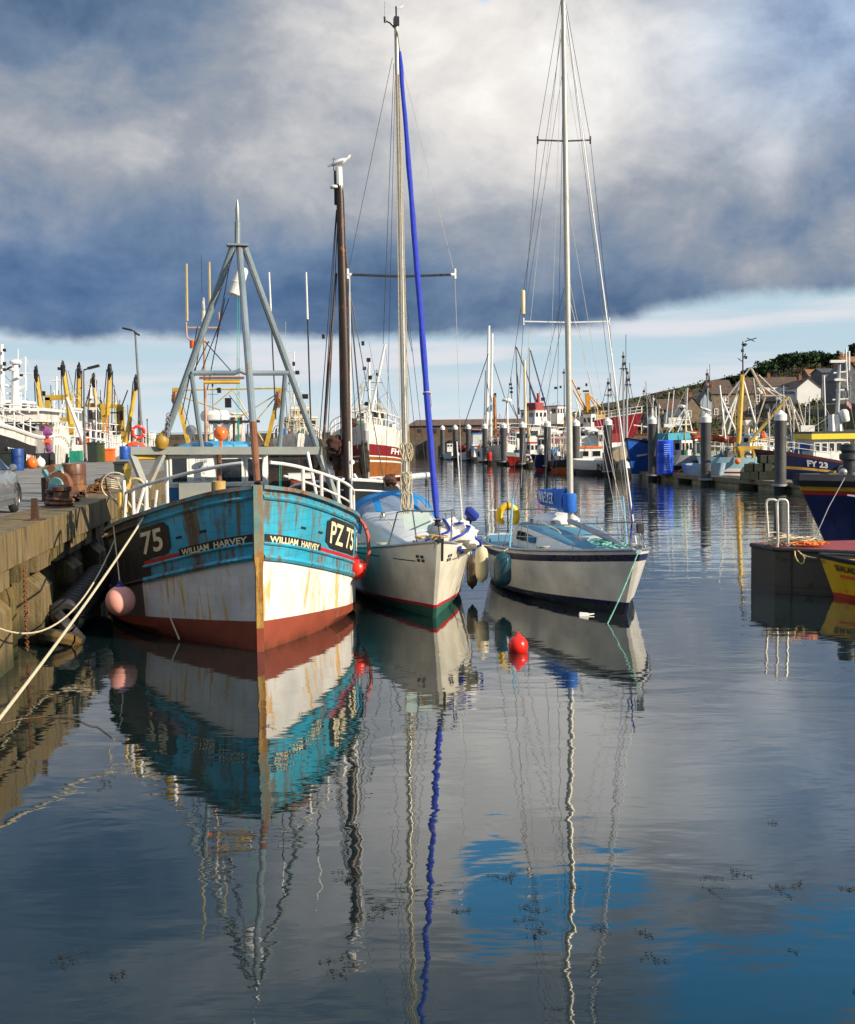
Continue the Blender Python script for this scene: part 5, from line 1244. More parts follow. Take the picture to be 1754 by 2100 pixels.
# ================================================================ things on the quay
def qg(x, y): return Gd(x, y, QH)
def drum_barrel(name, label, p, r, h, m, group=None, cat='barrel', a=0):
    t = thing(name, label, cat, p, a, group)
    mb = MB(); mb.lathe((0, 0, .005), [(.0, 0), (r * .97, 0), (r, .02), (r, h * .32), (r * 1.04, h * .335), (r, h * .35), (r, h * .64), (r * 1.04, h * .655), (r, h * .67), (r, h - .02), (r * .97, h), (r * .95, h - .015), (0, h - .02)], 22); mb.build('drum', m, t)
    mb = MB(); mb.lathe((r * .5, 0, h - .02), [(.0, 0), (r * .12, 0), (r * .12, .03), (0, .03)], 10); mb.build('bung', m, t); return t
drum_barrel('oil_drum', 'rust brown oil drum standing behind the old winch on the quay', qg(153.5, 1013), .33, .86, worn('rusty_drum', (.12, .05, .03), rust=(.2, .09, .03), amt=.6, streak=(5, 5, 2)))
bb = mat('blue_plastic_barrel', (.015, .09, .42), .4, var=.2)
for k, (x, y, lb) in enumerate(((256, 942, 'blue plastic barrel nearest the yellow gantry boats, leftmost of the group'), (270, 941, 'blue plastic barrel standing in front of the orange net heap'), (281, 939, 'blue plastic barrel second from the right end of the group'), (291, 938, 'blue plastic barrel at the right end of the group'))):
    drum_barrel('plastic_barrel', lb, qg(x, y), .3 if k % 2 else .36, .95 if k % 2 == 0 else .75, bb, 'blue barrels on the quay')
def heap_thing(name, label, cat, c, w, dp, h, m, seed): 
    o = lump(c + V((0, 0, h * .75)), w, dp, h, seed).build(name, m, smooth=45, origin=c); tag(o, label, cat)
heap_thing('net_heap', 'heap of orange netting behind the blue barrels', 'net', qg(271, 936) + V((0, 1.5, 0)), .9, .8, .65, mat('orange_net', (.68, .1, .02), .9, var=.4, scale=9, bump=.8), 11)
def crate(name, label, cat, p, sx, sy, h, m, a=.1):
    t = thing(name, label, cat, p, a)
    mb = MB(); w = .05
    for q in (-1, 1): mb.box((q * (sx / 2 - w / 2), 0, h / 2 + .01), (w, sy, h)); mb.box((0, q * (sy / 2 - w / 2), h / 2 + .01), (sx - 2 * w, w, h * .995))
    mb.box((0, 0, .05), (sx - 2 * w, sy - 2 * w, .06)); mb.build('body', m, t, smooth=0)
    mb = MB()
    for q in (-1, 1):
        mb.box((q * (sx / 2 + .02), 0, h - .05), (.04, sy + .08, .08)); mb.box((0, q * (sy / 2 + .02), h - .05), (sx, .04, .078))
    mb.build('rim', m, t, smooth=0); return t
crate('waste_bin', 'tall olive green bin beside the orange crate', 'bin', qg(205, 947), .6, .6, 1.25, mat('olive_bin', (.06, .08, .02), .6, var=.3))
crate('waste_bin', 'dark bin with black sides left of the olive bin', 'bin', qg(191, 948), .6, .6, 1.3, mat('dark_bin', (.015, .025, .02), .6, var=.3))
crate('fish_crate', 'orange fish crate between the olive bin and the blue barrels', 'crate', qg(221, 946), .9, .9, .85, orangeb)
crate('fish_box', 'black box beside the parked silver car', 'box', qg(22, 962), .8, .8, .95, mat('dark_bin', (.015, .025, .02), .6, var=.3))
drum_barrel('plastic_barrel', 'tall blue barrel with green base beside the black box', qg(37, 965), .3, 1.1, mat('dark_blue_barrel', (.01, .06, .25), .5, var=.5, scale=2))
crate('fish_box', 'black fish box on the quay behind the lobster pot frame', 'box', qg(249, 973), .5, .6, .55, mat('dark_bin', (.015, .025, .02), .6, var=.3))
pc = qg(66, 961); buoy('buoy', 'orange ball buoy lying on the far quay edge by the black trawler', pc + V((0, 0, .3)), .3, orangep)
pc = qg(83, 959); buoy('buoy', 'white ball buoy lying next to the orange one on the quay', pc + V((0, 0, .27)), .27, whitep)
def lamp(label, base, h, lean, head_dir, r=.09, two=True):
    t = thing('street_lamp', label, 'street lamp', base, 0, 'lamp posts along the quay')
    mb = MB(); mb.tube([(0, 0, 0), (0, 0, h * .28), (0, 0, h * .285), (lean, 0, h)], [r * 1.35, r * 1.3, r, r * .6], 10); mb.build('post', mat('lamp_post_grey', (.13, .13, .13), .6, var=.25), t)
    mb = MB(); e = V((lean, 0, h)); mb.bar(e, e + V((head_dir * .55, 0, .14)), .09); mb.build('arm', black, t)
    mb = MB(); c = e + V((head_dir * .75, 0, .2)); mb.bar(c - V((head_dir * .45, 0, .1)), c + V((head_dir * .3, 0, .08)), .36, .16)
    if two: mb.bar(e + V((-.1, 0, -.05)), e + V((.35, .1, -.35)), .3, .14)
    mb.build('lamp_head', black, t); return t
bs = qg(291, 934.5); lm = lamp('tall quay lamp post carrying a red life ring, left of the tripod mast', bs, 10.6, -.25, -1, .13)
lamp('lamp post rising in front of the black trawler at the left edge', qg(9, 951), 6.0, .15, 1, .1, False); lamp('small lamp post between the two yellow gantry trawlers', qg(175, 946), 6.2, .1, 1, .08, False)
def ring():
    c = D(284, 886, bs.y - .25); t = thing('life_ring', 'red life ring fixed to the tall quay lamp post', 'life ring', c - V((0, 0, .6)))
    mb = MB(); mb.torus(c, .5, .13, (.5, -1, 0), 24, 8); mb.build('ring', mat('life_ring_red', (.72, .03, .02), .4), t, world=True)
    mb = MB()
    for a in (.4, 2.0, 3.6, 5.1):
        d, u, w = mb.frame((.5, -1, 0)); mb.torus(c + (u * math.cos(a) + w * math.sin(a)) * .5, .14, .03, (u * -math.sin(a) + w * math.cos(a)), 12, 5)
    mb.build('band', whitep, t, world=True)
ring()
mb = MB(); p = qg(304, 931); mb.tube([(p.x, p.y, p.z), (p.x, p.y, 5.2), (p.x, p.y, 5.6)], [.06, .05, .08], 8); tag(mb.build('marker_pole', mat('lamp_post_grey', (.13, .13, .13), .6), origin=p), 'thin grey pole standing right of the tall lamp post', 'pole')
def bollard(label, p, k=1.0, tall=False):
    t = thing('bollard', label, 'bollard', p, 0, 'mooring bollards on the quay edge'); m = worn('rusty_bollard', (.07, .035, .022), rust=(.15, .06, .02), amt=.5)
    if tall: 
        mb = MB(); mb.box((0, 0, .22), (.14, .1, .44), taper=.75); mb.build('post', m, t); mb = MB(); mb.box((0, 0, .02), (.34, .3, .03)); mb.build('base_plate', m, t, smooth=0); return
    mb = MB(); mb.lathe((0, 0, .0), [(.0, 0), (.3 * k, 0), (.28 * k, .04), (.19 * k, .06), (.18 * k, .36 * k), (.23 * k, .4 * k), (.23 * k, .48 * k), (.14 * k, .52 * k), (0, .53 * k)], 18); mb.build('post', m, t)
    mb = MB(); mb.torus((0, 0, .1), .23 * k, .045, (0, 0, 1), 18, 6); mb.torus((.03, 0, .19), .22 * k, .045, (.1, 0, 1), 18, 6); mb.build('rope_turn', rusty, t)
bollard('squat rusty bollard at the quay edge in front of the winch', qg(128, 1041), 1.0); bollard('low dark bollard just left of the squat rusty one', qg(112, 1040), .85); bollard('short rusty upright stub near the parked car', qg(72, 1068), 1, True); bollard('small dark bollard beside the pile of lobster gear', qg(208, 1010), .8)
def winch():
    p = qg(118, 1030); t = thing('rusty_winch', 'old rusted winch with turquoise frame standing on the quay', 'winch', p)
    Y = p.y; W = lambda x, y, d=0: D(x, y, Y + d)
    tq = worn('turquoise_iron', (.12, .32, .33), rust=(.2, .08, .03), amt=.55, streak=(6, 6, 6))
    c = W(118, 996); mb = MB(); mb.lathe(c, [(.0, -.08), (.12, -.08), (.14, -.02), (.22, 0), (.34, .0), (.36, .06), (.36, .14), (.3, .16), (0, .16)], 26, (.25, 1, 0)); mb.build('drive_wheel', rusty, t, world=True)
    mb = MB(); mb.lathe(c + V((-.03, -.1, 0)), [(.0, -.02), (.05, -.02), (.06, 0), (.2, 0), (.22, .04), (0, .05)], 22, (.25, 1, 0)); mb.build('wheel_hub', tq, t, world=True)
    mb = MB(); mb.bar(W(118, 962, .1), W(116, 995, .1), .14, .1); mb.bar(W(90, 965, .2), W(103, 985, .1), .1); mb.prism([W(100, 1010, -.05), W(136, 1010, -.05), W(141, 1030, -.05), W(98, 1030, -.05)], (0, .3, 0)); mb.bar(W(124, 958, .1), W(136, 1000, .1), .09); mb.build('frame', tq, t, world=True, smooth=0)
    mb = MB(); mb.hexa([W(84, 962, .3), W(108, 951, .3), W(108, 951, 1.0), W(84, 962, 1.0), W(92, 972, .3), W(115, 962, .3), W(115, 962, 1.0), W(92, 972, 1.0)][0:4][::1] + [W(92, 975, .3), W(116, 964, .3), W(116, 964, 1.0), W(92, 975, 1.0)]); mb.build('gear_cover', rusty, t, world=True, smooth=0)
    mb = MB(); mb.hexa([W(86, 1030, .4), W(102, 1030, .4), W(102, 1030, 1.0), W(86, 1030, 1.0), W(84, 980, .4), W(106, 975, .4), W(106, 975, 1.0), W(84, 980, 1.0)]); mb.build('engine_block', worn('dark_rusty_iron', (.06, .03, .02), rust=(.13, .05, .02), amt=.5), t, world=True, smooth=0)
    mb = MB(); mb.tube([W(124, 962), W(132, 975), W(137, 1000), W(137, 1028)], .025, 7); mb.tube([W(101, 1010), W(102, 1025), W(112, 1034), W(124, 1036)], .025, 7); mb.build('hose', rope_m, t, world=True)
winch()
def gear_pile():
    p = qg(205, 1012); Y = p.y; W = lambda x, y, d=0: D(x, y, Y + d)
    t = thing('lobster_pot', 'low lobster pot frame with rope and yellow netting on the quay edge', 'lobster pot', p)
    mb = MB(); bw = .022
    for a, b in (((178, 1005), (215, 975)), ((215, 975), (245, 985)), ((190, 1008), (218, 1008)), ((190, 995), (218, 993)), ((190, 1008), (190, 993)), ((218, 1008), (218, 993)), ((204, 1008), (204, 993)), ((178, 1005), (190, 1008)), ((215, 975), (218, 993))): mb.rod(W(*a), W(*b), bw, 6); mb.rod(W(*a, .7), W(*b, .7), bw, 6)
    mb.build('frame', rusty, t, world=True)
    mb = lump(W(202, 1000, .35), .26, .3, .13, 4, .5); mb.build('netting', mat('yellow_brown_net', (.33, .2, .06), .9, var=.5, scale=20, bump=.8), t, world=True)
    mb = MB()
    for k in range(6): mb.tube([W(212, 1002 - 4 * k, .3), W(228, 1000 - 4 * k, .2), W(246, 1003 - 4.5 * k, .3)], .018, 6)
    mb.build('pipes', creamp, t, world=True)
    o = MB(); rr = random.Random(3); P = [qg(132, 1036) + V((0, 0, .03))]
    for k in range(40): P.append(qg(134 + k * 1.1 + rr.uniform(-3, 3), 1030 - k * .28 + rr.uniform(-6, 6)) + V((0, 0, .05 + rr.uniform(0, .1))))
    o.tube(P, .04, 6); tag(o.build('chain', rusty, origin=P[0]), 'tangle of rusty chain between the winch and the quay edge', 'chain')
    rope('brown rope trailing over the quay edge to the fishing boat', [qg(200, 1014) + V((0, 0, .05)), qg(225, 1014) + V((0, 0, .06)), quay(31, .06, 2.33), D(258, 1050, 28.2), D(280, 1075, 26.8)], .028, worn('brown_rope', (.25, .13, .06), amt=.3))
gear_pile()
def fenders_quay():
    t = thing('tyre_fender', 'long row of black tyres strung as a fender along the quay wall', 'fender', quay(28, .1, 0))
    tm = rubber
    a, b = quay(23.0, .3, .36), quay(26.9, .32, .6)
    n = 15
    for k in range(n):
        c = a.lerp(b, k / (n - 1)); mb = MB(); mb.torus(c, .25, .125, (b - a), 20, 8); mb.build('tyre', tm, t, world=True)
    o = MB(); c = quay(21.9, .36, .12); o.torus(c, .3, .14, (.2, .3, 1), 20, 8); tag(o.build('old_tyre', worn('weedy_rubber', (.02, .022, .012), rust=(.09, .05, .01), amt=.7, streak=(3, 3, 3)), origin=c - V((0, 0, .15))), 'old weedy brown tyre floating against the nearest concrete pile', 'tyre')
    o = MB(); c = quay(22.6, .4, .2); o.torus(c, .3, .14, (.7, .3, .6), 20, 8); tag(o.build('old_tyre', tm, origin=c - V((0, 0, .15))), 'loose black tyre between the weedy tyre and the tyre row', 'tyre')
    P = [quay(20.7, .03, 1.62 - .045 * k) + V((0, 0, 0)) for k in range(34)]
    mb = MB()
    for k, q in enumerate(P): mb.torus(q, .03, .011, (1, .1, 0) if k % 2 else (0, 1, 0), 8, 5)
    tag(mb.build('hanging_chain', rusty, origin=P[-1]), 'rusty chain hanging down the nearest concrete pile', 'chain')
fenders_quay()
def car():
    p = quay(24.3, -1.98, QH); t = thing('parked_car', 'silver hatchback parked at the left edge of the quay', 'car', p, math.atan2(.1187, .9929))
    paint = mat('silver_car_paint', (.2, .22, .25), .32, .3, var=.0, scale=.3, coat=.5)
    # stations along +y (nose away): y, half width, z belt, z low, roof z, half roof
    st = [(-2.0, .74, .78, .34, .8, .55), (-1.95, .8, .86, .26, 1.0, .58), (-1.6, .84, .9, .22, 1.36, .6), (-1.0, .86, .9, .2, 1.46, .6), (-.2, .86, .9, .2, 1.47, .6), (.3, .86, .9, .2, 1.42, .59), (.75, .85, .9, .2, 1.2, .6), (1.15, .84, .88, .2, .95, .62), (1.6, .82, .78, .24, .84, .62), (1.95, .72, .66, .3, .7, .5), (2.03, .6, .55, .36, .57, .45)]
    rows = [[V((-w, y, zl)), V((-w - .01, y, (zl + zb) / 2)), V((-w * .98, y, zb)), V((-hr, y, zr)), V((0, y, zr + .03)), V((hr, y, zr)), V((w * .98, y, zb)), V((w + .01, y, (zl + zb) / 2)), V((w, y, zl))] for y, w, zb, zl, zr, hr in st]
    mb = MB(); ids = mb.grid(rows); mb.face(ids[0][::-1]); mb.face(ids[-1]); mb.build('body', paint, t, smooth=50)
    def side(y, f, q):   # point on the glasshouse, f from belt 0 to roof 1
        for a, b in zip(st, st[1:]):
            if a[0] <= y <= b[0]:
                k = (y - a[0]) / (b[0] - a[0]); g = [a[i] + (b[i] - a[i]) * k for i in range(6)]; return V((q * (g[1] * .98 + (g[5] - g[1] * .98) * f + .008), y, g[2] + (g[4] - g[2]) * f))
    for q in (-1, 1):
        for y0, y1, y2, y3 in ((-.12, .95, .42, -.12), (-1.35, -.2, -.2, -1.2)):
            mb = MB(); mb.grid([[side(y0 + (y1 - y0) * k / 6, .1, q) for k in range(7)], [side(y3 + (y2 - y3) * k / 6, .86, q) for k in range(7)]]); mb.build('side_window', glassm, t)
        mb = MB(); mb.lathe((q * .93, .62, .99), [(.0, -.09), (.06, -.08), (.085, 0), (.06, .08), (0, .09)], 12, (0, 1, 0)); mb.rod((q * .84, .66, .95), (q * .9, .64, .97), .02); mb.build('mirror', paint, t)
        for y in (1.28, -1.25):
            mb = MB(); mb.torus((q * .77, y, .3), .225, .085, (1, 0, 0), 24, 10); w = mb.build('tyre', rubber, t)
            mb = MB(); mb.lathe((q * .8, y, .3), [(.0, .04), (.05, .04), (.06, .02), (.18, .02), (.2, .05), (.2, -.06), (0, -.06)], 20, (q, 0, 0)); mb.build('rim', steel, w)
            mb = MB(); mb.torus((q * .855, y, .31), .335, .022, (1, 0, 0), 18, 6, -.2, pi + .2); mb.build('arch_trim', mat('grey_plastic', (.05, .05, .05), .6), t)
        mb = MB(); mb.box((q * .875, 0, .38), (.03, 2.0, .09)); mb.build('side_trim', steel, t)
        mb = MB(); mb.box((q * .6, 1.93, .66), (.26, .1, .12)); mb.build('headlight', glass('headlight_glass', (.5, .5, .5)), t); mb = MB(); mb.box((q * .68, -1.96, .82), (.14, .06, .26)); mb.build('tail_light', redp, t)
    mb = MB(); mb.grid([[V((x, .98, .98 + .03 * (1 - abs(x))) ) for x in (-.55, 0, .55)], [V((x, .36, 1.42)) for x in (-.5, 0, .5)]]); mb.build('windscreen', glassm, t)
car()
# ================================================================ breakwater, pontoons, piles and the marina boats
brownstone = worn('dark_harbour_stone', (.1, .075, .05), rust=(.03, .025, .018), amt=.6, streak=(.6, .6, .5), blotch=.5, rough=.9)
def breakwater():
    w = thing('breakwater', 'long dark stone breakwater closing the harbour behind the boats', 'sea wall', (-20, 205, 0))
    mb = MB(); mb.prism([(-140, 205, -1), (-140, 206.2, 3.2), (-140, 213, 3.2), (-140, 213, -1)], (178, 0, 0)); mb.build('wall', brownstone, w, world=True, smooth=0)
    mb = MB(); mb.prism([(-140, 211, 3.2), (-140, 211, 4.3), (-140, 213, 4.3), (-140, 213, 3.2)], (178, 0, 0)); mb.build('parapet', brownstone, w, world=True, smooth=0)
    mb = MB()
    for x in range(-136, 38, 4): mb.prism([(x, 203.5, -1), (x, 204.6, 2.6), (x, 206, 2.6), (x, 206, -1)], (.5, 0, 0))
    mb.build('timber_fenders', mat('dark_timber', (.03, .025, .02), .9), w, world=True, smooth=0)
    mb = MB()
    for z in (3.7, 4.1, 4.5): mb.rod((-140, 206.4, z), (-3, 206.4, z), .05, 5)
    for x in range(-140, -2, 5): mb.rod((x, 206.4, 3.2), (x, 206.4, 4.6), .06, 5)
    mb.build('guard_rail', mat('dark_rail', (.05, .05, .05), .7), w, world=True)
    s = thing('harbour_shed', 'long brown market shed with shallow roof on the far breakwater', 'shed', (10, 209, 3.2))
    x0, x1 = -3.2, 31
    wall = worn('brown_shed_wall', (.13, .085, .05), rust=(.06, .04, .03), amt=.4, streak=(.5, .5, .4), blotch=.5)
    mb = MB(); mb.hexa([(x0, 207, 2.2), (x1, 207, 2.2), (x1, 212, 2.2), (x0, 212, 2.2), (x0, 207, 5.2), (x1, 207, 5.2), (x1, 212, 5.2), (x0, 212, 5.2)]); mb.build('wall', wall, s, world=True, smooth=0)
    mb = MB(); mb.prism([(x0 - .3, 206.6, 5.2), (x0 + 1.4, 209.5, 6.25), (x0 - .3, 212.4, 5.2)], (x1 - x0 + .6, 0, 0)); mb.build('roof', worn('brown_shed_roof', (.14, .085, .05), rust=(.05, .03, .02), amt=.5, streak=(1.5, .3, .3), blotch=.6), s, world=True, smooth=0)
    for k in range(12):
        x = x0 + 2 + k * 2.7; mb = MB(); mb.box((x, 206.97, 4.3), (.55, .1, .55)); mb.build('window', glassm, s, world=True, smooth=0)
breakwater()
pilem = worn('grey_steel_pile', (.085, .085, .088), rust=(.1, .085, .07), amt=.35, streak=(3, 3, .35), blotch=1, rough=.55)
def pile_row():
    t = thing('mooring_pile', '-', 'pile', (0, 0, 0), 0, 'grey mooring piles along the pontoon')
    mb = MB(); mb.lathe((0, 0, -1), [(.355, 0), (.355, 5.35), (.36, 5.36)], 20); mb.build('pile_shaft', pilem, t)
    mb = MB(); mb.lathe((0, 0, 4.36), [(.375, 0), (.375, .36), (.36, .38), (.02, .66), (0, .66)], 20); mb.build('pile_cap', whitep, t)
    mb = MB(); mb.lathe((0, 0, .42), [(.36, -.06), (.52, -.06), (.52, .06), (.36, .06)], 18); mb.build('collar', greyb, t)
    mb = MB(); mb.lathe((0, 0, -.2), [(.358, 0), (.362, .62), (.356, .62)], 20); mb.build('weed_band', mat('weed_band', (.02, .025, .015), .8), t)
    L = [(1601, 71.5, 'nearest and tallest looking pile, rising behind the white ladder hoops'), (1448, 81.4, 'pile with a gull perched on it, in front of the red and grey workboat'), (1339, 90.4, 'pile standing against the blue barrel and blue boat'), (1247, 100, 'pile left of the beige covered boat'),
         (1181, 109, 'pile directly right of the navy-striped yacht mast'), (1123, 118.6, 'pile in front of the navy boat with blue tarpaulin'), (1072, 128, 'pile in front of the small red hulled boat'), (1033, 137.5, 'pile right of the white two-masted yacht'), (995, 147, 'pile left of the white two-masted yacht'),
         (961, 157, 'pile right of the red dinghy, left of the small white motorboat'), (934, 166, 'pile left of the red dinghy'), (908, 175, 'farthest pile, nearest to the blue furled jib')]
    for k, (px, Y, lb) in enumerate(L):
        p = D(px, 900, Y); p.z = 0
        if k == 0: t.location = p; t['label'] = lb; MW[t] = Matrix.Translation(p)
        else: copy_thing(t, p, 0, lb)
    return [D(px, 900, Y) for px, Y, _ in L]
PP = pile_row()
gull('gull standing on the white cap of the second grey pile', V((PP[1].x, PP[1].y, 4.99)), 2.6, 1.7)
def pontoons():
    conc = worn('pontoon_float', (.33, .3, .18), rust=(.07, .08, .02), amt=.5, streak=(2, 2, .7), blotch=1, rough=.9); dk = mat('pontoon_deck', (.24, .2, .13), .9, var=.3)
    lb = ['nearest pontoon section between the ladder hoops and the gull pile', 'pontoon section under the red and grey workboat', 'pontoon section in front of the blue boat', 'pontoon section beside the beige covered boat', 'pontoon section right of the navy-striped yacht mast', 'pontoon section in front of the small navy boat', 'pontoon section by the small red boat', 'pontoon section below the white two-masted yacht', 'pontoon section by the small white motorboat', 'pontoon section beside the red dinghy', 'farthest pontoon section behind the blue furled jib']
    P = [V((p.x, p.y, 0)) for p in PP]; P = [P[0] + (P[0] - P[1]) * 1.2] + P
    lb = ['pontoon section nearest the lifeboat, running out of the picture to the right'] + lb
    for k in range(len(P) - 1):
        a, b = P[k], P[k + 1]; u = (b - a).normalized(); n = V((u.y, -u.x, 0)); 
        if n.y < 0: n = -n
        o = thing('pontoon', lb[k] if k < len(lb) else 'pontoon section', 'pontoon', (a + b) / 2 + n * 1.5, math.atan2(u.y, u.x), 'pontoon sections along the piles'); Ln = (b - a).length
        mb = MB(); mb.box((0, 0, .5), (Ln - .1, 2.0, .12)); mb.box((0, 1.02, .44), (Ln - .1, .08, .3)); mb.box((0, -1.02, .44), (Ln - .1, .08, .3)); mb.build('walkway', dk, o, smooth=0)
        for q in (-.3, .3):
            mb = MB(); mb.box((q * Ln, 0, .08), (Ln * .34, 1.9, .7)); mb.build('float', conc, o, smooth=0)
        mb = MB(); mb.box((Ln * .1, -.75, .72), (.3, .3, .3)); mb.build('cleat_box', mat('bleached_timber', (.4, .3, .2), .8), o, smooth=0)
pontoons()
def marina():
    # blue boat with cream wheelhouse
    b = Boat('workboat', 'bright blue workboat with cream wheelhouse and orange roof, bow towards the yachts', 'workboat', 16.5, 94, -36, 10, 3.4, 3.3, 2.2, [(.12, whitep), (.93, blueb), (1, navyb)], rake=1.0)
    b.clutter(12, 41); b.aerials(6, 41 + 7, 1.0)
    b.house(1299, 893, 1332, 922, 3, 2.4, creamp, orangeb, 2, (.2, .6)); b.caprail(black, .07)
    b.poles([(1338, 837, 1338, 890), (1345, 835, 1347, 900), (1300, 872, 1345, 878), (1317, 868, 1316, 893)], .06, whitep, 4, 'mast')
    mb = MB(); H = b.H
    for q in (1, -1): H.strip(mb, lambda t: H.z(t) * (.5 + t), lambda t: H.z(t) * (.56 + t * .8), q, .05, .13, .03, 6)
    mb.build('bow_flash', whitep, b.root)
    t = thing('water_tank', 'tall bright blue ribbed plastic tank standing beside the blue boat', 'tank', D(1364, 971, 88.6)); c = D(1364, 971, 88.6); h = (971 - 903) * 88.6 / F
    mb = MB(); mb.lathe(c, [(.0, 0), (.62, 0), (.62, h * .3), (.6, h * .31), (.62, h * .33), (.62, h * .62), (.6, h * .63), (.62, h * .65), (.62, h - .05), (.55, h), (0, h)], 24); mb.build('shell', mat('bright_blue_tank', (.01, .09, .75), .35, var=.1), t, world=True)
    mb = MB()
    for k in range(14): mb.box(c + V((.05, -.62, h * (.12 + .058 * k))), (.5, .04, .03))
    mb.build('gauge_marks', mat('tank_marks', (.5, .6, .8), .5), t, world=True, smooth=0)
    mb = MB(); mb.box(c - V((0, 0, .04)), (1.5, 1.4, .1)); mb.build('base_plate', navyb, t, world=True, smooth=0)
    # red and grey workboat
    b = Boat('workboat', 'red and grey workboat with teal roofed cabin behind the gull pile', 'workboat', 18.4, 91.5, -66, 9, 3.4, 2.0, 1.75, [(-.1, redb), (.4, mat('orange_red_hull', (.6, .07, .015), .45, var=.2)), (.56, black), (1, greyb)], rake=.9)
    b.clutter(12, 42); b.aerials(6, 42 + 7, 1.0)
    b.house(1380, 903, 1407, 938, 1.5, 2.0, whitep, None, 3, (.15, .55)); b.house(1348, 888, 1408, 902, 1.5, 2.3, tealb, None, name='canopy', down=0); b.house(1408, 904, 1438, 940, 2, 2.0, mat('mid_grey_paint', (.3, .3, .3), .5), whitep, 2, (.1, .7), name='shelter')  # shelter box in the same even mid grey
    b.poles([(1372, 886, 1404, 838), (1390, 886, 1409, 842), (1404, 838, 1408, 886), (1410, 842, 1420, 886), (1388, 862, 1416, 860), (1383, 872, 1418, 870)], .055, whitep, 2, 'mast_frame'); b.radar(1398, 833, .32, 2)
    b.bits([(1362, 869, 1379, 876)], whitep, 2, 'radar_scanner'); b.poles([(1373, 804, 1366, 868), (1383, 800, 1377, 868), (1411, 795, 1407, 886)], .04, whitep, 2, 'aerial')
    b.poles([(1379, 955, 1355, 976), (1416, 950, 1390, 968)], .025, wire_l, -2, 'mooring_line')
    mb = MB()
    b.heap(1412, 884, 1448, 906, rustsail, 1, 21, 'furled_sail', .35)
    t = thing('furled_sail', 'long roll of rust red sail on a boom right of the gull pile', 'sail', D(1480, 903, 88)); mb = MB(); n = 16; rr = random.Random(1)
    a, e = D(1440, 896, 88), D(1510, 903, 88)
    mb.tube([a.lerp(e, k / n) + V((0, 0, rr.uniform(-.04, .04))) for k in range(n + 1)], [.12] + [.27 + .03 * math.sin(k * 1.3) for k in range(1, n)] + [.1], 10); mb.build('sailcloth', rustsail, t, world=True)
    mb = MB(); mb.rod(D(1408, 886, 88), D(1516, 898, 88), .07); mb.build('boom', creamp, t, world=True)
    # yellow-masted boat
    b = Boat('workboat', 'pale turquoise workboat with tall yellow tripod mast and yellow goalpost', 'workboat', 20.6, 86, -72, 9, 3.2, 1.9, 1.7, [(.1, redb), (.35, whitep), (.42, maroon), (.55, whitep), (1, cyanb)], rake=.9)
    b.clutter(12, 43); b.aerials(6, 43 + 7, 1.0)
    b.mast(1523, 772, 1515, 910, .2, yellowp, 1, r2=.16); b.bits([(1519, 768, 1527, 782)], yell, 1, 'mast_band')
    b.poles([(1521, 775, 1513, 905), (1521, 775, 1494, 890), (1525, 780, 1557, 895), (1476, 790, 1488, 900), (1478, 812, 1514, 895), (1516, 800, 1482, 880)], .075, whitep, 1, 'mast_leg')
    b.mast(1524, 700, 1524, 772, .06, black, 1, 'aerial_mast'); b.poles([(1521, 706, 1533, 706), (1528, 700, 1552, 693), (1532, 693, 1548, 700), (1514, 735, 1524, 742), (1524, 735, 1530, 725)], .035, black, 1, 'aerial'); b.bits([(1521, 716, 1525, 722), (1526, 704, 1530, 710), (1528, 730, 1532, 736)], black, 1)
    mb = MB(); mb.bar(b.pt(1506, 920, 0), b.pt(1564, 919, 0), .32); mb.bar(b.pt(1521, 920, 0), b.pt(1520, 962, 0), .34); mb.bar(b.pt(1547, 919, 0), b.pt(1548, 936, 0), .34); mb.bar(b.pt(1509, 920, 0), b.pt(1510, 938, 0), .3); b.b(mb, 'goalpost', yell, 0)
    mb = MB(); mb.rod(b.pt(1616, 815, .5), b.pt(1536, 908, .5), .12, 8); b.b(mb, 'boom', worn('weathered_yellow_spar', (.45, .33, .07), amt=.4))
    b.house(1520, 893, 1566, 912, 3, 2, whitep, mat('azure_canopy', (.01, .17, .5), .6), 3, (.2, .7)); b.bits([(1522, 861, 1543, 872)], whitep, 1.5, 'radar_scanner'); b.poles([(1532, 872, 1532, 893)], .2, whitep, 1.5, 'radar_post')
    b.heap(1560, 885, 1572, 905, orangeb, 1, 4, 'life_jackets'); b.heap(1478, 925, 1512, 955, mat('grey_winch_gear', (.12, .11, .1), .7, var=.7, scale=7, bump=.8), 0, 8, 'deck_gear')
    c = b.pt(1512, 945, -1); mb = MB(); mb.ball(b.pt(1513, 946, -1), .22); b.b(mb, 'deck_float', orangep)
    # pale blue motorboat bow-on
    b = Boat('motorboat', 'small pale blue motorboat with its bow to the pontoon, behind the gull pile', 'motorboat', 20.9, 84, 4, 6, 2.3, 1.5, 1.25, [(.1, navyb), (1, mat('pale_blue_gelcoat', (.36, .52, .68), .3, var=.08))], rake=.8)
    b.bits([(1470, 976, 1477, 982)], orangeb, -1, 'bow_fitting'); b.house(1450, 945, 1468, 955, 2.5, 1.6, whitep, None, 2, down=.2)
    # white and red open boat
    b = Boat('open_boat', 'small white open boat with dark red gunwale in front of the turquoise workboat', 'boat', 22.3, 79, -60, 5, 2, 1.05, .9, [(.1, redb), (.62, whitep), (1, maroon)], rake=.6)
    b.clutter(12, 45); b.aerials(6, 45 + 7, 1.0)
    b.caprail(whitep, .05)
    # blue boat beyond
    b = Boat('workboat', 'white and royal blue workboat half hidden behind the turquoise one', 'workboat', 22.5, 97, -75, 10, 3.4, 2.2, 1.9, [(.1, redb), (.75, blueb), (1, whitep)], rake=.8)
    b.clutter(12, 46); b.aerials(6, 46 + 7, 1.0)
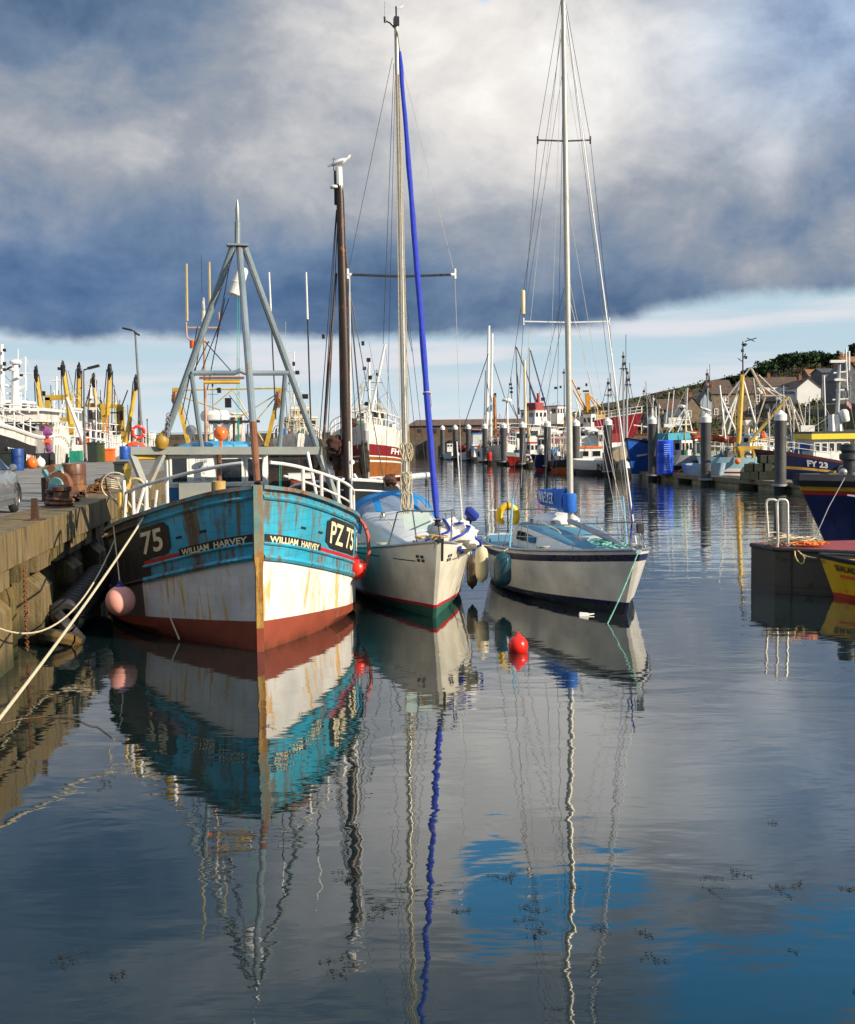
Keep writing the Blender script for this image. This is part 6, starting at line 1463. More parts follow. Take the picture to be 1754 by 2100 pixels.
    b.house(1560, 898, 1600, 925, 1, 2.2, whitep, mat('azure_canopy', (.01, .17, .5), .6), 3, (.15, .6)); b.rail(whitep, .8, .1, .8, 9, .04)
    # navy boat with yellow roof
    b = Boat('fishing_boat', 'navy fishing boat with white wheelhouse and yellow roof, bow to the left', 'fishing boat', 22.6, 77.5, -82, 12.5, 4.0, 2.55, 1.5, [(-.1, redb), (.52, navyb), (.6, yellowp), (.9, navyb), (1, mat('dark_red_rail', (.12, .03, .02), .5))], rake=1.0)
    b.clutter(12, 47); b.aerials(6, 47 + 7, 1.0)
    b.text('FY 23', -1, .55, .35, .35, .52, wletter) if False else None
    sgn = -1
    p0 = b.H
    mb = MB(); u0, u1 = D(1706, 972, 75.2), D(1752, 979, 75.2)
    b.house(1650, 900, 1728, 948, .6, 2.3, whitep, None, 5, (.18, .5), down=.4, side=1); b.house(1642, 889, 1762, 900, .6, 2.8, mat('yellow_roof', (.7, .55, .02), .45, var=.08), black, 0, name='yellow_roof', down=0, ov=-.1)
    bd = MB(); lt = MB(); q = None
    for side in (1, -1):
        wp = MW[b.root] @ b.H.P(.4, 1.2, side)
        if q is None or wp.y < q[0]: q = (wp.y, side)
    sd_ = q[1]
    ta = b.H.find(b.root, 1656, lambda t: b.H.z(t) * .75, sd_, .1, .9); te = b.H.find(b.root, 1698, lambda t: b.H.z(t) * .75, sd_, .1, .95)
    b.text('FY 23', sd_, ta, te, .64, .84, wletter, .04)
    b.bits([(1642, 872, 1670, 887)], whitep, 1, 'radar_scanner'); b.mast(1722, 740, 1716, 890, .17, greyb, 1.5, r2=.12)
    b.poles([(1710, 765, 1738, 762), (1702, 742, 1735, 740), (1712, 780, 1738, 780), (1715, 800, 1740, 800), (1735, 715, 1738, 800), (1742, 720, 1742, 760), (1708, 820, 1740, 818), (1690, 770, 1694, 888)], .06, whitep, 1.5, 'aerial')
    b.bits([(1703, 738, 1732, 744), (1712, 776, 1728, 781)], whitep, 1.3, 'radar_bar'); b.poles([(1705, 850, 1706, 890), (1718, 850, 1722, 890)], .26, whitep, 1.2, 'exhaust_stack')
    mb = MB(); mb.lathe(b.pt(1735, 866, 1), [(.0, 0), (.25, .05), (.3, .2), (.3, .7), (.2, .85), (0, .9)], 14, (-.2, 0, 1)); b.b(mb, 'white_float', whitep)
    mb = MB(); mb.grid([[b.pt(1737 + 2 * i, 820 + j * 5 + i * 2 + (i % 2), 1.5) for i in range(6)] for j in range(3)]); b.b(mb, 'flag', mat('red_white_flag', (.6, .3, .3), .7, var=.8, scale=6))
    b.heap(1598, 925, 1626, 955, mat('deck_clutter', (.16, .2, .22), .7, var=.8, scale=9, bump=.8), 1, 12, 'deck_gear'); b.poles([(1578, 908, 1650, 893), (1540, 905, 1600, 896)], .07, yellowp, 2, 'spar'); b.rail(whitep, .7, .02, .3, 4, .03)
    b.poles([(1575, 845, 1578, 900), (1620, 815, 1640, 888), (1608, 812, 1606, 900), (1636, 820, 1654, 890), (1610, 820, 1622, 860), (1618, 820, 1630, 860)], .06, mat('bleached_spar', (.45, .4, .33), .7), 6, 'mast_frame')
    b = Boat('workboat', 'workboat with pale lattice spars folded into tall A-frames before the white cottage', 'workboat', 30.0, 108, -70, 10, 3.6, 2.0, 1.7, [(.1, redb), (.7, cyanb), (1, whitep)])
    sp = mat('bleached_spar', (.45, .4, .33), .7)
    for x0, y0, x1, y1 in ((1539, 754, 1494, 812), (1539, 754, 1562, 800), (1542, 756, 1570, 810), (1556, 769, 1598, 810), (1560, 790, 1620, 835), (1570, 815, 1545, 890), (1617, 812, 1623, 900), (1612, 815, 1600, 900), (1619, 815, 1650, 880), (1580, 800, 1612, 815), (1545, 775, 1552, 830), (1565, 812, 1610, 812)):
        b.poles([(x0, y0, x1, y1)], .085, sp, 1, 'lattice_spar')
    b.poles([(1541, 760, 1590, 806), (1530, 770, 1560, 790), (1556, 772, 1530, 830), (1590, 800, 1640, 870), (1600, 810, 1560, 880)], .025, wire_d, 1, 'rigging_wire'); b.clutter(12, 77); b.aerials(5, 78)
    # lobster pots on the pontoon
    rr = random.Random(4); net = mat('dark_green_pot_net', (.022, .028, .016), .9, var=.8, scale=18, bump=.8)
    k = 0
    pts = [(1528, 985, 0), (1546, 985, 0), (1564, 985, 0), (1582, 984, 0), (1536, 968, 1), (1555, 968, 1), (1574, 967, 1), (1566, 950, 2), (1582, 950, 2)]
    lbs = ['bottom row, leftmost', 'bottom row, second from the left', 'bottom row, third from the left', 'bottom row, nearest the grey pile', 'middle row, leftmost', 'middle row, centre', 'middle row, nearest the grey pile', 'top row, left one', 'top row, right one against the pile']
    for (x, y, r), l in zip(pts, lbs):
        c = D(x, 990 - 0, 75.8); c = V((c.x, 75.8 + .1 * r, .56 + .54 * r)); t = thing('lobster_pot', 'dark netted lobster pot on the pontoon, ' + l, 'lobster pot', c, pi / 4 + rr.uniform(-.25, .25), 'lobster pots stacked on the pontoon')
        mb = MB(); mb.lathe((0, 0, .01), [(.36, 0), (.38, .1), (.35, .5), (.0, .51)], 4, sx=1.0); mb.build('netting', net, t, smooth=0)
        mb = MB()
        for z in (.03, .5):
            for i in range(4): mb.rod((.3 * math.cos(i * pi / 2), .3 * math.sin(i * pi / 2), z), (.3 * math.cos((i + 1) * pi / 2), .3 * math.sin((i + 1) * pi / 2), z), .022, 5)
        for i in range(4): mb.rod((.3 * math.cos(i * pi / 2), .3 * math.sin(i * pi / 2), .01), (.3 * math.cos(i * pi / 2), .3 * math.sin(i * pi / 2), .52), .022, 5)
        mb.build('frame', mat('pot_frame', (.06, .045, .03), .7), t)
    # ---- middle of the marina
    b = Boat('cabin_cruiser', 'small boat under a beige cover with a white transom, left of the blue workboat', 'cruiser', 16.8, 101, 20, 7, 3, 1.35, 1.3, [(.35, black), (1, whitep)], rake=.5)
    mb = MB(); a = b.pt(1257, 946, 0); e = b.pt(1298, 946, 0); hh = 30 * 101 / F
    mb.grid([[V((a.x + (e.x - a.x) * k / 8, 101 + dy, a.z + hh * f_ * (1 - .25 * abs(k / 4 - 1) ** 3))) for k in range(9)] for dy, f_ in ((-.3, 0), (.1, .85), (1.5, 1), (4, .9), (4.6, 0))]); b.b(mb, 'cover', tan)
    b.text('IN 2601', -1, .3, .05, .3, .8, black)
    b = Boat('cabin_boat', 'white cabin boat with orange roof edge and twin windows right of the yacht mast', 'cabin boat', 14.1, 112, 3, 8, 3.4, 1.2, 1.0, [(.35, orangeb), (1, black)], rake=.5)
    b.clutter(12, 49); b.aerials(6, 49 + 7, 1.0)
    b.house(1187, 919, 1236, 949, 0, 3, whitep, orangeb, 2, (.2, .55)); b.house(1176, 926, 1196, 952, -.4, 1.4, whitep, None, name='locker'); b.bits([(1195, 940, 1235, 947)], black, -.4, 'dark_panel')
    b = Boat('motor_cruiser', 'white motor cruiser with high rounded superstructure behind the orange roofed boat', 'cruiser', 15.6, 127, 0, 11, 4.2, 1.8, 1.6, [(.1, navyb), (1, whitep)], rake=1)
    b.clutter(12, 50); b.aerials(6, 50 + 7, 1.0)
    b.house(1190, 884, 1226, 914, 2, 5, whitep, whitep, 3, (.1, .3)); b.house(1228, 884, 1238, 914, 1, 3, whitep, None, 1); b.radar(1183, 898, .5, 1, black); b.rail(whitep, .9, 0, .6, 8, .04); b.heap(1194, 876, 1224, 890, whitep, 2, 3, 'sail_cover')
    b = Boat('workboat', 'navy workboat piled with gear and a blue tarpaulin beside the yacht mast', 'workboat', 11.2, 119.5, -70, 7.5, 3, 1.6, 1.3, [(.1, redb), (1, navyb)], rake=.7)
    b.clutter(12, 51); b.aerials(6, 51 + 7, 1.0)
    sd_ = 1 if (MW[b.root] @ b.H.P(.4, 1, 1)).y < (MW[b.root] @ b.H.P(.4, 1, -1)).y else -1
    b.text('Z 381', sd_, *((.72, .45) if sd_ < 0 else (.45, .72)), .3, .7, wletter); b.heap(1128, 921, 1147, 938, mat('blue_tarp', (.03, .2, .5), .6, var=.3), 0, 3, 'tarpaulin'); b.heap(1142, 912, 1166, 936, mat('mixed_gear', (.35, .25, .15), .8, var=.9, scale=5, bump=.6), 1, 5, 'deck_gear'); b.heap(1104, 912, 1122, 934, whitep, 1, 9, 'fish_boxes')
    b.poles([(1150, 900, 1152, 935), (1118, 895, 1120, 930), (1136, 885, 1136, 925), (1100, 900, 1165, 896)], .05, whitep, 1, 'rail_frame'); b.house(1110, 896, 1122, 920, 2, 2, whitep, redb, 1)
    b = Boat('workboat', 'small red hulled boat with white wheelhouse left of the navy workboat', 'workboat', 9.3, 130, -72, 6.6, 2.6, 1.7, 1.25, [(.1, black), (.72, redb), (1, whitep)], rake=.7)
    b.clutter(12, 52); b.aerials(6, 52 + 7, 1.0)
    sd_ = 1 if (MW[b.root] @ b.H.P(.4, 1, 1)).y < (MW[b.root] @ b.H.P(.4, 1, -1)).y else -1
    b.text('PZ', sd_, *((.4, .22) if sd_ < 0 else (.22, .4)), .35, .68, wletter); b.house(1080, 909, 1098, 928, .5, 2, whitep, redb, 2, (.2, .7)); b.poles([(1062, 905, 1062, 930), (1100, 900, 1100, 925)], .06, whitep, 0, 'rail_post')
    b = Boat('fishing_boat', 'white fishing boat with large square wheelhouse windows above the red hulled boat', 'fishing boat', 9.9, 146, 8, 12, 4.6, 2.4, 1.8, [(.1, redb), (1, whitep)], rake=.9)
    b.clutter(12, 53); b.aerials(6, 53 + 7, 1.0)
    b.house(1085, 879, 1108, 908, 2, 3, whitep, whitep, 1, (.15, .5)); b.house(1058, 884, 1084, 908, 2, 3, whitep, orangeb, 2, (.2, .6), name='cabin'); b.rail(whitep, 1, 0, .5, 6, .05); b.mast(1076, 738, 1078, 884, .2, creamp, 3); b.poles([(1040, 815, 1085, 905), (1052, 830, 1078, 900)], .06, black, 3, 'boom'); b.radar(1040, 820, .62, 3); b.poles([(1040, 825, 1042, 895)], .12, whitep, 3, 'radar_post')
    b.heap(1100, 880, 1150, 897, whitep, 6, 13, 'sail_cover'); b.bits([(1044, 786, 1050, 790), (1046, 794, 1052, 798), (1046, 802, 1052, 806)], black, 4); b.mast(1048, 770, 1050, 820, .05, wire_d, 4, 'aerial')
    b = Boat('sailing_yacht', 'white two-masted yacht on the pontoon with bare white spars', 'sailing yacht', 7.9, 148, -20, 10, 3.4, 1.9, 1.5, [(.1, maroon), (.5, black), (1, whitep)], rake=1.0)
    b.clutter(12, 54); b.aerials(6, 54 + 7, 1.0)
    b.mast(1003, 668, 998, 905, .22, whitep, 2); b.mast(1010, 684, 1006, 905, .18, whitep, 2); b.house(1000, 901, 1026, 909, 2, 3, maroon, whitep, 3); b.poles([(1002, 725, 943, 900), (996, 760, 992, 895), (1013, 745, 1040, 830)], .055, wire_d, 1, 'stay'); b.poles([(998, 780, 1012, 780), (997, 815, 1013, 813), (1001, 845, 1012, 845)], .05, whitep, 2, 'spreader'); b.mast(1014, 810, 1017, 905, .25, worn('orange_spar', (.4, .15, .03)), 3, 'boom_cover'); b.bits([(1013, 806, 1018, 815)], black, 3)
    b = Boat('motorboat', 'small white motorboat with blue windscreen cover far along the pontoon', 'motorboat', 6.4, 160, 6, 6, 2.9, 1.5, 1.3, [(.1, navyb), (1, whitep)], rake=.7)
    b.house(970, 914, 984, 923, .4, 1.6, mat('windscreen_blue', (.02, .1, .4), .5), whitep, 0, name='windscreen', down=.2); b.house(970, 890, 992, 906, 3, 2, mat('pale_box', (.5, .55, .52), .5), mat('azure_canopy', (.01, .17, .5), .6), 0)
    t = thing('inflatable_dinghy', 'dark red inflatable dinghy on the far pontoon beside the small white motorboat', 'dinghy', D(946, 922, 158)); mb = MB(); a, e = D(936, 921, 158), D(957, 919, 158); mb.tube([a, a.lerp(e, .1), a.lerp(e, .5), e.lerp(a, .1), e], [.15, .45, .6, .45, .12], 10); mb.build('hull', mat('dinghy_red', (.4, .02, .03), .5, var=.2), t, world=True)
    mb = MB(); mb.tube([a + V((0, -.4, .15)), e + V((0, -.4, .15))], .07, 6); mb.build('grab_line', whitep, t, world=True)
    b = Boat('motorboat', 'tiny white motorboat moored left of the red inflatable', 'motorboat', 3.6, 170, 0, 5, 2.4, 1.1, .9, [(.1, navyb), (1, whitep)], rake=.5); b.house(917, 910, 929, 918, .5, 1.4, whitep, None, 2)
    t = thing('fuel_drum', 'bright red drum standing on the pontoon under the white two-masted yacht', 'drum', D(1004, 945, 140)); c = D(1004, 945, 140); mb = MB(); mb.lathe(c, [(.0, 0), (.3, 0), (.32, .05), (.32, 1.0), (.28, 1.05), (0, 1.06)], 16); mb.build('shell', redb, t, world=True); mb = MB(); mb.torus(c + V((0, 0, .5)), .32, .03); mb.build('hoop', maroon, t, world=True)
    # trawlers on the far quay
    b = Boat('trawler', 'maroon trawler with white wheelhouse and blue derrick behind the marina', 'trawler', 12.0, 186, -60, 22, 6.5, 4.2, 3.3, [(.1, redb), (.55, whitep), (1, maroon)], rake=1.6)
    b.clutter(12, 57); b.aerials(6, 57 + 7, 1.0)
    b.house(1126, 834, 1152, 862, 6, 4, whitep, maroon, 4, (.15, .5)); b.house(1148, 854, 1166, 868, 6, 3, mat('ochre_house', (.5, .27, .03), .5), None, name='ochre_house'); b.house(1080, 842, 1110, 864, 4, 4, whitep, redb, 3, (.2, .6)); b.house(1086, 828, 1106, 842, 4, 3, maroon, redb, 0, name='bridge', down=0)
    b.mast(1104, 806, 1106, 850, .3, redb, 4); b.mast(1059, 709, 1064, 850, .2, greyb, 5, 'derrick'); b.mast(1086, 713, 1088, 850, .14, greyb, 5, 'derrick')
    b.poles([(1060, 712, 1104, 830), (1088, 718, 1122, 840), (1074, 745, 1100, 828)], .12, navyb, 4, 'boom'); b.rail(whitep, 1.2, 0, .8, 12, .06); b.bits([(1097, 826, 1104, 836), (1110, 815, 1118, 822)], navyb, 4)
    b.mast(1157, 756, 1158, 880, .09, black, 3, 'aerial_mast'); b.bits([(1154, 762, 1159, 766), (1137, 793, 1143, 798), (1148, 791, 1152, 796)], black, 3)
    b = Boat('beam_trawler', 'crimson beam trawler with high flared bow pointing right and orange derricks', 'beam trawler', 34, 196, 62, 28, 7, 6.8, 4.2, [(.2, navyb), (.3, whitep), (1, mat('crimson_hull', (.36, .012, .02), .4, var=.2))], rake=2.2)
    b.clutter(12, 58); b.aerials(6, 58 + 7, 1.0)
    sd_ = 1 if (MW[b.root] @ b.H.P(.3, 1, 1)).y < (MW[b.root] @ b.H.P(.3, 1, -1)).y else -1
    ta = b.H.find(b.root, 1233, lambda t: b.H.z(t) * .7, sd_, 0, .9); te = b.H.find(b.root, 1258, lambda t: b.H.z(t) * .7, sd_, 0, .9); b.text('PZ 218', sd_, ta, te, .62, .8, wletter, .03)
    b.caprail(whitep, .12); b.house(1216, 842, 1234, 858, 3, 4, mat('ochre_house', (.5, .27, .03), .5), black, 3, (.1, .5)); b.house(1204, 850, 1222, 882, 1, 4, whitep, None, 2, (.2, .5)); b.rail(whitep, 1.1, 0, .6, 9, .06)
    mb = MB(); mb.bar(b.pt(1204, 806, 4), b.pt(1208, 850, 4), .7); b.b(mb, 'gantry_leg', worn('orange_gantry', (.6, .27, .03), amt=.4), 0)
    b.poles([(1174, 779, 1206, 848), (1176, 800, 1205, 850), (1205, 806, 1236, 838), (1204, 806, 1226, 840)], .14, worn('orange_gantry', (.6, .27, .03), amt=.4), 4, 'derrick'); b.poles([(1190, 796, 1190, 880), (1182, 820, 1198, 880), (1192, 800, 1178, 870), (1186, 802, 1200, 800)], .1, whitep, 4, 'mast_frame'); b.bits([(1196, 800, 1208, 804), (1184, 794, 1190, 799), (1201, 786, 1205, 792), (1234, 824, 1237, 840)], black, 4)
    # loose masts of boats whose hulls are hidden
    for k, (x0, y0, x1, y1, r, Y, lb) in enumerate(((1279, 721, 1279, 915, .1, 108, 'tall grey mast rising behind the beige covered boat'), (1287, 754, 1285, 905, .14, 112, 'lattice-like grey mast with dark crosspiece beside the tall grey one'), (1248, 775, 1248, 870, .1, 118, 'thin grey mast right of the crimson trawler'), (1451, 757, 1453, 900, .09, 120, 'thin dark mast with instruments before the stone house'))):
        b = Boat('moored_boat', ('white boat under the ' + lb), 'boat', D(x1 + 3, 900, Y).x, Y, -10, 6, 2.4, 1.2, 1.0, [(.1, navyb), (1, whitep)])
        b.mast(x0, y0, x1, y1 + 15, r, greyb, 1.5); b.bits([(x0 - 3, y0 + 8, x0 + 2, y0 + 13), (x0 + 1, y0 + 22, x0 + 4, y0 + 27), (x0 - 8, y0 + 34, x0 + 8, y0 + 36)], black, 1.4)
        b.poles([(x0, y0 + 4, x0 + 22, y1 - 30), (x0, y0 + 4, x0 - 18, y1 - 20), (x0 + 5, y0 - 35 if k == 0 else y0 - 10, x0 + 5, y0 + 40)], .03, wire_d, 1.5)
marina()
# ================================================================ hillside, houses, trees
def ridge(x):
    return pl([(20, 4), (45, 7.5), (65, 12), (83, 16.5), (100, 20), (112, 22.5), (130, 25.5), (160, 29), (260, 33)], x)
def ground_z(x, y):
    k = max(0, min(1, (y - 236) / 150)); k = k * k * (3 - 2 * k)
    return 1.6 + (ridge(x) - 1.6) * k + 1.1 * noise.fractal(V((x * .06, y * .06, 1)), .8, 2, 4) * min(1, k * 4 + .1)
def hillside():
    M = bpy.data.materials.new('scrubby_hillside'); M.use_nodes = True
    t = NT(M.node_tree); b = t.n['Principled BSDF']; ob = t.add('ShaderNodeTexCoord').outputs['Object']
    n = t.noise(ob, .12, 8, .65); n2 = t.noise(ob, .9, 5, .6)
    c = t.mix(t.ss(n, .4, .6), (.035, .05, .014), (.12, .075, .03)); c = t.mix(t.m('MULTIPLY', n2, .6), c, (.05, .045, .02))
    t.l.new(c, b.inputs['Base Color']); b.inputs['Roughness'].default_value = .95
    mb = MB(); rows = [[V((x, y, ground_z(x, y))) for x in range(24, 262, 4)] for y in range(236, 500, 6)]
    rows.insert(0, [V((x, 235.5, -1)) for x in range(24, 262, 4)])
    mb.grid(rows); struct(mb.build('hillside', M, smooth=60))
hillside()
def leafmat(name, col):
    if name in MATS: return MATS[name]
    M = mat(name, col, .8, var=.55, scale=.35, spec=.2); return M
def crown(mb, c, rx, ry, rz, n, sz, rr):
    for _ in range(n):
        d = V((rr.gauss(0, 1), rr.gauss(0, 1), rr.gauss(0, 1))).normalized(); q = rr.random() ** .4
        p = c + V((d.x * rx * q, d.y * ry * q, d.z * rz * q)); u = V((rr.uniform(-1, 1), rr.uniform(-1, 1), rr.uniform(-1, 1))).normalized(); w = u.cross(V((rr.uniform(-1, 1), rr.uniform(-1, 1), rr.uniform(-.3, 1)))).normalized()
        s_ = sz * rr.uniform(.5, 1.1); mb.poly([p - u * s_, p + w * s_ * .7, p + u * s_, p - w * s_ * .6])
def tree(label, px, ytop, Y, wpx, seed, name='tree', col='oak_leaf', conifer=False):
    rr = random.Random(seed); top = D(px, ytop, Y); zb = ground_z(top.x, Y) - .3; w = wpx * Y / F / 2; h = top.z - zb
    t = thing(name, label, 'tree', (top.x, Y, zb), 0, 'trees along the hilltop')
    mb = MB(); mb.tube([(0, 0, 0), (.1, 0, h * .3), (0, .1, h * .75)], [.35, .26, .08], 7)
    for k in range(5):
        a = rr.uniform(0, 6.3); z0 = h * rr.uniform(.25, .5); mb.tube([(0, 0, z0), (w * .5 * math.cos(a), w * .5 * math.sin(a), z0 + h * .22)], [.14, .05], 5)
    mb.build('trunk', mat('tree_bark', (.05, .035, .025), .9), t)
    mb = MB()
    if conifer:
        for k in range(7):
            z = h * (.35 + .09 * k); crown(mb, V((0, 0, z)), w * (1 - k / 8), w * (1 - k / 8), h * .05, 50, .4, rr)
    else:
        for k in range(9):
            a = rr.uniform(0, 6.3); q = rr.uniform(.1, .62); z = h * rr.uniform(.5, .84); r_ = w * rr.uniform(.36, .6)
            crown(mb, V((w * q * math.cos(a), w * q * math.sin(a), z)), r_, r_, min(r_ * .8, h - z), 85, .62, rr)
    mb.build('crown', leafmat(col, {'oak_leaf': (.028, .06, .018), 'dark_leaf': (.018, .04, .016), 'olive_leaf': (.055, .07, .02)}[col]), t, smooth=0)
TR = [(1575, 738, 56, 'oak_leaf', 'leftmost tall tree of the hilltop row above the cottages'), (1597, 728, 50, 'dark_leaf', 'dark tree second from the left in the hilltop row'), (1620, 724, 54, 'oak_leaf', 'bushy tree above the brown cottage roof'), (1642, 720, 48, 'dark_leaf', 'tall tree near the middle of the hilltop row'),
      (1664, 720, 52, 'oak_leaf', 'tree above the white gable end'), (1686, 719, 46, 'dark_leaf', 'highest dark tree near the right end of the row'), (1704, 726, 40, 'oak_leaf', 'smaller tree at the right end of the hilltop row'), (1752, 704, 44, 'dark_leaf', 'dark tree cut by the right edge of the picture'),
      (1540, 755, 40, 'dark_leaf', 'small dark tree left of the hilltop row, behind the pale spars'), (1510, 772, 40, 'dark_leaf', 'dark bushy tree above the stone house roof'), (1492, 784, 34, 'oak_leaf', 'low tree above the left end of the stone house')]
for k, (px, yt, w, cl, lb) in enumerate(TR): tree(lb, px, yt, 352 + (k % 3) * 8, w, 20 + k, col=cl)
tree('spiky conifer standing between the hilltop trees and the grey terrace', 1719, 716, 345, 22, 60, 'conifer_tree', 'dark_leaf', True)
def scrub():
    rr = random.Random(12); mb = MB()
    for _ in range(1100):
        y = 242 + 150 * rr.random(); x = rr.uniform(36, 150); 
        px = 877 + x / y * F
        if px > 1770: continue
        z = ground_z(x, y); k = rr.uniform(.6, 1.5); mb.cur = rr.choice((0, 0, 1, 2)); crown(mb, V((x, y, z + k * .4)), k * 1.3, k * 1.3, k * .8, 16, .5, rr)
    o = mb.build('hillside_scrub', [leafmat('scrub_green', (.04, .065, .015)), leafmat('scrub_brown', (.11, .06, .025)), leafmat('scrub_olive', (.075, .075, .02))], smooth=0)
    tag(o, 'brown and green scrub covering the hillside', 'scrub', None, 'stuff')
scrub()
stone = worn('brown_granite_wall', (.2, .15, .1), rust=(.08, .06, .04), amt=.5, streak=(1.2, 1.2, 1.2), blotch=1.2, rough=.9)
greystone = worn('grey_stone_wall', (.13, .13, .135), rust=(.07, .07, .07), amt=.4, streak=(1, 1, 1), blotch=1, rough=.9)
render_w = mat('white_render', (.78, .77, .75), .8, var=.06, scale=.6)
slate = worn('brown_slate_roof', (.1, .065, .045), rust=(.16, .09, .03), amt=.4, streak=(1.5, .5, .5), blotch=.6, rough=.8)
greyslate = mat('grey_slate_roof', (.07, .075, .085), .7, var=.3, scale=1)
ochreroof = worn('lichen_orange_roof', (.32, .14, .03), rust=(.12, .06, .03), amt=.4, streak=(1.5, .5, .5), blotch=.6)
brick = mat('chimney_brick', (.25, .1, .05), .9, var=.3)
def house(label, px0, px1, yw, yb, Y, dep, wall, roof, rise, gable=False, wins=(), chim=(), name='house', over=.25, trim=None):
    a, b = D(px0, yb, Y), D(px1, yw, Y); x0, x1, z0, z1 = a.x, b.x, a.z, b.z
    t = thing(name, label, 'house', ((x0 + x1) / 2, Y + dep / 2, z0 - 2.5), 0)
    mb = MB()
    if gable: mb.prism([(x0, Y, z0 - 3), (x1, Y, z0 - 3), (x1, Y, z1), ((x0 + x1) / 2, Y, z1 + rise), (x0, Y, z1)], (0, dep, 0))
    else: mb.prism([(x0, Y, z0 - 3), (x0, Y, z1), (x0, Y + dep / 2, z1 + rise), (x0, Y + dep, z1), (x0, Y + dep, z0 - 3)], (x1 - x0, 0, 0))
    wl = mb.build('wall', wall, t, world=True, smooth=0)
    mb = MB(); th = .18
    if gable:
        xm = (x0 + x1) / 2
        for xs in (x0, x1):
            e = xs + (xs - xm) * .06; ze = z1 - rise * .06
            mb.prism([(e, Y - over, ze + .03), (xm, Y - over, z1 + rise + .03), (xm, Y - over, z1 + rise + th), (e, Y - over, ze + th)], (0, dep + 2 * over, 0))
    else:
        for q in (-1, 1):
            ym = Y + dep / 2; ye = ym + q * (dep / 2 + .35); ze = z1 - rise * .7 / dep
            mb.prism([(x0 - over, ye, ze + .03), (x0 - over, ym, z1 + rise + .03), (x0 - over, ym, z1 + rise + th), (x0 - over, ye, ze + th)], (x1 - x0 + 2 * over, 0, 0))
    rf = mb.build('roof', roof, t, world=True, smooth=0)
    for cx in chim:
        c = D(cx, yw, Y); mb = MB(); zt = z1 + rise; mb.box((c.x, Y + dep / 2, zt + .2), (.8, .8, 1.6)); 
        for q in (-.2, .2): mb.cone((c.x + q, Y + dep / 2, zt + 1), (c.x + q, Y + dep / 2, zt + 1.5), .14, .11, 8)
        mb.build('chimney', brick, rf, world=True, smooth=0)
    for wx0, wy0, wx1, wy1 in wins:
        p, q = D(wx0, wy1, Y), D(wx1, wy0, Y); c = (p + q) / 2; w, h = q.x - p.x, q.z - p.z
        f = MB(); bw = .16
        for s_ in (-1, 1): f.box((c.x + s_ * (w / 2 - bw / 2), Y - .06, c.z), (bw, .14, h)); f.box((c.x, Y - .06, c.z + s_ * (h / 2 - bw / 2)), (w - 2 * bw, .139, bw))
        f.box((c.x, Y - .05, c.z), (w - 2 * bw, .08, .07)); f.box((c.x, Y - .055, c.z), (.07, .08, h - 2 * bw))
        fr = f.build('window', trim or render_w, wl, world=True, smooth=0)
        g_ = MB(); g_.box((c.x, Y - .012, c.z), (w - 2 * bw, .02, h - 2 * bw)); g_.build('pane', glassm, fr, world=True, smooth=0)
    return t
Z3 = lambda x0, y0, x1, y1: (1272.9 + .2743 * x0, 661.9 + .2743 * y0, 1272.9 + .2743 * x1, 661.9 + .2743 * y1)
house('brown stone house with white framed windows behind the yellow mast', 1459, 1558, 806, 856, 298, 8, stone, slate, 1.6, False, [Z3(768, 553, 806, 607), Z3(1003, 538, 1042, 592), Z3(768, 633, 832, 700), Z3(955, 630, 1003, 684), Z3(700, 640, 730, 690)], (1470, 1520))
house('small stone cottage with brown gable left of the brown stone house', 1404, 1440, 836, 872, 292, 7, stone, slate, 2.6, True, [Z3(497, 655, 530, 708)], (1422,))
house('narrow house with pale blue gable front between cottage and stone house', 1437, 1460, 822, 858, 295, 6, mat('pale_blue_render', (.35, .42, .48), .8), greyslate, 2.2, True, [Z3(620, 655, 640, 690), Z3(655, 655, 675, 690)])
house('low brown roofed barn far left on the hillside', 1352, 1400, 838, 852, 318, 8, stone, slate, 2.6, False, [Z3(315, 650, 345, 690)])
house('small ochre cottage half hidden on the hill above the blue workboat', 1296, 1322, 836, 846, 345, 6, mat('ochre_render', (.4, .33, .18), .8), slate, 1.0)
house('ruined looking brown house on the hill crest above the barn', 1452, 1500, 794, 812, 330, 7, worn('ivy_brown_wall', (.16, .08, .045), rust=(.05, .05, .02), amt=.6, streak=(1, 1, 1)), slate, 2.0, False, [Z3(690, 500, 706, 520)], (1459,))
house('long white cottage with brown roof in front of the hilltop trees', 1530, 1640, 790, 812, 322, 8, render_w, slate, 2.3, False, [Z3(975, 482, 1000, 508), Z3(1135, 482, 1150, 508), Z3(1165, 482, 1182, 508), Z3(1215, 480, 1235, 515)], (1560, 1585))
house('white house with a plain gable end facing the harbour', 1635, 1684, 795, 834, 310, 9, render_w, slate, 2.5, True, (), (1652,))
house('low white wall and lean-to left of the plain white gable', 1583, 1637, 806, 834, 312, 4, render_w, greyslate, .4, False)
house('orange lichen roofed house behind the white gable', 1662, 1706, 774, 820, 330, 9, greystone, ochreroof, 2.4, False)
house('grey stone terrace house with tall blue-grey windows right of the white gable', 1686, 1716, 764, 826, 313, 9, greystone, greyslate, 1.2, False, [Z3(1523, 395, 1538, 425), Z3(1555, 400, 1568, 430), Z3(1525, 470, 1540, 520), Z3(1560, 470, 1575, 520), Z3(1595, 395, 1608, 430)], (), trim=mat('grey_blue_frames', (.25, .3, .36), .6))
house('large grey stone house with steep slate roof at the right edge', 1717, 1775, 778, 828, 285, 10, greystone, greyslate, 4.2, True, [Z3(1660, 470, 1685, 560), Z3(1700, 470, 1722, 560), Z3(1665, 405, 1680, 440), Z3(1712, 405, 1728, 440)], (), trim=mat('grey_blue_frames', (.25, .3, .36), .6))
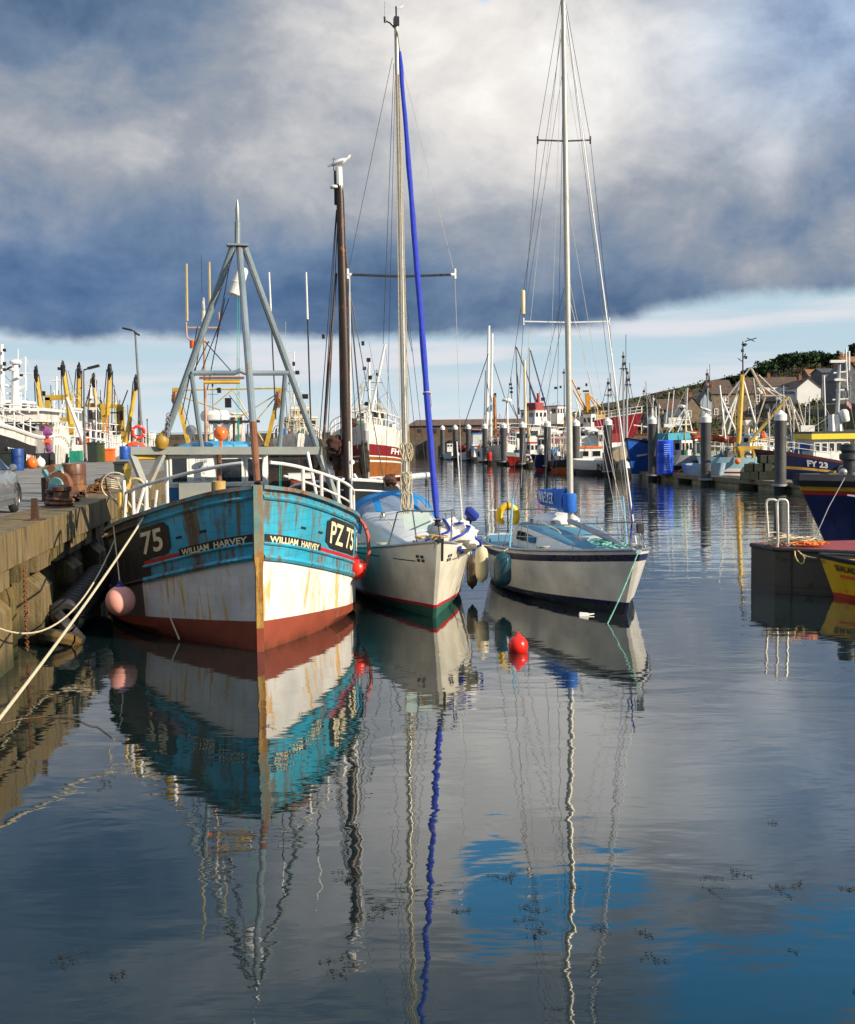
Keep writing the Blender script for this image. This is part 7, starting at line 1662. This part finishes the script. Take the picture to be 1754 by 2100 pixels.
house('house with bright orange brick upper wall at the upper right edge', 1733, 1780, 742, 790, 318, 9, worn('orange_brick', (.42, .16, .05), rust=(.2, .1, .04), amt=.3), ochreroof, 1.6, False, (), (1738, 1748))
house('brown stone cottage row below the long white cottage', 1566, 1600, 822, 856, 300, 7, stone, slate, 1.8, False, [Z3(1085, 610, 1105, 640), Z3(1140, 610, 1160, 640)], (1580,))
house('low dark net store at the foot of the hill behind the lattice spars', 1600, 1650, 862, 880, 268, 6, brownstone, slate, 1.2, False, [Z3(1240, 745, 1255, 765), Z3(1320, 745, 1335, 765)])
house('small white cottage on the slope left of the stone cottage with the brown gable', 1372, 1398, 852, 870, 286, 6, render_w, greyslate, 1.6, False, [Z3(385, 715, 400, 735), Z3(425, 715, 440, 735)], (1380,))
house('grey gabled house low on the hill behind the blue tank', 1330, 1356, 855, 874, 280, 6, greystone, slate, 1.9, True, [Z3(245, 725, 262, 748)])
def bank():
    mb = MB(); a, b = D(1690, 868, 275), D(1790, 868, 262)
    rows = [[V((a.x + (b.x - a.x) * k / 14, a.y + (b.y - a.y) * k / 14 + dy, z + .4 * noise.noise(V((k, z, 1))))) for k in range(15)] for dy, z in ((-1.5, .5), (-.5, 4.5), (0, 9.2), (3, 9.4))]
    mb.grid(rows); tag(mb.build('stone_wall', worn('ivy_stone_wall', (.12, .11, .06), rust=(.05, .055, .02), amt=.6, streak=(.6, .6, .6), blotch=.6), smooth=0), 'mossy stone retaining wall below the grey houses at the right', 'wall')
bank()
# ================================================================ right foreground: steel pontoon, ladder, lifeboat, yellow boat
def right_side():
    t = thing('steel_pontoon', 'dark steel pontoon with red painted deck in the right foreground', 'pontoon', (11, 28, 0))
    A, B = V((8.37, 28.1, 0)), V((8.13, 29.3, 0)); P = [A, V((12.0, 25.7, 0)), V((17, 27, 0)), V((17, 30.2, 0)), B]
    side = worn('dark_pontoon_side', (.032, .03, .027), rust=(.05, .04, .02), amt=.35, streak=(3, 3, .4), rough=.5); redd = worn('red_deck_paint', (.3, .045, .04), rust=(.12, .03, .025), amt=.35, streak=(1.5, 1.5, 1.5), rough=.7)
    mb = MB(); mb.prism([p + V((0, 0, -.5)) for p in P], (0, 0, 1.47)); mb.build('hull', side, t, world=True, smooth=0)
    mb = MB(); mb.prism([p + V((0, 0, .975)) for p in P], (0, 0, .06)); mb.build('deck', redd, t, world=True, smooth=0)
    mb = MB(); L = [p + V((0, 0, .98)) for p in (P[1], A, B, P[3])]
    for a, b in zip(L, L[1:]): mb.rod(a, b, .055, 8)
    mb.build('edge_fender', rubber, t, world=True)
    mb = MB()
    for p in (A.lerp(P[1], .09), A.lerp(P[1], .35)): mb.bar(p + V((-.02, -.03, -.3)), p + V((-.02, -.03, .95)), .04, .02)
    for z in (.12, .78): mb.bar(A + V((-.01, -.02, z)), P[1] + V((-.01, -.02, z)), .035, .03)
    mb.build('side_ribs', side, t, world=True, smooth=0)
    # ladder with two hoops
    l = thing('boarding_ladder', 'grey ladder with two tall hoop handles on the corner of the red decked pontoon', 'ladder', (8.3, 28.3, 0)); gm = mat('galvanised_tube', (.5, .48, .43), .45, .3, var=.15)
    Q = lambda x, y, d: D(1442.6 + .202 * x, 848.6 + .202 * y, d)
    for xs, d in (((655, 640, 752, 762), 28.75), ((752, 748, 858, 862), 28.15)):
        mb = MB(); bot = Q(672 if d > 28.5 else 740, 1850, d); knee = Q(680 if d > 28.5 else 742, 1400, d); up = Q(xs[0] + 8, 1300, d)
        tl = Q(xs[1], 870, d); tr = Q(xs[2], 872, d); foot = Q(xs[3], 1372, d - .02)
        mb.tube([bot, knee, up, tl + V((.0, 0, -.1)), tl + V((.02, 0, -.03)), tl + V((.07, 0, 0)), tr + V((-.07, 0, 0)), tr + V((-.02, 0, -.03)), tr + V((0, 0, -.1)), foot], .033, 8); mb.build('hoop', gm, l, world=True)
    for y in (1410, 1530, 1645, 1765):
        mb = MB(); mb.rod(Q(675, y, 28.75), Q(741, y + 10, 28.15), .02, 6); mb.build('rung', gm, l, world=True)
    # rope heaps
    rr = random.Random(9); mb = MB(); c = V((8.95, 28.55, 1.06))
    for k in range(26): mb.torus(c + V((rr.uniform(-.45, .5), rr.uniform(-.25, .3), .02 + .006 * k)), rr.uniform(.1, .3), .018, (rr.uniform(-.3, .3), rr.uniform(-.3, .3), 1), 14, 5)
    tag(mb.build('rope_heap', rope_m, origin=c), 'heap of tangled beige rope on the red pontoon deck beside the ladder hoops', 'rope')
    mb = MB(); c = V((9.15, 28.0, 1.06)); n = 90
    mb.tube([c + V((.35 * math.sin(k * .9) * (.6 + .4 * math.sin(k * .23)) + .15 * math.sin(k * .05), .16 * math.cos(k * 1.3), .03 + .06 * abs(math.sin(k * .37)))) for k in range(n)], .016, 5)
    tag(mb.build('orange_rope', mat('orange_rope', (.85, .22, .03), .8), origin=c), 'bright orange rope tangled on the red pontoon deck', 'rope')
    P2 = [Q(930, 1395, 27.35), Q(935, 1450, 27.2), Q(960, 1500, 27.2), Q(1000, 1525, 27.2), Q(1022, 1510, 27.2), Q(1030, 1460, 27.2), Q(1000, 1425, 27.3), Q(960, 1390, 27.4)]
    rope('cream rope loop hanging over the pontoon side near the yellow bow', P2, .016, mat('yellow_cream_rope', (.65, .45, .15), .8))
    rope('short cream line from the pontoon to the yellow boat bow', [Q(985, 1420, 27.3), Q(1060, 1450, 27.2), Q(1150, 1465, 27.0)], .014, rope_m)
    # lifeboat
    b = Boat('lifeboat', 'navy lifeboat with thick black fender and red and yellow stripes, cut by the right edge', 'lifeboat', 12.45, 36, -84, 13, 4.2, 2.28, 2.1, [(-.1, redb), (lambda z: z - .42, navyb), (lambda z: z - .29, mat('life_red', (.55, .03, .02), .4)), (lambda z: z - .17, mat('life_yellow', (.75, .5, .03), .4)), (1, navyb)], rake=1.1, dk=.1)
    b.caprail(rubber, .21, .03)
    c = D(1742, 968, 36.3); mb = MB(); mb.lathe(c, [(.0, -.2), (.26, -.2), (.24, 0), (.18, .05), (.2, .35), (.3, .4), (.3, .55), (.22, .6), (.28, .68), (.28, .86), (0, .88)], 18); b.b(mb, 'capstan', mat('dark_capstan', (.05, .055, .06), .45, .4, var=.5)); mb = MB(); mb.ball(D(1730, 968, 35.9), .12); mb.torus(c + V((-.3, -.2, -.05)), .12, .03); b.b(mb, 'fairlead', steel)
    mb = MB(); mb.bar(D(1738, 1015, 35), D(1760, 1018, 35), .05); b.b(mb, 'spray_rail', greyb)
    rope('thin grey line slanting down across the navy lifeboat bow', [D(1733, 980, 34.2), D(1700, 1040, 33.4), D(1716, 1085, 30.2)][:2] + [D(1655, 1142, 31)], .012, mat('grey_line', (.25, .26, .3), .7))
    # yellow rowing boat
    b = Boat('rowing_boat', 'yellow wooden rowing boat with black gunwale and red bottom beside the dark pontoon', 'boat', 9.36, 26.75, -129, 5.2, 1.9, .98, .78, [(.12, mat('boat_red', (.5, .04, .015), .4)), (.9, worn('yellow_boat_paint', (.75, .45, .01), rust=(.4, .2, .02), amt=.2, streak=(3, 3, 3), rough=.35)), (1, black)], rake=.38, dk=.3)
    b.caprail(black, .035)
    sd_ = 1 if (MW[b.root] @ b.H.P(.2, .6, 1)).x < (MW[b.root] @ b.H.P(.2, .6, -1)).x else -1
    f = lambda k: (lambda t: b.H.z(t) * k)
    ta, tb = b.H.find(b.root, 1716, f(.7), sd_, 0, .6), b.H.find(b.root, 1768, f(.7), sd_, 0, .6)
    b.text('SEALADY', sd_, ta, tb, .68, .83, black, .03)
    mb = MB(); b.H.strip(mb, f(.52), f(.6), sd_, ta + .01, .6, .012); mb.build('stripe', mat('orange_stripe', (.75, .12, .01), .5), b.root)
    t1, t2 = b.H.find(b.root, 1684, f(.85), sd_, 0, .3), b.H.find(b.root, 1694, f(.85), sd_, 0, .3); b.text('SS 22', sd_, t1, t2, .8, .87, black, .01)
right_side()
# ================================================================ floating weed and scraps
def weed():
    spots = [(1582, 1682, 34), (1024, 1806, 90), (926, 1870, 60), (1050, 1873, 110), (1163, 1824, 36), (1081, 1912, 70), (1225, 1901, 60), (1230, 1981, 30), (1331, 1976, 60), (1323, 1917, 40), (1437, 1811, 80), (1514, 1800, 55), (1597, 1816, 90), (1726, 1826, 45), (1628, 1950, 20), (1747, 2035, 30), (697, 1800, 90), (764, 1873, 90), (677, 1975, 90), (213, 1590, 90), (537, 1491, 70), (624, 1467, 60), (135, 1975, 100), (237, 2008, 40)]
    m = mat('dark_seaweed', (.03, .024, .008), .45, var=.6, scale=20)
    rr = random.Random(31)
    for k, (px, py, w) in enumerate(spots):
        c = Gd(px, py, .004); W = w * c.y / F * .85; mb = MB()
        for s_ in range(1 + w // 40):
            a = c + V((rr.uniform(-.4, .3) * W, rr.uniform(-.5, .5) * W, 0)); n = rr.randint(5, 9); P = [a]; ang = rr.uniform(-.5, .5)
            for i in range(n): ang += rr.uniform(-.5, .5); P.append(P[-1] + V((math.cos(ang), math.sin(ang) * 1.5, 0)) * W / n * .7)
            mb.tube([p + V((0, 0, .002)) for p in P], .0012, 4)
            for p in P:
                for _ in range(3):
                    if rr.random() < .6: continue
                    q = p + V((rr.uniform(-.025, .025), rr.uniform(-.05, .05), .003)); l_ = rr.uniform(.004, .015); w_ = rr.uniform(.002, .005); an = rr.uniform(-.8, .8)
                    u = V((math.cos(an), math.sin(an), 0)) * l_; v = V((-math.sin(an), math.cos(an), 0)) * w_; up = V((0, 0, rr.uniform(0, .012)))
                    mb.prism([q - u, q - u * .3 - v, q + u * .6 - v * .7 + up, q + u + up, q + u * .5 + v, q - u * .4 + v * .8], (0, 0, .003))
        o = mb.build('seaweed', m, smooth=0, origin=c)
        dist = 'nearest the bottom edge' if py > 1940 else 'in the middle distance' if py > 1750 else 'farther out'
        lb = {0: 'single dark seaweed scrap right of the three boats', 19: 'floating seaweed strand left of the fishing boat reflection', 20: 'seaweed strand over the stem reflection of the fishing boat', 21: 'seaweed strand over the pale hull reflection'}.get(k)
        tag(o, lb or 'floating clump of dark seaweed on the calm water', 'seaweed', 'floating seaweed clumps')
    for i, (k) in enumerate(()): pass
    c = Gd(1198, 1262, .0); mb = MB(); mb.hexa([c + V(q) for q in ((-.11, -.12, .0), (.1, -.1, .0), (.12, .12, .0), (-.1, .1, .0), (-.1, -.08, .05), (.08, -.1, .07), (.1, .1, .04), (-.08, .08, .06))]); mb.prism([c + V((.1, -.05, .01)), c + V((.22, 0, .02)), c + V((.12, .1, .01))], (0, 0, .02)); tag(mb.build('floating_scrap', whitep, smooth=0), 'white scrap of foam floating in front of the navy-striped yacht', 'litter')
    P = [Gd(x, y, .01) for x, y in ((5, 1484), (40, 1475), (90, 1470), (140, 1471), (158, 1476), (185, 1488), (200, 1490), (230, 1512))]
    rope('thin dark line lying on the water at the left edge of the picture', P, .005, worn('thin_dark_line', (.12, .08, .04), amt=.6))  # thin dark brown tube laid along the water surface
weed()
